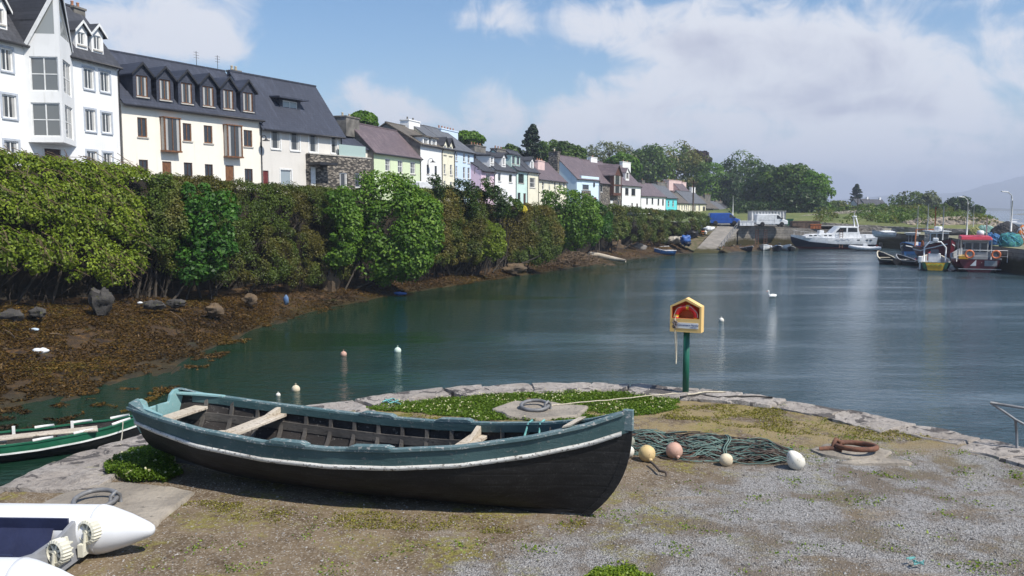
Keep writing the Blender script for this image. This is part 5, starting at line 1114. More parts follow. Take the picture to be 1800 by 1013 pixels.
    mb = MB(); mb.prism([(1.6, -.02, -.05), (5.4, -.02, -.05), (5.7, -.02, .03), (1.0, -.02, .06)], (0, .04, 0)); O('keel', mb, M_TAR, r)
    # thole pads on the gunwales
    for s, xs in ((-1, ((468, 782), (612, 793))), (1, ((640, 728), (772, 744)))):
        for a in xs:
            x0 = loc(*a, .70).x; rows = []
            for i in range(9):
                u = (x0 + i * .065) / Lh; p = h.p(u, 1, s, .012) + Vector((0, 0, .03)); e = .028 if 0 < i < 8 else .004; rows.append([p + Vector((0, -.055, -.01)), p + Vector((0, -.055, e)), p + Vector((0, .055, e)), p + Vector((0, .055, -.01))])
            mb = MB(); mb.grid(rows, close=True); mb.add(rows[0] + rows[-1], [(0, 1, 2, 3), (7, 6, 5, 4)]); O('thole_pad', mb, M_TEALW, r)
    for dx in (0, .16):
        u = .80 + dx / Lh; p = h.p(u, 1, 1, .0); mb = MB(); mb.tube([p + Vector((-.05 + dx * .3, -.12, -.2)), p + Vector((0, -.05, .02)), p + Vector((.02, .03, .04)), p + Vector((.02, .08, -.05))], .012, 6); O('rope_loop', mb, M_ROPEB, r, True)
    mb = MB(); mb.lathe([(.02, 0), (.07, .02), (.08, .07), (.055, .12), (.01, .14)], 12, (3.05, -.3, .17)); O('bailer', mb, M_STRIPE, r, True)
M_ROPEB = simple('turquoise_rope', (.16, .42, .40), (.09, .25, .25), 20, .8, .3, .004); M_ROPEW = simple('pale_rope', (.60, .54, .42), (.42, .37, .28), 30, .85, .4, .004, fine=160); M_ROPEK = simple('black_rope', (.025, .023, .022), (.05, .045, .04), 20, .85, .3, .004)
rowing_boat()
# ---- green and white boat on the water behind the stern
M_GREEN = worn('green_boat_paint', (.012, .10, .052), (.018, .13, .07), (.05, .12, .08), .4); M_WHITEP = simple('white_boat_paint', (.74, .74, .72), (.6, .6, .57), 3, .45, .1)
def green_boat():
    a, c = G(-260, 835, 0), G(262, 752, .35); ax = c - a; L = 6.2; d = Vector((ax.x, ax.y, 0)).normalized(); o = Vector((c.x, c.y, -.12)) - d * L
    h = Hull(L, [(0, .45), (.2, .65), (.5, .74), (.75, .6), (.92, .25), (1, .02)], [(0, .62), (.3, .58), (.6, .58), (.85, .68), (1, .84)], [(0, .06), (.3, 0), (.8, 0), (1, .05)], .3)
    r = T('moored_boat', 'green and white rowing boat afloat behind the stern of the black boat', 'rowing boat', tuple(o), math.atan2(d.y, d.x)); tb = lambda u: h.tz(u, .22)
    mb = MB()
    for s in (1, -1): h.shell(mb, 0, tb, s, 40, 8)
    O('hull', mb, M_TAR, r, True); mb = MB()
    for s in (1, -1): h.shell(mb, .02, .98, s, 30, 8, off=-.025)
    mb.f = [f[::-1] for f in mb.f]; O('inner_planking', mb, M_INSIDE, r, True)
    for s in (1, -1):
        mb = MB(); h.shell(mb, tb, 1, s, 40, 4, off=.004); O('sheer_strake', mb, M_GREEN, r, True)
        mb = MB(); h.rail(mb, s, lambda u: h.tz(u, .2), .02, .5, 40, 0, .99, 0, -.012); O('white_stripe', mb, M_WHITEP, r)
        mb = MB(); h.rail(mb, s, 1, .018, 2.2, 40, 0, .99, .005, .012); O('gunwale', mb, M_GREEN, r)
        for u in (.38, .58, .72, .86):
            p = h.p(u, 1, s, .01); q = h.p(u + .07, 1, s, .01); mb = MB(); mb.tube([p + Vector((0, 0, .045)), p.lerp(q, .5) + Vector((0, 0, .05)), q + Vector((0, 0, .045))], .035, 8); O('thole_pad', mb, M_WHITEP, r, True)
    mb = MB(); mb.prism([(1.5, -.10, .56), (1.5, .32, .56), (5.0, .16, .60), (5.0, -.20, .60)], (0, 0, .03)); O('plank', mb, M_OLDWOOD, r)
    for x in (1.5, 2.9, 4.2):
        yb = h.p(x / L, .85, 1, .05).y; mb = MB(); mb.box(x - .1, -yb, .42, x + .1, yb, .46); O('thwart', mb, M_OLDWOOD, r); mb = MB(); mb.box(x + .2, yb - .05, .42, x + .27, yb + .01, .72); O('thole_post', mb, M_WHITEP, r)
    mb = MB(); mb.tube([(3.6, -.35, .66), (4.6, -.55, .68), (5.0, -.6, .69)], [.03, .03, .045], 8); O('oar', mb, M_OLDWOOD, r)
    p = h.p(.9, 1, -1) + Vector((0, 0, .02)); W = (Matrix.Translation(r.location) @ Matrix.Rotation(r.rotation_euler.z, 4, 'Z')); p0 = W @ p; p1 = G(212, 781, ZQ + .04); mb = MB(); mb.tube([p0.lerp(p1, k / 8) - Vector((0, 0, .06 * math.sin(math.pi * k / 8))) for k in range(9)], .010, 6)
    tag(O('mooring_rope', mb, M_ROPEW, None, True), 'thin pale rope from the green boat to the coping stone', 'rope')
green_boat()
# ---- white inflatable
M_PVC = simple('white_inflatable_fabric', (.70, .71, .73), (.62, .63, .655), 1.5, .42, .12, .01, fine=5); M_NAVY = simple('navy_liner', (.012, .016, .045), (.018, .024, .065), 2.5, .6, .5, .02, fine=7); M_GREYB = simple('grey_transom_board', (.26, .265, .28), (.20, .205, .22), 3, .6, .2); M_IVORY = simple('ivory_plastic', (.62, .60, .50), (.54, .52, .43), 4, .5, .1)
def inflatable():
    r = T('inflatable_dinghy', 'white inflatable dinghy with navy floor and flip-up launching wheels', 'inflatable boat', (-3.58, 7.50, ZQ + .01), R(-2)); ty = .65; tr = .238
    def tubeprof(): return [(.245, -5.5), (.245, -.56), (.243, -.48), (.232, -.42), (.16, -.21), (.095, -.06), (.07, -.01), (.045, .025), (.012, .04)]
    for s in (1, -1):
        mb = MB(); mb.lathe([(a * .97, x) for a, x in tubeprof()], 40, (0, s * ty, .24), 'x'); O('buoyancy_tube', mb, M_PVC, r, True)
        mb = MB(); mb.lathe([(.2378, -.52), (.2398, -.515), (.2398, -.49), (.2378, -.485)], 40, (0, s * ty, .24), 'x'); O('seam_band', mb, simple('seam_tape', (.62, .63, .65), None, 3, .5, 0), r, True)
    mb = MB(); rows = []
    for i in range(25):
        x = -5.4 + i * .19; rows.append([(x, y, .10 + .008 * mnoise.noise(Vector((x * 3, y * 4, 0)))) if abs(y) < .46 else (x, y, .40) for y in (-.47, -.46, -.3, -.1, .1, .3, .46, .475)])
    mb.grid(rows, flip=True); O('floor', mb, M_NAVY, r, True)
    mb = MB()
    for s in (1, -1): mb.box(-5.4, s * .435 - .012, .26, -.70, s * .435 + .012, .425)
    O('side_liner', mb, M_NAVY, r)
    mb = MB(); mb.prism([(-.62, -.47, .04), (-.62, .47, .04), (-.68, .45, .40), (-.68, .2, .34), (-.68, -.2, .34), (-.68, -.45, .40)], (.04, 0, 0)); O('transom', mb, M_GREYB, r, bevel=.006)
    mb = MB(); mb.prism([(-.575, -.02, .13), (-.575, .24, .13), (-.61, .22, .34), (-.61, .0, .34)], (.025, 0, 0))
    for k in range(3): mb.box(-.58, .01, .16 + k * .06, -.53, .21, .178 + k * .06)
    O('outboard_pad', mb, M_IVORY, r, bevel=.006)
    for y, x in ((.44, -.50), (-.05, -.52)):
        c = (x, y, .30); w = MB(); Rr, wd = .112, .11; k = 22; rows = []
        ax = Vector((-.35, -.90, .05)).normalized(); e1 = ax.cross(Vector((0, 0, 1))).normalized(); e2 = ax.cross(e1)
        prof = [(.085, wd / 2 - .005), (.090, wd / 2), (Rr, wd / 2 - .012), (Rr, -wd / 2 + .012), (.09, -wd / 2), (.085, -wd / 2 + .005), (.085, wd / 2 - .005)]
        for j in range(k * 2):
            a = math.pi * j / k; d = e1 * math.cos(a) + e2 * math.sin(a); tread = .006 if j % 2 else -.004
            rows.append([Vector(c) + d * (p + (tread if p == Rr else 0)) + ax * q for p, q in prof])
        rows.append(rows[0]); w.grid(rows); wh = O('wheel', w, M_IVORY, r)
        s = MB()
        for j in range(7):
            a = 2 * math.pi * j / 7; d = e1 * math.cos(a) + e2 * math.sin(a); t_ = ax.cross(d); A = Vector(c) + ax * (wd / 2 - .04); s.prism([A + t_ * .016, A - t_ * .016, A + d * .086 - t_ * .008, A + d * .086 + t_ * .008], ax * .025)
        s.tube([Vector(c) - ax * .03, Vector(c) + ax * .055], .022, 10); O('spokes', s, M_IVORY, wh)
        s = MB(); s.tube([Vector(c) - ax * .02, Vector(c) - ax * .012], .084, 20); O('wheel_well', s, TR_DARK, wh)
        lg = MB(); lg.tube([Vector(c) + ax * .05, Vector((x - .03, y - .06, .12))], .016, 8); lg.box(x - .07, y - .10, .08, x - .02, y + .0, .2); O('wheel_leg', lg, M_IVORY, r)
inflatable()
# ---- mooring rings and their slabs
M_IRON = simple('galvanised_iron', (.22, .225, .235), (.15, .15, .155), 9, .6, .4, .006, metal=.3); M_RUST = simple('rusty_iron', (.17, .075, .045), (.10, .05, .035), 9, .85, .5, .008, c3=(.24, .12, .07))
def ground_z(x, y): return ZQ + quay_h(x, y)
def slab_px(label, pts, top, seed, mat=None, rough=.012):
    mb = MB(); slab(mb, [(G(x, y, ZQ).x, G(x, y, ZQ).y) for x, y in pts][::-1], ZQ - .2, ZQ + top, seed, rough=rough); return tag(O('stone_slab', mb, mat or M_STONE, smooth_='auto'), label, 'stone slab', 'flat slabs set in the quay ground')
M_SLABP = simple('pale_slab_stone', (.33, .29, .24), (.21, .185, .155), 1.6, .92, .9, .035, fine=14, c3=(.12, .11, .095))
slab_px('wide flat slab holding the galvanised ring beside the white inflatable', [(60, 897), (120, 868), (185, 852), (262, 855), (346, 868), (300, 905), (262, 935), (150, 945), (40, 935)], .04, 3, M_SLABP)
slab_px('flat slab in the clover holding the roped mooring ring', [(866, 722), (905, 709), (970, 711), (1034, 718), (1020, 734), (950, 741), (896, 738)], .05, 4, M_SLABP)
slab_px('low pale stone under the rusty mooring ring', [(1420, 793), (1455, 781), (1530, 783), (1568, 797), (1550, 812), (1490, 812), (1450, 806)], .03, 5, M_SLABP)
slab_px('long thin pale strip of concrete running from the rusty ring', [(1470, 814), (1540, 808), (1605, 815), (1600, 818), (1500, 819)], .025, 6, M_SLABP)
def ring(label, px, py, R0, r, mat, tilt, rz, z=.06):
    p = G(px, py, ZQ + z); o = T('mooring_ring', label, 'mooring ring', (p.x, p.y, ZQ + z - .02), rz, 'iron mooring rings on the quay')
    mb = MB(); mb.torus((0, 0, R0 * math.sin(tilt) + r), R0, r, 36, 10, Matrix.Rotation(tilt, 3, 'X')); O('ring', mb, mat, o, True)
    mb = MB(); mb.tube([(R0 * .72, -.06, -.05), (R0 * .78, -.05, .10), (R0 * .98, -.01, .14), (R0 * 1.12, .03, .09), (R0 * 1.16, .05, -.05)], r * .8, 9); O('eye_bolt', mb, mat, o, True); return o
ring('galvanised mooring ring on the slab beside the white inflatable', 168, 884, .225, .027, M_IRON, R(9), R(12)); ring('mooring ring with pale rope on the slab in the clover', 940, 717, .23, .03, M_IRON, R(8), R(-8)); ring('rusty brown mooring ring lying on the gravel', 1504, 789, .27, .036, M_RUST, R(5), R(170))
mb = MB(); p = G(1440, 789, ZQ + .05); q = G(1480, 793, ZQ + .05); mb.tube([p, p.lerp(q, .5) + Vector((0, .02, .01)), q], [.03, .04, .035], 8); tag(O('iron_pin', mb, M_RUST, None, True), 'rusty iron pin lying against the rusty mooring ring', 'iron pin')
# ---- lifebuoy housing
M_YEL = simple('yellow_moulded_plastic', (.78, .52, .20), (.72, .48, .18), 3, .45, .08); M_ORNG = simple('orange_red_plastic', (.75, .17, .04), (.66, .14, .034), 4, .5, .08); M_REDB = simple('lifebuoy_red', (.70, .03, .03), (.6, .025, .025), 5, .5, .1); M_YELB = simple('lifebuoy_yellow', (.75, .42, .03), (.68, .36, .03), 5, .5, .1); M_GPOST = simple('green_post_paint', (.008, .085, .055), (.012, .11, .07), 5, .4, .1); M_SIGN = simple('white_sticker', (.78, .78, .76), (.7, .7, .69), 5, .5, 0); M_BLUEI = simple('blue_ink', (.02, .04, .22), None, 5, .5, 0)
def text(body, size, mat, parent, loc, rot, shear=0.0, ext=.0015, name='lettering'):
    c = bpy.data.curves.new(name, 'FONT'); c.body = body; c.size = size; c.shear = shear; c.extrude = ext; c.align_x = 'CENTER'; c.align_y = 'CENTER'; c.materials.append(mat)
    o = bpy.data.objects.new(name, c); COL.objects.link(o); dg = bpy.context.evaluated_depsgraph_get(); me = bpy.data.meshes.new_from_object(o.evaluated_get(dg)); bpy.data.objects.remove(o); o = bpy.data.objects.new(name, me); COL.objects.link(o); o.parent = parent; o.location = loc; o.rotation_euler = rot; return o
def lifebuoy():
    p = G(1205, 694, ZQ); r = T('lifebuoy_post', 'yellow and orange lifebuoy housing on a green post at the quay edge', 'lifebuoy post', tuple(p), R(-25)); z0, z1, za, W, dp = 1.17, 1.64, 1.79, .285, .11
    mb = MB(); mb.lathe([(.058, -.1), (.058, z0 + .02)], 18); O('post', mb, M_GPOST, r, True); mb = MB(); mb.lathe([(.1, -.05), (.1, .03), (.065, .045)], 18); O('base_collar', mb, TR_DARK, r, True)
    out = [(-W, z0), (W, z0), (W, z1), (0, za), (-W, z1)]; k = .86; inn = [(-W * .88, z0 + .25), (W * .88, z0 + .25), (W * .88, z1 - .015), (0, za - .05), (-W * .88, z1 - .015)]
    mb = MB(); y0, y1 = -dp, dp; A = [(x, y0, z) for x, z in out]; B = [(x, y1, z) for x, z in out]
    for i in range(5): j = (i + 1) % 5; mb.quad(A[i], B[i], B[j], A[j])
    mb.poly(B); I0 = [(x, y0, z) for x, z in inn]; I1 = [(x, y1 - .03, z) for x, z in inn]
    # front face with an opening: lower panel and a frame
    mb.poly([A[0], A[1], I0[1], I0[0]]); mb.poly([A[1], A[2], I0[2], I0[1]]); mb.poly([A[2], A[3], I0[3], I0[2]]); mb.poly([A[3], A[4], I0[4], I0[3]]); mb.poly([A[4], A[0], I0[0], I0[4]])
    bx = O('housing', mb, M_YEL, r, bevel=.012)
    mb = MB()
    for i in range(5): j = (i + 1) % 5; mb.quad(I0[i], I0[j], I1[j], I1[i])
    mb.poly(I1[::-1]); O('liner', mb, M_ORNG, r)
    mb = MB(); mb.box(-.165, -dp - .006, z0 + .07, .235, -dp - .001, z0 + .175); sg = O('sticker', mb, M_SIGN, r)
    text('Connemara Marine', .050, M_BLUEI, sg, (.04, -dp - .0075, z0 + .132), (R(90), 0, 0), .35)
    mb = MB()
    for i in range(7): mb.box(.085 + i * .018, -dp - .0085, z0 + .085, .085 + i * .018 + (.012 if i % 3 else .008), -dp - .006, z0 + .097)
    O('small_print', mb, M_BLUEI, sg)
    # the ring itself hangs inside
    q = r.matrix_basis @ Vector((0, 0, 0)); lb = T('lifebuoy', 'red and yellow lifebuoy hanging inside the yellow housing', 'lifebuoy', tuple(p), R(-25)); R0, rr = .185, .05; cz = z0 + .27; red, yel = MB(), MB(); N = 48
    for s in range(8):
        pts = [(R0 * math.cos(2 * math.pi * (s / 8 + k / 8 / 6) + .25), -.05, cz + R0 * math.sin(2 * math.pi * (s / 8 + k / 8 / 6) + .25)) for k in range(7)]
        if s % 2: (yel.tube(pts[2:5], rr * 1.02, 12))
        (red).tube(pts, rr, 12, caps=False)
    O('ring', red, M_REDB, lb, True); O('bands', yel, M_YELB, lb, True)
    mb = MB(); mb.tube([(R0 * 1.18 * math.cos(a), -.09, cz + R0 * 1.12 * math.sin(a) + .012 * math.sin(a * 6)) for a in [math.pi * (1 - k / 20) for k in range(21)]], .007, 6); O('grab_line', mb, M_ROPEW, lb, True)
    ro = T('throwing_rope', 'pale throwing rope knotted over the lifebuoy housing and hanging down', 'rope', tuple(p), R(-25)); mb = MB(); mb.tube([(-.17, -.12, z0 + .3), (-.175, -.17, z0 + .25), (-.18, -.175, z0 + .1), (-.165, -.17, z0 - .2), (-.15, -.165, z0 - .5), (-.145, -.165, z0 - .58)], .009, 7); mb.tube([(-.15, -.165, z0 + .02), (-.14, -.17, z0 - .2), (-.14, -.165, z0 - .56)], .008, 7); O('tail', mb, M_ROPEW, ro, True)
    mb = MB(); rnd = random.Random(2)
    for i in range(9): mb.tube([(-.18 + rnd.uniform(-.05, .05), -.165 - rnd.uniform(.0, .03), z0 + .06 + rnd.uniform(0, .17)) for _ in range(4)], .010, 6)
    O('knot', mb, simple('soiled_rope', (.35, .28, .2), (.06, .06, .12), 40, .85, .2), ro, True)
lifebuoy()
def ground_rope(name, label, px, mat, r, lift=.02):
    mb = MB(); pts = []
    P = [G(x, y, ZQ + lift) for x, y in px]
    for a, c in zip(P, P[1:]):
        for k in range(6): q = a.lerp(c, k / 6); pts.append(Vector((q.x, q.y, max(ZQ + .065, ground_z(q.x, q.y) + r + .01) + .012 * mnoise.noise(q * 5))))
    mb.tube(pts + [P[-1]], r, 7); return tag(O(name, mb, mat, None, True), label, 'rope')
ground_rope('mooring_rope', 'pale rope stretched over the clover from the ring to the lifebuoy post', [(968, 714), (1020, 709), (1080, 704), (1135, 698), (1196, 692)], M_ROPEW, .009, .05); ground_rope('mooring_rope', 'black rope lying along the coping beside the lifebuoy post', [(1196, 698), (1225, 694), (1262, 699), (1300, 697), (1358, 699)], M_ROPEK, .016, .06); ground_rope('mooring_rope', 'short pale rope end beyond the foot of the lifebuoy post', [(1208, 694), (1240, 690), (1275, 689)], M_ROPEW, .014, .06)
ground_rope('rope_scrap', 'bunch of turquoise rope scraps on the coping before the clover', [(672, 706), (690, 700), (700, 704), (686, 708), (676, 701), (704, 710)], M_ROPEB, .012, .07)
# ---- heap of fishing rope with floats
M_NETG = simple('sea_green_rope', (.075, .125, .11), (.14, .21, .185), 2.5, .85, .4, .004, fine=60); M_NETD = simple('faded_dark_rope', (.060, .048, .042), (.10, .075, .062), 4, .9, .4, .004, fine=60); M_NETB = simple('rusty_net', (.13, .065, .045), (.07, .045, .035), 5, .95, .5, .01)
def rope_heap():
    A, B = G(1095, 782, ZQ), G(1395, 806, ZQ); ax = (B - A); Lh = ax.length; d = ax.normalized(); n = Vector((-d.y, d.x, 0)); r = T('rope_heap', 'long heap of sea green and brown fishing rope off the bow of the black boat', 'rope heap', (A.x, A.y, ZQ), 0); rnd = random.Random(11)
    parts = {}
    def strands(key, N, mat, rad, s0, s1, hmax, wid, wob):
        mb = MB()
        for i in range(N):
            a, c = sorted((rnd.uniform(s0, s1), rnd.uniform(s0, s1))); 
            if c - a < .35: c = min(s1, a + rnd.uniform(.4, 1.1))
            off = rnd.gauss(0, wid * .5); sd = rnd.uniform(0, 99); pts = []; K = max(8, int((c - a) * 9))
            for k in range(K + 1):
                s = lerp(a, c, k / K); o = off + wob * mnoise.noise(Vector((s * 1.7, sd, 0))) + .09 * mnoise.noise(Vector((s * 5, sd, 3))); e = max(0, 1 - (abs(o) / (wid * 1.25)) ** 2) * min(1, (s + .25) * 2.5, (Lh + .15 - s) * 2.2)
                z = rad + .01 + max(0, e) * hmax * (.35 + .65 * abs(mnoise.noise(Vector((s * 1.3, sd, 7)))) * 1.6); q = A + d * s + n * o; pts.append((q.x - A.x, q.y - A.y, min(z, hmax + .04)))
            mb.tube(pts, rad * rnd.uniform(.8, 1.15), 6)
        O(key, mb, mat, r, True)
    strands('green_rope', 230, M_NETG, .0075, -.3, Lh, .21, .33, .34); strands('brown_rope', 260, M_NETD, .0078, -.1, Lh * .97, .20, .33, .36); strands('dark_net', 110, M_NETB, .012, .1, Lh * .62, .16, .30, .45)
    mb = MB()
    for k in range(14):
        s = Lh * .62; a = k / 13 * math.pi; q = A + d * (s + .03 * math.sin(k)) + n * (.33 * math.cos(a)); mb.v += []; 
        parts.setdefault('b', []).append((q.x - A.x, q.y - A.y, .03 + .21 * math.sin(a)))
    for t in (0, .03): mb.tube([(x + d.x * t, y + d.y * t, z) for x, y, z in parts['b']], .010, 6)
    O('binding', mb, M_NETG, r, True)
rope_heap()
M_FY = simple('stained_yellow_float', (.60, .45, .20), (.52, .38, .19), 4, .6, .3, .01, c3=(.16, .11, .05)); M_FP = simple('faded_pink_float', (.52, .31, .23), (.45, .28, .22), 4, .6, .3, .01, c3=(.25, .13, .09)); M_FW = simple('dirty_white_float', (.72, .70, .64), (.60, .57, .50), 3, .6, .2, .01, c3=(.22, .18, .13)); M_FC = simple('cream_float', (.66, .58, .42), (.55, .46, .33), 4, .6, .3, .01, c3=(.25, .2, .13))
def float_(label, px, py, r, mat, sc=(1, 1, 1), neck=True, cone=False, rot=(0, 0, 0)):
    p = G(px, py, ZQ); o = T('float', label, 'fishing float', (p.x, p.y, ground_z(p.x, p.y) + r * sc[2] * .93), 0, 'fishing floats beside the rope heap'); mb = MB()
    if cone: mb.lathe([(.01, -r), (r * .5, -r * .96), (r * .86, -r * .7), (r, -r * .2), (r * .9, r * .35), (r * .6, r * 1.0), (r * .3, r * 1.35), (.02, r * 1.45)], 22)
    else: mb.blob((0, 0, 0), r, px, .03, 1.2, 22, 14, sc)
    b_ = O('ball', mb, mat, o, True); b_.rotation_euler = rot
    if neck: mb = MB(); v = Vector((.25, -.75, -.45)).normalized(); mb.tube([v * r * .9, v * r * 1.12, v * r * 1.2], [r * .26, r * .24, r * .12], 10); O('eye', mb, mat, o, True)
    return o
float_('large stained yellow float with a rope tail', 1137, 811, .115, M_FY); float_('large faded pink float', 1185, 806, .115, M_FP); float_('small white ball float tucked behind the bow of the black boat', 1104, 806, .085, M_FW, neck=False); float_('grey-green float half hidden behind the bow', 1104, 790, .10, simple('grey_float', (.3, .3, .24), (.22, .22, .18), 4, .7, .2), neck=False); float_('small cream float lying on its side in the rope', 1276, 818, .092, M_FC, (1, .85, .95), neck=False); float_('white pear shaped float at the end of the rope heap', 1398, 824, .115, M_FW, neck=False, cone=True, rot=(R(14), R(-35), 0))
ground_rope('rope_tail', 'short brown rope tail from the yellow float', [(1143, 818), (1152, 826), (1160, 834), (1172, 836)], M_NETD, .016)
# ---- pipe rail of the ladder at the right
def rail():
    p = G(1786, 800, ZQ); r = T('ladder_rail', 'galvanised pipe handrail of a ladder at the quay edge', 'handrail', tuple(p)); L = lambda x, y, Y: D(x, y, Y) - p; Y = p.y + .35; mb = MB(); mb.tube([L(1741, 708, Y + .1), L(1765, 712, Y), L(1840, 724, Y - .2), L(1960, 742, Y - .5)], .020, 8); O('top_rail', mb, M_IRON, r, True); mb = MB(); mb.tube([L(1741, 708, Y + .1), L(1762, 722, Y), L(1785, 738, Y - .1), L(1830, 762, Y - .2), L(1880, 800, Y - .3)], .018, 8); O('brace', mb, M_IRON, r, True); mb = MB(); mb.tube([L(1785, 738, Y - .1), L(1787, 762, Y - .1), L(1788, 800, Y - .1)], .018, 8); O('upright', mb, M_IRON, r, True)
rail()
# ---- floats and bird on the water
def buoy(label, px, py, r, mat):
    p = G(px, py, 0); o = T('mooring_buoy', label, 'buoy', (p.x, p.y, r * .35), 0, 'small buoys floating in the harbour'); mb = MB(); mb.blob((0, 0, 0), r, px, .02, 1, 18, 12); O('ball', mb, mat, o, True); mb = MB(); mb.tube([(0, 0, r * .9), (0, 0, r * 1.25)], r * .16, 8); mb.torus((0, 0, r * 1.3), r * .14, r * .05, 12, 6, Matrix.Rotation(R(90), 3, 'X')); O('eye', mb, mat, o, True)
buoy('cream ball buoy floating off the stern of the black boat', 520, 687, .14, M_FC); buoy('small flat white float beside the cream ball buoy', 489, 696, .075, M_FW); buoy('white ball buoy with a green tinge in the middle of the near water', 699, 619, .15, simple('greenish_float', (.55, .66, .58), (.5, .58, .5), 4, .6, .1)); buoy('pink ball buoy left alone near the weedy shore', 604, 625, .13, M_FP); buoy('tiny white float below the white bird', 1268, 565, .14, M_FW)
def bird():
    p = G(1358, 523, 0); r = T('swan', 'white swan resting on the harbour water', 'bird', (p.x, p.y, 0), R(200)); r.scale = (.75, .75, .75); mb = MB(); rows = []
    for i in range(15):
        t = i / 14; w = .21 * math.sin(math.pi * min(1, t * .93 + .05)) ** .7; rows.append([(-.42 + .84 * t, w * math.cos(a), .10 + .10 * t * (1 - t) * 2 + (.16 if t < .2 else .0) * (0.2 - t) * 3 + w * .85 * math.sin(a)) for a in [2 * math.pi * k / 14 for k in range(14)]])
    mb.grid(rows, close=True); mb.tube([(.30, 0, .16), (.44, 0, .30), (.42, 0, .46), (.40, 0, .56), (.47, 0, .62), (.55, 0, .59)], [.10, .06, .05, .05, .062, .035], 10); O('body', mb, M_FW if False else M_SIGN, r, True); mb = MB(); mb.tube([(.55, 0, .59), (.65, 0, .55)], [.03, .01], 8); O('beak', mb, M_ORNG, r, True)
bird()
# ---- ground cover on the quay
def pip(x, y, poly):
    c = False; n = len(poly)
    for i in range(n):
        (x1, y1), (x2, y2) = poly[i], poly[i - 1]
        if (y1 > y) != (y2 > y) and x < (x2 - x1) * (y - y1) / (y2 - y1) + x1: c = not c
    return c
def cover(name, label, cat, polys, n, leaf, mat, h0=.02, h1=.08, seed=0, noise_cut=-.15, hole=None, up=.9, mound=0.0, dens_s=1.6):
    rng = np.random.default_rng(seed); pos = []; polys = [[(G(x, y, ZQ).x, G(x, y, ZQ).y) for x, y in P] for P in polys]; hole = [(G(x, y, ZQ).x, G(x, y, ZQ).y) for x, y in hole] if hole else None
    A = [max(.05, (max(p[0] for p in P) - min(p[0] for p in P)) * (max(p[1] for p in P) - min(p[1] for p in P))) for P in polys]
    for P, a in zip(polys, A):
        x0, x1, y0, y1 = min(p[0] for p in P), max(p[0] for p in P), min(p[1] for p in P), max(p[1] for p in P); cx, cy = (x0 + x1) / 2, (y0 + y1) / 2
        for _ in range(int(n * a / sum(A))):
            x, y = rng.uniform(x0, x1), rng.uniform(y0, y1); j = .12 * mnoise.noise(Vector((x * 3, y * 3, 9)))
            if not pip(x + j, y + j, P) or (hole and pip(x, y, hole)) or mnoise.noise(Vector((x * dens_s, y * dens_s, seed))) + .3 * mnoise.noise(Vector((x * 9, y * 9, seed))) + rng.random() ** 3 * .42 - .08 < noise_cut: continue
            e = 1 - ((x - cx) / (x1 - x0) * 2) ** 2 * .5 - ((y - cy) / (y1 - y0) * 2) ** 2 * .5; pos.append((x, y, ground_z(x, y) + (h0 + (h1 - h0) * rng.random() ** 1.5) * (.6 + .8 * abs(mnoise.noise(Vector((x * 2.3, y * 2.3, 4))))) + mound * max(0, e) * rng.random()))
    pos = np.array(pos); m_ = len(pos); nr = rng.normal(size=(m_, 3)) * .55 + np.array([0, 0, up]); o = leaf_mesh(name, pos, nr, leaf * (.6 + .8 * rng.random(m_)), rng.random(m_), mat); return stuff(o, label, cat), pos
L_CLOV = leaf_mat('clover_leaves', ['#3a5215', '#587422', '#7c9636'], .4); L_TURF = leaf_mat('turf_blades', ['#5a5a20', '#7a7630', '#989046'], .3); L_WEED = leaf_mat('weed_leaves', ['#4a6118', '#6a8324', '#8a9c34'], .3); L_FLOW = leaf_mat('clover_flowers', ['#b5b082', '#cac79c', '#dcd9c0'], .3)
CLV = [(640, 722), (690, 709), (762, 703), (800, 697), (850, 690), (930, 689), (1000, 687), (1090, 690), (1150, 692), (1192, 702), (1196, 716), (1150, 726), (1060, 735), (1030, 741), (900, 741), (850, 738), (790, 733), (720, 728)]
HOLE = [(866, 722), (905, 709), (970, 711), (1034, 718), (1020, 734), (950, 741), (896, 738)]
_, cp = cover('clover', 'bright green clover lawn with white flowers behind the black boat', 'clover', [CLV], 60000, .036, L_CLOV, .010, .055, 1, -.45, HOLE)
def flowers(label, cp, n, seed, size, bias=None):
    rng = np.random.default_rng(seed); k = rng.choice(len(cp), n * 3, replace=False); p = cp[k]; ok = np.array([mnoise.noise(Vector((q[0] * 1.3, q[1] * 1.3, 2))) > -.05 for q in p]); p = p[ok][:n]; P = np.repeat(p, 3, 0) + rng.normal(size=(len(p) * 3, 3)) * size * .18 + np.array([0, 0, .035]); nr = rng.normal(size=P.shape) * .5 + np.array([0, -.3, 1]); stuff(leaf_mesh('clover_flowers', P, nr, np.full(len(P), size), rng.random(len(P)), L_FLOW, aspect=.95), label, 'flowers')
flowers('white clover flower heads in the lawn behind the black boat', cp, 230, 5, .026)
_, cp2 = cover('clover', 'mound of clover beside the stern of the black boat', 'clover', [[(178, 842), (200, 812), (228, 795), (262, 790), (300, 812), (322, 838), (290, 852), (232, 850)]], 30000, .030, L_CLOV, .015, .07, 2, -.9, None, .9, .16)
flowers('white clover heads on the mound beside the stern', cp2, 90, 6, .028)
cover('grass', 'short dry turf spreading between the nets and the coping', 'grass', [[(1150, 735), (1200, 712), (1330, 712), (1480, 742), (1640, 772), (1560, 780), (1400, 765), (1250, 745)], [(640, 740), (720, 730), (850, 742), (1020, 745), (1000, 755), (700, 745)]], 30000, .028, L_TURF, .003, .02, 3, .0)
cover('weeds', 'scattered small green weeds and grass tufts across the gravel', 'weeds', [[(300, 905), (900, 925), (1110, 850), (1420, 835), (1800, 800), (1800, 1013), (200, 1013)], [(1200, 740), (1800, 800), (1800, 850), (1430, 830)]], 42000, .028, L_WEED, .004, .026, 4, .40, None, .7, 0, 2.1)
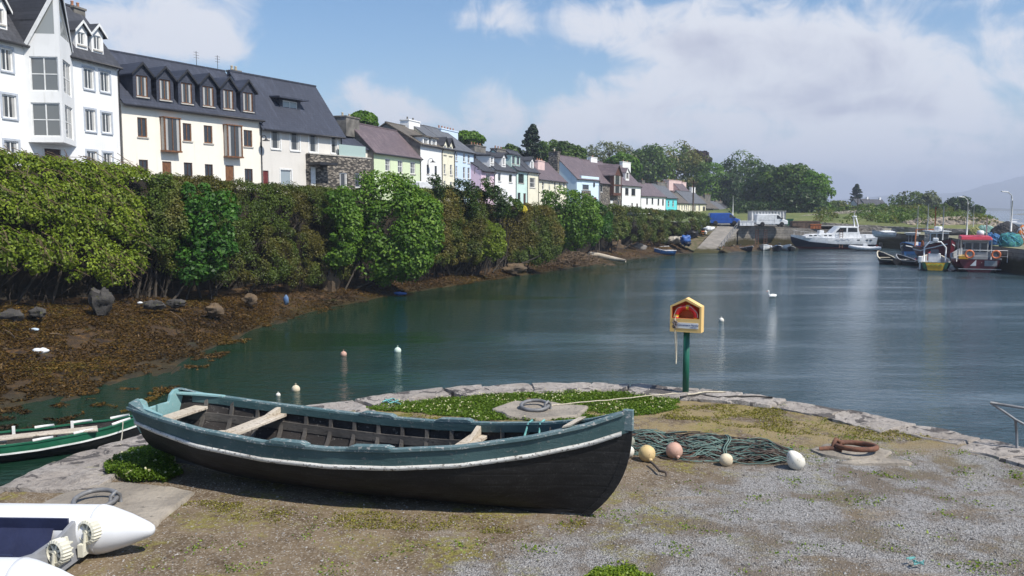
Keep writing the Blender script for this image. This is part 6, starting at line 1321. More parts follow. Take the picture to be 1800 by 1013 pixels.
cover('grass', 'grass tuft at the bottom edge of the photo below the bow', 'grass', [[(1010, 1030), (1050, 1000), (1100, 998), (1150, 1013), (1160, 1040)]], 6000, .03, L_WEED, .005, .045, 6, -.9)
cover('moss', 'mossy green growth in the ground along the shadow of the black boat', 'moss', [[(300, 880), (420, 885), (700, 905), (1030, 918), (1000, 945), (700, 935), (420, 915)], [(105, 862), (160, 842), (175, 848), (120, 868)]], 22000, .022, L_TURF, .002, .012, 7, .0)
def pebbles():
    rng = np.random.default_rng(8); vs, fs = [], []
    octa = np.array([(1, 0, 0), (-1, 0, 0), (0, 1, 0), (0, -1, 0), (0, 0, 1), (0, 0, -1)], float); F = [(0, 2, 4), (2, 1, 4), (1, 3, 4), (3, 0, 4), (2, 0, 5), (1, 2, 5), (3, 1, 5), (0, 3, 5)]; n = 0
    dv = (GB - GA); nl = Vector((-dv.y, dv.x)).normalized(); 
    for _ in range(30000):
        px, py = rng.uniform(150, 1830), rng.uniform(740, 1030); p = G(px, py, ZQ); sd = abs((p.x - GA.x) * nl.x + (p.y - GA.y) * nl.y) * (1 if ((p.x - GA.x) * nl.x + (p.y - GA.y) * nl.y) * ((G(1700, 950, ZQ).x - GA.x) * nl.x + (G(1700, 950, ZQ).y - GA.y) * nl.y) > 0 else -1)
        if p.y > q_edge(p.x) - 1.0 or rng.random() > (.75 if sd > 0 and py > 820 else .22): continue
        s = rng.uniform(.005, .011) * (1.6 if rng.random() < .06 else 1); o = n * 6; q = octa * s * rng.uniform(.7, 1.3, (1, 3)) * np.array([1, 1, .7]); a = rng.uniform(0, 6.28); c, d_ = math.cos(a), math.sin(a); q = q @ np.array([[c, -d_, 0], [d_, c, 0], [0, 0, 1]]) + rng.normal(size=(6, 3)) * s * .2
        q += np.array([p.x, p.y, ground_z(p.x, p.y) + s * .25]); vs += [tuple(v) for v in q]; fs += [tuple(i + o for i in f) for f in F]; n += 1
    mb = MB(); mb.v, mb.f = vs, fs; m, nt, b = MAT('pebble_stone'); g = node(nt, 'ShaderNodeNewGeometry').outputs['Random Per Island']; r = node(nt, 'ShaderNodeValToRGB', {0: g}); e = r.color_ramp.elements; e[0].color = (.09, .08, .072, 1); e[1].color = (.36, .34, .32, 1); ss(nt, b, Base_Color=r.outputs[0], Roughness=.9); stuff(O('gravel', mb, m), 'loose grey stone chippings over the quay ground', 'gravel')
pebbles()
mb = MB(); p = G(1612, 994, ZQ); rnd = random.Random(4)
for i in range(5): q = Vector((p.x + rnd.uniform(-.06, .06), p.y + rnd.uniform(-.04, .04), ZQ + .03)); mb.tube([q + Vector((rnd.uniform(-.06, .06), rnd.uniform(-.04, .04), rnd.uniform(0, .03))) for _ in range(4)], .008, 5)
tag(O('rope_scrap', mb, M_ROPEB), 'scrap of pale blue twine on the gravel near the bottom of the photo', 'rope scrap')
# ================================================================ HARBOUR
def paintm(name, c, rough=.4): return simple(name, c, tuple(v * .8 for v in cc(c)[:3]), 2.5, rough, .08, .01)
P_WHITE = paintm('boat_white', (.76, .77, .78), .35); P_NAVY = paintm('boat_navy', (.012, .016, .035), .3); P_BLACK = paintm('boat_black', (.015, .015, .017), .4); P_BLUE = paintm('boat_blue', (.03, .13, .36), .4); P_MAROON = paintm('boat_maroon', (.13, .015, .025), .4); P_RED = paintm('boat_red', (.48, .03, .03), .45); P_YELLOW = paintm('boat_yellow', (.70, .40, .03), .45); P_DKGREEN = paintm('boat_dark_green', (.02, .10, .05), .45); P_LIME = paintm('lettering_green', (.10, .30, .04), .5); P_ORANGE = paintm('safety_orange', (.75, .20, .07), .5); P_GREYD = paintm('deck_grey', (.30, .31, .32), .6); P_CREAMB = paintm('boat_cream', (.68, .62, .48), .5); P_CRIM = paintm('crimson_canopy', (.46, .03, .06), .5); P_TARP = paintm('blue_tarpaulin', (.05, .13, .38), .5); P_TYRE = paintm('rubber', (.02, .02, .021), .8); P_RUSTO = simple('rusty_orange_steel', (.40, .13, .04), (.22, .075, .035), 1.5, .85, .4, .02); P_BROWNS = simple('brown_weathered_steel', (.13, .085, .06), (.07, .05, .04), 1.2, .9, .4, .02); P_MAST = paintm('mast_alloy', (.55, .55, .54), .4); P_POLE = simple('pole_timber', (.10, .075, .055), (.06, .045, .035), 2, .9, .3)
def small_boat(label, px, py, L, B, H, head, hull, rail, inner=None, thw=2, bowup=.3, group='small boats moored in the harbour', cover=None, motor=False, stripe=None, z=0.0, name='dinghy', fill=None, extra=None):
    p = G(px, py, z); r = T(name, label, 'dinghy', (p.x, p.y, z), R(head), group); h = Hull(L, [(0, B * .4), (.35, B * .5), (.65, B * .45), (.88, B * .22), (1, .03)], [(0, H), (.5, H * .95), (1, H + bowup)], [(0, -.12), (1, -.08)], L * .09); h_x = L * .5
    def sh(mb): mb.v = [(x - h_x, y, zz) for x, y, zz in mb.v]; return mb
    mb = MB()
    for s in (1, -1): h.shell(mb, 0, 1, s, 18, 6)
    rows = [h.p(0, t / 6, 1) for t in range(7)] + [h.p(0, t / 6, -1) for t in range(6, -1, -1)]; mb.poly(rows); O('hull', sh(mb), hull, r, True)
    mb = MB()
    for s in (1, -1): h.shell(mb, .1, .97, s, 18, 5, off=-.04)
    mb.f = [f[::-1] for f in mb.f]; O('inner_planking', sh(mb), inner or M_INSIDE, r, True)
    for s in (1, -1): mb = MB(); h.rail(mb, s, 1, .035, 1.5, 18); O('gunwale', sh(mb), rail, r)
    if stripe:
        for s in (1, -1): mb = MB(); h.rail(mb, s, .6, .05, .4, 18, 0, .97, 0, -.02); O('stripe', sh(mb), stripe, r)
    for k in range(thw):
        u = .22 + .5 * k / max(1, thw - 1); yb = h.p(u, .8, 1, .04).y; zz = lerp(interp(u, h.keel), interp(u, h.sheer), .75); mb = MB(); mb.box(u * L - .14, -yb, zz, u * L + .14, yb, zz + .05); O('thwart', sh(mb), rail, r)
    if cover: mb = MB(); mb.grid([[h.p(u, .99, 1), h.p(u, .99, 1) * .5 + h.p(u, .99, -1) * .5 + Vector((0, 0, .28 * math.sin(math.pi * min(1, u * 1.2 + .1)))), h.p(u, .99, -1)] for u in (.02, .2, .4, .6, .8, .98)]); O('boat_cover', sh(mb), cover, r, True)
    if motor:
        mb = MB(); mb.box(-.35, -.16, H - .1, -.02, .16, H + .38); mb.box(-.25, -.06, -.2, -.08, .06, H - .1); o = O('outboard_motor', sh(mb), P_BLACK if motor is True else motor, r, bevel=.05)
    if extra: extra(r, h, sh)
    return r
# shore dinghies and those by the slip
small_boat('black dinghy with white thwarts on the weed before the stone block', 1152, 440, 3.6, 1.5, .55, 205, P_BLACK, P_WHITE, z=.35, thw=3)
small_boat('small blue dinghy drawn up beside the black dinghy', 1168, 447, 2.8, 1.3, .5, 190, P_BLUE, P_WHITE, P_BLUE, z=.12, thw=2)
small_boat('cream topped dinghy nearest the slipway wall', 1291, 440, 2.8, 1.3, .5, 250, P_BLACK, P_CREAMB, cover=P_CREAMB)
small_boat('blue and pink dinghy with gear beside the cream topped dinghy', 1312, 442, 3.2, 1.5, .5, 285, P_NAVY, P_WHITE, P_BLUE, thw=3, motor=True)
small_boat('white dinghy heaped with gear under the pier wall', 1345, 440, 3.6, 1.6, .6, 245, P_WHITE, P_WHITE, cover=P_GREYD, motor=True)
small_boat('navy blue covered dinghy between two white boats under the pier', 1366, 441, 3.0, 1.4, .55, 262, P_NAVY, P_WHITE, cover=P_TARP)
small_boat('small white boat with black motor under the bow of the motor yacht', 1380, 440, 3.0, 1.4, .6, 280, P_WHITE, P_WHITE, motor=True)
small_boat('black tender just ahead of the motor yacht bow', 1391, 441, 2.0, 1.1, .4, 250, P_BLACK, P_GREYD, motor=True)
def rib(label, px, py, L, head, col, group=None):
    p = G(px, py, 0); r = T('rigid_inflatable', label, 'inflatable boat', (p.x, p.y, 0), R(head), group); mb = MB(); pts = [(-L / 2, .75, .38), (-L * .1, .8, .38), (L * .25, .62, .45), (L * .45, .25, .55), (L * .5, 0, .58), (L * .45, -.25, .55), (L * .25, -.62, .45), (-L * .1, -.8, .38), (-L / 2, -.75, .38)]; mb.tube(pts, .25, 12); O('buoyancy_tube', mb, col, r, True)
    mb = MB(); mb.prism([(-L * .45, -.6, .1), (L * .3, -.5, .1), (L * .4, 0, .1), (L * .3, .5, .1), (-L * .45, .6, .1)], (0, 0, .15)); O('floor', mb, P_GREYD, r); mb = MB(); mb.box(-.3, -.3, .25, .3, .3, 1.0); O('console', mb, P_WHITE, r, bevel=.05); mb = MB(); mb.box(-L * .5 - .3, -.2, .5, -L * .5 + .1, .2, 1.15); mb.box(-L * .5 - .15, -.07, -.3, -L * .5, .07, .5); O('outboard_motor', mb, P_BLACK, r, bevel=.06); mb = MB(); mb.box(-L * .3, -.5, .25, -L * .15, .5, .65); O('seat', mb, P_NAVY, r, bevel=.04); return r
rib('white rigid inflatable tied along the stern of the motor yacht', 1520, 441, 4.0, 168, P_WHITE)
buoy('red mooring buoy beside the white rigid inflatable', 1541, 441, .45, P_RED); buoy('red ball buoy floating before the second black dinghy', 1609, 464, .32, P_RED)
small_boat('black dinghy with thin white gunwales seen from its stern', 1561, 464, 4.2, 1.9, .55, 96, P_BLACK, P_CREAMB, thw=2, bowup=.75, motor=False); small_boat('black dinghy with an outboard close to the yellow sterned boat', 1597, 466, 4.2, 1.8, .5, 100, P_BLACK, P_GREYD, thw=2, bowup=.55, motor=True)
def windows_row(r, pts, mat=GL, name='window'):
    for (a, b_, c, d) in pts: mb = MB(); mb.poly([a, b_, c, d]); nrm_ = (Vector(b_) - Vector(a)).cross(Vector(d) - Vector(a)).normalized() * .03; mb = MB(); mb.prism([tuple(Vector(q) - nrm_ * .5) for q in (a, b_, c, d)], nrm_); O(name, mb, mat, r)
def yacht():
    L = 12.4; p = G(1469, 438.5, 0); r = T('motor_yacht', 'white motor yacht with a navy hull lying along the far pier', 'motor yacht', (p.x + L / 2, p.y + 1.6, 0), R(180)); h = Hull(L, [(0, 1.5), (.3, 1.7), (.6, 1.6), (.85, .9), (.95, .4), (1, .05)], [(0, 1.75), (.4, 1.65), (.7, 1.75), (1, 2.15)], [(0, -.5), (1, -.4)], 2.2)
    tb = lambda u: (interp(u, [(0, .68), (.5, .75), (.8, 1.1), (1, 1.85)]) + .5) / (interp(u, h.sheer) + .5); tw = lambda u: (.28 + .5) / (interp(u, h.sheer) + .5)
    mb = MB()
    for s in (1, -1): h.shell(mb, 0, tw, s, 30, 6)
    O('bottom', mb, P_MAROON, r, True); mb = MB()
    for s in (1, -1): h.shell(mb, tw, tb, s, 30, 6)
    O('hull', mb, P_NAVY, r, True); mb = MB()
    for s in (1, -1): h.shell(mb, tb, 1, s, 30, 4, off=.012)
    rows = [[h.p(i / 20, 1, 1), h.p(i / 20, 1, -1)] for i in range(21)]; mb.grid(rows, flip=True); mb.poly([h.p(0, t / 6, 1) for t in range(7)] + [h.p(0, t / 6, -1) for t in range(6, -1, -1)]); O('topsides', mb, P_WHITE, r, True)
    cab = [(2.2, 1.65), (2.6, 2.6), (2.75, 3.35), (5.6, 3.4), (6.7, 2.35), (9.8, 2.2), (10.6, 1.85)]; W = 1.15; mb = MB(); mb.prism([(x, -W, z) for x, z in cab] + [(10.6, -W, 1.6), (2.2, -W, 1.5)], (0, 2 * W, 0)); O('cabin', mb, P_WHITE, r, bevel=.08)
    for y in (W + .005, -W - .005):
        for a in ([(2.9, 2.55), (2.95, 3.15), (4.3, 3.18), (4.3, 2.55)], [(4.55, 2.55), (4.55, 3.18), (5.45, 3.18), (6.1, 2.5)]): mb = MB(); mb.prism([(x, y - .012, z) for x, z in a], (0, .024, 0)); O('window', mb, GL, r)
        for x in (9.6, 8.9, 7.4, 6.7): mb = MB(); mb.box(x, y * 1.0 - .02, 1.95, x + .42, y + .02, 2.1); O('porthole', mb, GL, r)
    for x in (1.0, 1.6, 2.9):
        for s in (1, -1): q = h.p(x / L, .9, s); mb = MB(); mb.box(x - .2, q.y - .03, 1.3, x + .2, q.y + .03, 1.45); O('porthole', mb, GL, r)
    mb = MB(); mb.box(.3, -1.3, 1.6, 1.7, 1.3, 2.15); O('aft_locker', mb, P_WHITE, r, bevel=.05); mb = MB(); mb.box(7.6, -.5, 2.1, 8.3, .5, 2.75); O('deck_box', mb, P_WHITE, r, bevel=.06)
    mb = MB(); mb.tube([(2.6, -.7, 3.3), (2.9, -.5, 4.6), (2.9, .5, 4.6), (2.6, .7, 3.3)], .09, 6); mb.tube([(2.9, 0, 4.6), (3.0, 0, 5.6)], .03, 6); O('radar_arch', mb, P_WHITE, r, True); mb = MB(); mb.lathe([(.05, 0), (.35, .03), (.35, .18), (.1, .22)], 14, (2.95, 0, 4.72)); O('radar_dome', mb, P_WHITE, r, True)
    for s in (1, -1):
        mb = MB(); pts = [h.p(u, 1, s, .08) + Vector((0, 0, .65)) for u in (.62, .7, .8, .9, .99)]; mb.tube(pts, .02, 6)
        for u in (.62, .74, .86, .97): mb.tube([h.p(u, 1, s, .08), h.p(u, 1, s, .08) + Vector((0, 0, .65))], .018, 6)
        O('pulpit_rail', mb, P_MAST, r, True)
    mb = MB(); mb.tube([(6.3 - .22 * k, h.p(.42, .9, 1).y + .05, 1.42 + .10 * math.sin(k * 1.9) + .06 * math.sin(k * 3.3)) for k in range(11)], .022, 5); O('name_lettering', mb, simple('navy_lettering', (.12, .13, .2)), r, True)
yacht()
def lifering(r, c, R0=.36, rot=None): mb = MB(); mb.torus(c, R0, .085, 24, 9, rot or Matrix.Rotation(R(90), 3, 'X')); return mb
def fishing_boat(label, px, py, L, B, H, head, hull, low, rail, wheel=None, masts=(), stripe=None, bowup=1.0, group='fishing boats at the quay'):
    p = G(px, py, 0); r = T('fishing_boat', label, 'fishing boat', (p.x, p.y, 0), R(head), group); h = Hull(L, [(0, B * .42), (.3, B * .5), (.65, B * .48), (.88, B * .28), (1, .06)], [(0, H), (.45, H * .95), (.8, H + bowup * .5), (1, H + bowup)], [(0, -.5), (1, -.4)], L * .12); X = L / 2
    def sh(mb): mb.v = [(x - X, y, zz) for x, y, zz in mb.v]; return mb
    tw = lambda u: (.42 + .5) / (interp(u, h.sheer) + .5); mb = MB()
    for s in (1, -1): h.shell(mb, 0, tw, s, 24, 5)
    O('bottom', sh(mb), low, r, True); mb = MB()
    for s in (1, -1): h.shell(mb, tw, 1, s, 24, 6, off=.01)
    mb.poly([h.p(0, t / 6, 1) for t in range(7)] + [h.p(0, t / 6, -1) for t in range(6, -1, -1)]); O('hull', sh(mb), hull, r, True)
    mb = MB()
    for s in (1, -1): h.shell(mb, .7, .99, s, 24, 3, off=-.06)
    mb.f = [f[::-1] for f in mb.f]; mb.grid([[h.p(i / 16, .72, 1), h.p(i / 16, .72, -1)] for i in range(17)], flip=True); O('deck', sh(mb), P_GREYD, r)
    for s in (1, -1): mb = MB(); h.rail(mb, s, 1, .05, 1.4, 24); O('gunwale', sh(mb), rail, r)
    if stripe:
        for s in (1, -1): mb = MB(); h.rail(mb, s, .82, .06, .4, 24, 0, .97, 0, -.03); O('stripe', sh(mb), stripe, r)
    if wheel:
        x0, x1, w, z1, mat = wheel; z0 = H * .55; mb = MB(); mb.prism([(x0 - X, -w, z0), (x1 - X, -w, z0), (x1 - X - .25, -w, z1), (x0 - X, -w, z1)], (0, 2 * w, 0)); wh = O('wheelhouse', mb, mat, r, bevel=.05); mb = MB(); mb.box(x0 - X - .2, -w - .15, z1, x1 - X + .1, w + .15, z1 + .1); O('wheelhouse_roof', mb, P_WHITE, wh)
        n = 3; zb, zt = lerp(z0, z1, .52), lerp(z0, z1, .9)
        for xf in (x0 - X - .012, x1 - X - .11):
            for k in range(n): y = lerp(-w, w, (k + .12) / n); y2 = lerp(-w, w, (k + .88) / n); mb = MB(); mb.box(xf - .02 if xf < (x0 + x1) / 2 - X else xf - .06, y, zb, xf + .02 if xf < (x0 + x1) / 2 - X else xf + .06, y2, zt); O('window', mb, GL, wh)
        for s in (1, -1):
            for k in range(2): xa = lerp(x0, x1 - .3, k / 2 + .08) - X; mb = MB(); mb.box(xa, s * (w + .012) - .02, zb, xa + (x1 - x0) * .32, s * (w + .012) + .02, zt); O('window', mb, GL, wh)
    for (x, y, zt, rr, mat) in masts: mb = MB(); mb.tube([(x - X, y, H * .4), (x - X, y, zt)], rr, 7); O('mast', mb, mat, r, True)
    return r, h, X
r, h, X = fishing_boat('blue and white fishing boat farthest in the group, by the far pier', 1603, 447, 6.0, 2.4, .95, 225, P_NAVY, P_BLUE, P_BLUE, (2.6, 3.9, .62, 2.75, P_WHITE), ((2.3, .3, 6.3, .05, P_MAST),), P_WHITE, .7)
mb = MB(); mb.box(-2.4, -.7, .9, -.9, .7, 1.5); O('tarpaulin', mb, P_TARP, r, bevel=.15)
r, h, X = fishing_boat('red and black trawler with white wheelhouse and tall bare masts', 1645, 456, 9.0, 3.2, 1.4, 262, P_MAROON, P_BLACK, P_BLACK, (3.4, 5.6, 1.05, 3.3, P_WHITE), ((1.0, .9, 6.2, .07, P_RUSTO), (3.0, -.6, 6.5, .06, P_MAST), (5.8, .2, 6.3, .07, P_MAST)), P_WHITE, 1.2)
mb = MB(); mb.tube([(3.0 - X, -.4, 5.0), (.4 - X, -.1, 3.2)], .05, 6); O('derrick', mb, P_MAST, r, True); mb = MB(); mb.tube([(.2 - X, -1.1, 1), (.2 - X, -1.0, 3.4), (.2 - X, 1.0, 3.4), (.2 - X, 1.1, 1)], .09, 7); O('gallows', mb, P_RUSTO, r, True); mb = MB(); mb.lathe([(.35, -.5), (.5, -.5), (.5, -.42), (.18, -.4), (.18, .4), (.5, .42), (.5, .5), (.35, .5)], 14, (.9 - X, 0, 1.6), 'y'); O('winch', mb, P_RUSTO, r)
for dx in (0, .9): mb = MB(); mb.lathe([(.02, 0), (.3, .02), (.34, .2), (.3, .45), (.05, .5)], 12, (3.8 + dx - X, .2, 3.42)); O('liferaft_canister', mb, P_WHITE, r, True)
r, h, X = fishing_boat('open workboat with a yellow transom and white steering console', 1641, 473, 6.4, 2.8, .85, 66, P_DKGREEN, P_BLACK, P_CREAMB, None, (), None, .5)
mb = MB(); pr = [h.p(0, t, 1) for t in (.42, .7, .97)] ; pts = [(-.03 - X, q.y * .84, q.z) for q in pr] + [(-.03 - X, -q.y * .84, q.z) for q in pr[::-1]]; mb.prism(pts, (.05, 0, 0)); O('transom_panel', mb, P_YELLOW, r)
mb = MB(); mb.tube([(-.07 - X, .66 - .12 * k, .60 + .09 * math.sin(k * 2.1) + .05 * math.sin(k * 4.4)) for k in range(12)], .030, 5); O('name_lettering', mb, P_LIME, r, True)
for s in (1, -1): mb = MB(); mb.prism([(-.04 - X, s * .98, .15), (-.04 - X, s * .70, .30), (-.04 - X, s * .86, .80), (-.04 - X, s * 1.12, .80)], (.02, 0, 0)); O('transom_corner', mb, P_DKGREEN, r)
mb = MB(); mb.box(-1.0, -.55, .4, -.4, .55, 1.6); O('console', mb, P_WHITE, r, bevel=.06); mb = MB(); mb.prism([(-1.05, -.4, 1.6), (-1.05, .4, 1.6), (-.9, .35, 2.0), (-.9, -.35, 2.0)], (.05, 0, 0)); O('windscreen', mb, GL, r)
mb = MB(); mb.tube([(-1.4, -.95, .8), (-1.4, -.95, 2.2), (-1.4, -.5, 2.75), (-1.4, .5, 2.75), (-1.4, .95, 2.2), (-1.4, .95, .8)], .07, 8); O('frame_arch', mb, P_WHITE, r, True); mb = MB(); mb.box(-1.65, -.25, 2.78, -1.2, .25, 3.15); O('radar_box', mb, P_WHITE, r, bevel=.08)
mb = MB(); mb.box(-X + .1, 1.12, .75, -X + .55, 1.5, 1.4); mb.box(-X + .2, 1.25, .1, -X + .4, 1.4, .8); O('outboard_motor', mb, P_WHITE, r, bevel=.08); mb = MB(); mb.lathe([(.05, .7), (.3, .8), (.3, 1.6), (.05, 1.7)], 10, (.6, .3, 0)); O('red_drum', mb, P_RED, r, True)
r, h, X = fishing_boat('maroon fishing boat with a crimson canopy and two orange liferings', 1712, 475, 7.0, 4.2, 1.25, 68, P_MAROON, P_BLACK, P_GREYD, (2.6, 4.4, 1.0, 2.9, P_GREYD), ((3.4, -.9, 5.2, .05, P_MAST),), None, .9)
mb = MB(); mb.prism([(-1.6, -1.3, 3.0), (-1.6, 1.45, 3.0), (-1.45, 1.35, 3.3), (-1.45, -1.2, 3.3)], (2.6, 0, .1)); O('canopy', mb, P_CRIM, r, bevel=.05)
for y in (-1.22, 1.38):
    for x in (-1.5, .9): mb = MB(); mb.tube([(x, y, .8), (x, y, 3.05)], .05, 6); O('canopy_post', mb, P_MAST, r, True)
mb = MB(); mb.tube([(-X - .05, y, z) for y, z in ((1.9, 1.0), (1.9, 2.1), (-2.3, 2.1), (-2.3, 1.0))], .035, 6); mb.tube([(-X - .05, 1.9, 1.55), (-X - .05, -2.3, 1.55)], .03, 6); O('stern_rail', mb, P_MAST, r, True)
for y in (.85, -1.35): o = O('lifering', lifering(r, (-X - .14, y, 1.72), .34, Matrix.Rotation(R(90), 3, 'Y')), P_ORANGE, r, True)
mb = MB(); mb.prism([(-X - .06, .25, .62), (-X - .06, .75, .62), (-X - .06, .25, 1.2)], (.05, 0, 0)); mb.v = [(x, y, z) for x, y, z in mb.v]; O('white_panel', mb, P_WHITE, r); mb = MB(); mb.box(-X - .05, -1.5, .62, -X + .02, -.45, 1.15); O('stern_panel', mb, P_TARP if False else P_GREYD, r); mb = MB(); mb.box(-X + .3, .9, 1.0, -X + .9, 1.7, 1.6); O('fish_box', mb, P_YELLOW, r, bevel=.04); mb = MB(); mb.box(-X - .06, -1.85, .28, -X + .0, 1.75, .36); O('boot_top', mb, P_GREYD, r)
mb = MB(); mb.lathe([(.02, 0), (.3, .02), (.34, .2), (.3, .45), (.05, .5)], 12, (-.8, -.3, 3.42)); O('liferaft_canister', mb, P_WHITE, r, True)
p0 = r.matrix_basis @ Vector((-X - .1, -.2, .95)); mb = MB(); q = G(1736, 474, .02); mb.tube([p0, q], .03, 5); tag(O('mooring_rope', mb, M_ROPEW), 'pale rope hanging from the maroon boat into the water', 'rope')
def at_deck(px, py, z): return G(px, py, z)
def lattice(label, px, py, w, h_):      # steel frame table leaning by the yellow boat
    pass
# ---- vehicles
def van(name, label, px, py, z, L, H, head, body, roofh=1.0, W=1.85, cat='van', Yoff=0):
    p = G(px, py, z); r = T(name, label, cat, (p.x, p.y + Yoff, z), R(head), 'vans parked at the head of the slipway'); x0, x1 = -L / 2, L / 2
    prof = [(x0, .42), (x0 + .02, H * .55), (x0 + .10, H - .08), (x0 + .3, H), (x1 - L * .36, H), (x1 - L * .30, H - .05), (x1 - L * .17, H * .60), (x1 - L * .02, H * .50), (x1, H * .34), (x1, .35), (x1 - .1, .28), (x0 + .1, .28)]
    mb = MB(); mb.prism([(x, -W / 2, zz) for x, zz in prof], (0, W, 0)); O('body', mb, body, r, bevel=.09)
    for s in (1, -1):
        y = s * (W / 2 + .004); mb = MB(); mb.prism([(x1 - L * .35, y - .012, H * .62), (x1 - L * .185, y - .012, H * .61), (x1 - L * .295, y - .012, H * .90), (x1 - L * .35, y - .012, H * .90)], (0, .024, 0)); O('side_window', mb, GL, r)
        mb = MB(); mb.box(x1 - L * .42 - .012, y - .010, .5, x1 - L * .42, y + .010, H * .92); mb.box(x0 + .3, y - .01, H * .5, x1 - L * .42, y + .01, H * .515); O('door_seam', mb, P_TYRE, r)
        for x in (x0 + L * .2, x1 - L * .19):
            mb = MB(); mb.lathe([(.2, -.1), (.33, -.11), (.35, -.06), (.35, .06), (.33, .11), (.2, .1)], 18, (x, s * (W / 2 - .09), .35), 'y'); w = O('wheel', mb, P_TYRE, r, True); mb = MB(); mb.lathe([(.05, 0), (.21, .01), (.21, .03), (.05, .04)], 14, (x, s * (W / 2 - .02 + (.0 if s > 0 else -.03)), .35), 'y'); O('rim', mb, P_GREYD, w)
        mb = MB(); mb.box(x1 - .06, s * W * .38 - .16, H * .36, x1 + .012, s * W * .38 + .16, H * .45); O('headlight', mb, P_WHITE, r, bevel=.02); mb = MB(); mb.box(x1 - L * .2, y - .01, H * .60, x1 - L * .16, y + s * .18, H * .70); O('mirror', mb, P_TYRE, r, bevel=.02)
    mb = MB(); mb.prism([(x1 - L * .165, -W * .43, H * .615), (x1 - L * .165, W * .43, H * .615), (x1 - L * .292, W * .40, H * .93), (x1 - L * .292, -W * .40, H * .93)], (.035, 0, .02)); O('windscreen', mb, GL, r); mb = MB(); mb.box(x1 - .08, -W / 2 + .05, .30, x1 + .05, W / 2 - .05, .55); mb.box(x0 - .05, -W / 2 + .05, .32, x0 + .08, W / 2 - .05, .55); O('bumper', mb, P_GREYD, r, bevel=.03); return r
V_BLUE = paintm('van_blue', (.02, .085, .36), .3); V_WHITE = paintm('van_white', (.74, .75, .76), .35)
van('van', 'blue panel van parked at the top of the slipway', 1272, 396, 3.5, 4.6, 1.85, -4, V_BLUE); van('van', 'white panel van parked before the white corrugated shed', 1354, 398, 3.35, 4.7, 1.85, -2, V_WHITE, Yoff=.0)
p = SEG['C'][0] + SEG['C'][1] * 14.0 + SEG['C'][2] * 2.6; r = van('van', 'white van mostly hidden behind the hedge below the green house', 735, 345, 6.4, 4.8, 2.25, 72, V_WHITE); q = VP(740, 335, p, SEG['C'][2]); r.location = (q.x, q.y, 6.42)
def shed():
    a, c = D(1321, 394, 138.5), D(1381, 394, 138.5); r = T('corrugated_shed', 'white corrugated steel shed behind the white van', 'shed', (a.x, a.y, 3.4)); L, H = c.x - a.x, 2.15; mb = MB(); n = 44; rows = [[], []]
    for i in range(n + 1): x = L * i / n; y = .14 * (1 if (i // 2) % 2 else 0); rows[0].append((x, y, 0)); rows[1].append((x, y, H))
    mb.grid(rows); mb.quad((0, 0, 0), (0, 2.4, 0), (0, 2.4, H), (0, 0, H)); mb.quad((L, 2.4, 0), (L, 0, 0), (L, 0, H), (L, 2.4, H)); mb.quad((0, 2.4, 0), (0, 2.4, H), (L, 2.4, H), (L, 2.4, 0)); O('corrugated_wall', mb, simple('corrugated_white_steel', (.66, .66, .65), (.46, .46, .45), .9, .6, .1, c3=(.30, .22, .16)), r); mb = MB(); mb.box(-.06, -.05, H, L + .06, 2.45, H + .10); O('roof', mb, P_GREYD, r)
shed()
def crate(name, label, cat, px, py, z, w, d, h_, mat, rz=0, Yo=0.0, rim=True, group=None):
    p = G(px, py, z); r = T(name, label, cat, (p.x, p.y + Yo, z), R(rz), group); t = .05; mb = MB()
    for q in ((-w / 2, -d / 2, w / 2, -d / 2 + t), (-w / 2, d / 2 - t, w / 2, d / 2), (-w / 2, -d / 2 + t, -w / 2 + t, d / 2 - t), (w / 2 - t, -d / 2 + t, w / 2, d / 2 - t)): mb.box(q[0], q[1], 0, q[2], q[3], h_)
    mb.box(-w / 2 + t, -d / 2 + t, .02, w / 2 - t, d / 2 - t, h_ * .7); O('body', mb, mat, r, bevel=.012)
    mb = MB()
    for x in (-w * .32, 0, w * .32): mb.box(x - .04, -d / 2 - .05, .02, x + .04, -d / 2 - .001, h_ - .02)
    mb.box(-w / 2 - .05, -d / 2 - .06, h_ - .12, w / 2 + .05, -d / 2 - .0015, h_ + .02); O('ribs', mb, mat, r); return r
crate('trailer', 'low white flat trailer between the two vans', 'trailer', 1311, 397, 3.45, 2.1, 1.4, .75, V_WHITE); crate('rusty_skip', 'long brown rusty skip on the pier', 'skip', 1418, 402, 2.95, 4.2, 1.6, 1.15, P_BROWNS, -3, .9); crate('rusty_tank', 'bright rusty orange box on the pier beside the brown skip', 'steel box', 1433, 402.5, 2.9, 1.6, 1.1, .72, P_RUSTO, -3, .2); crate('rusty_box', 'small upright rusty orange box against the brown skip', 'steel box', 1412, 401, 2.98, .7, .7, .85, P_RUSTO, 0, .2); crate('wheeled_bin', 'dark green bin standing past the white van', 'bin', 1390, 399, 3.15, 1.1, .9, 1.25, P_DKGREEN, 0, 1.0); crate('fish_bin', 'white and yellow fish bin on the pier wall', 'fish bin', 1563, 411, 2.3, 1.0, .8, .72, P_CREAMB, 0, 1.0)
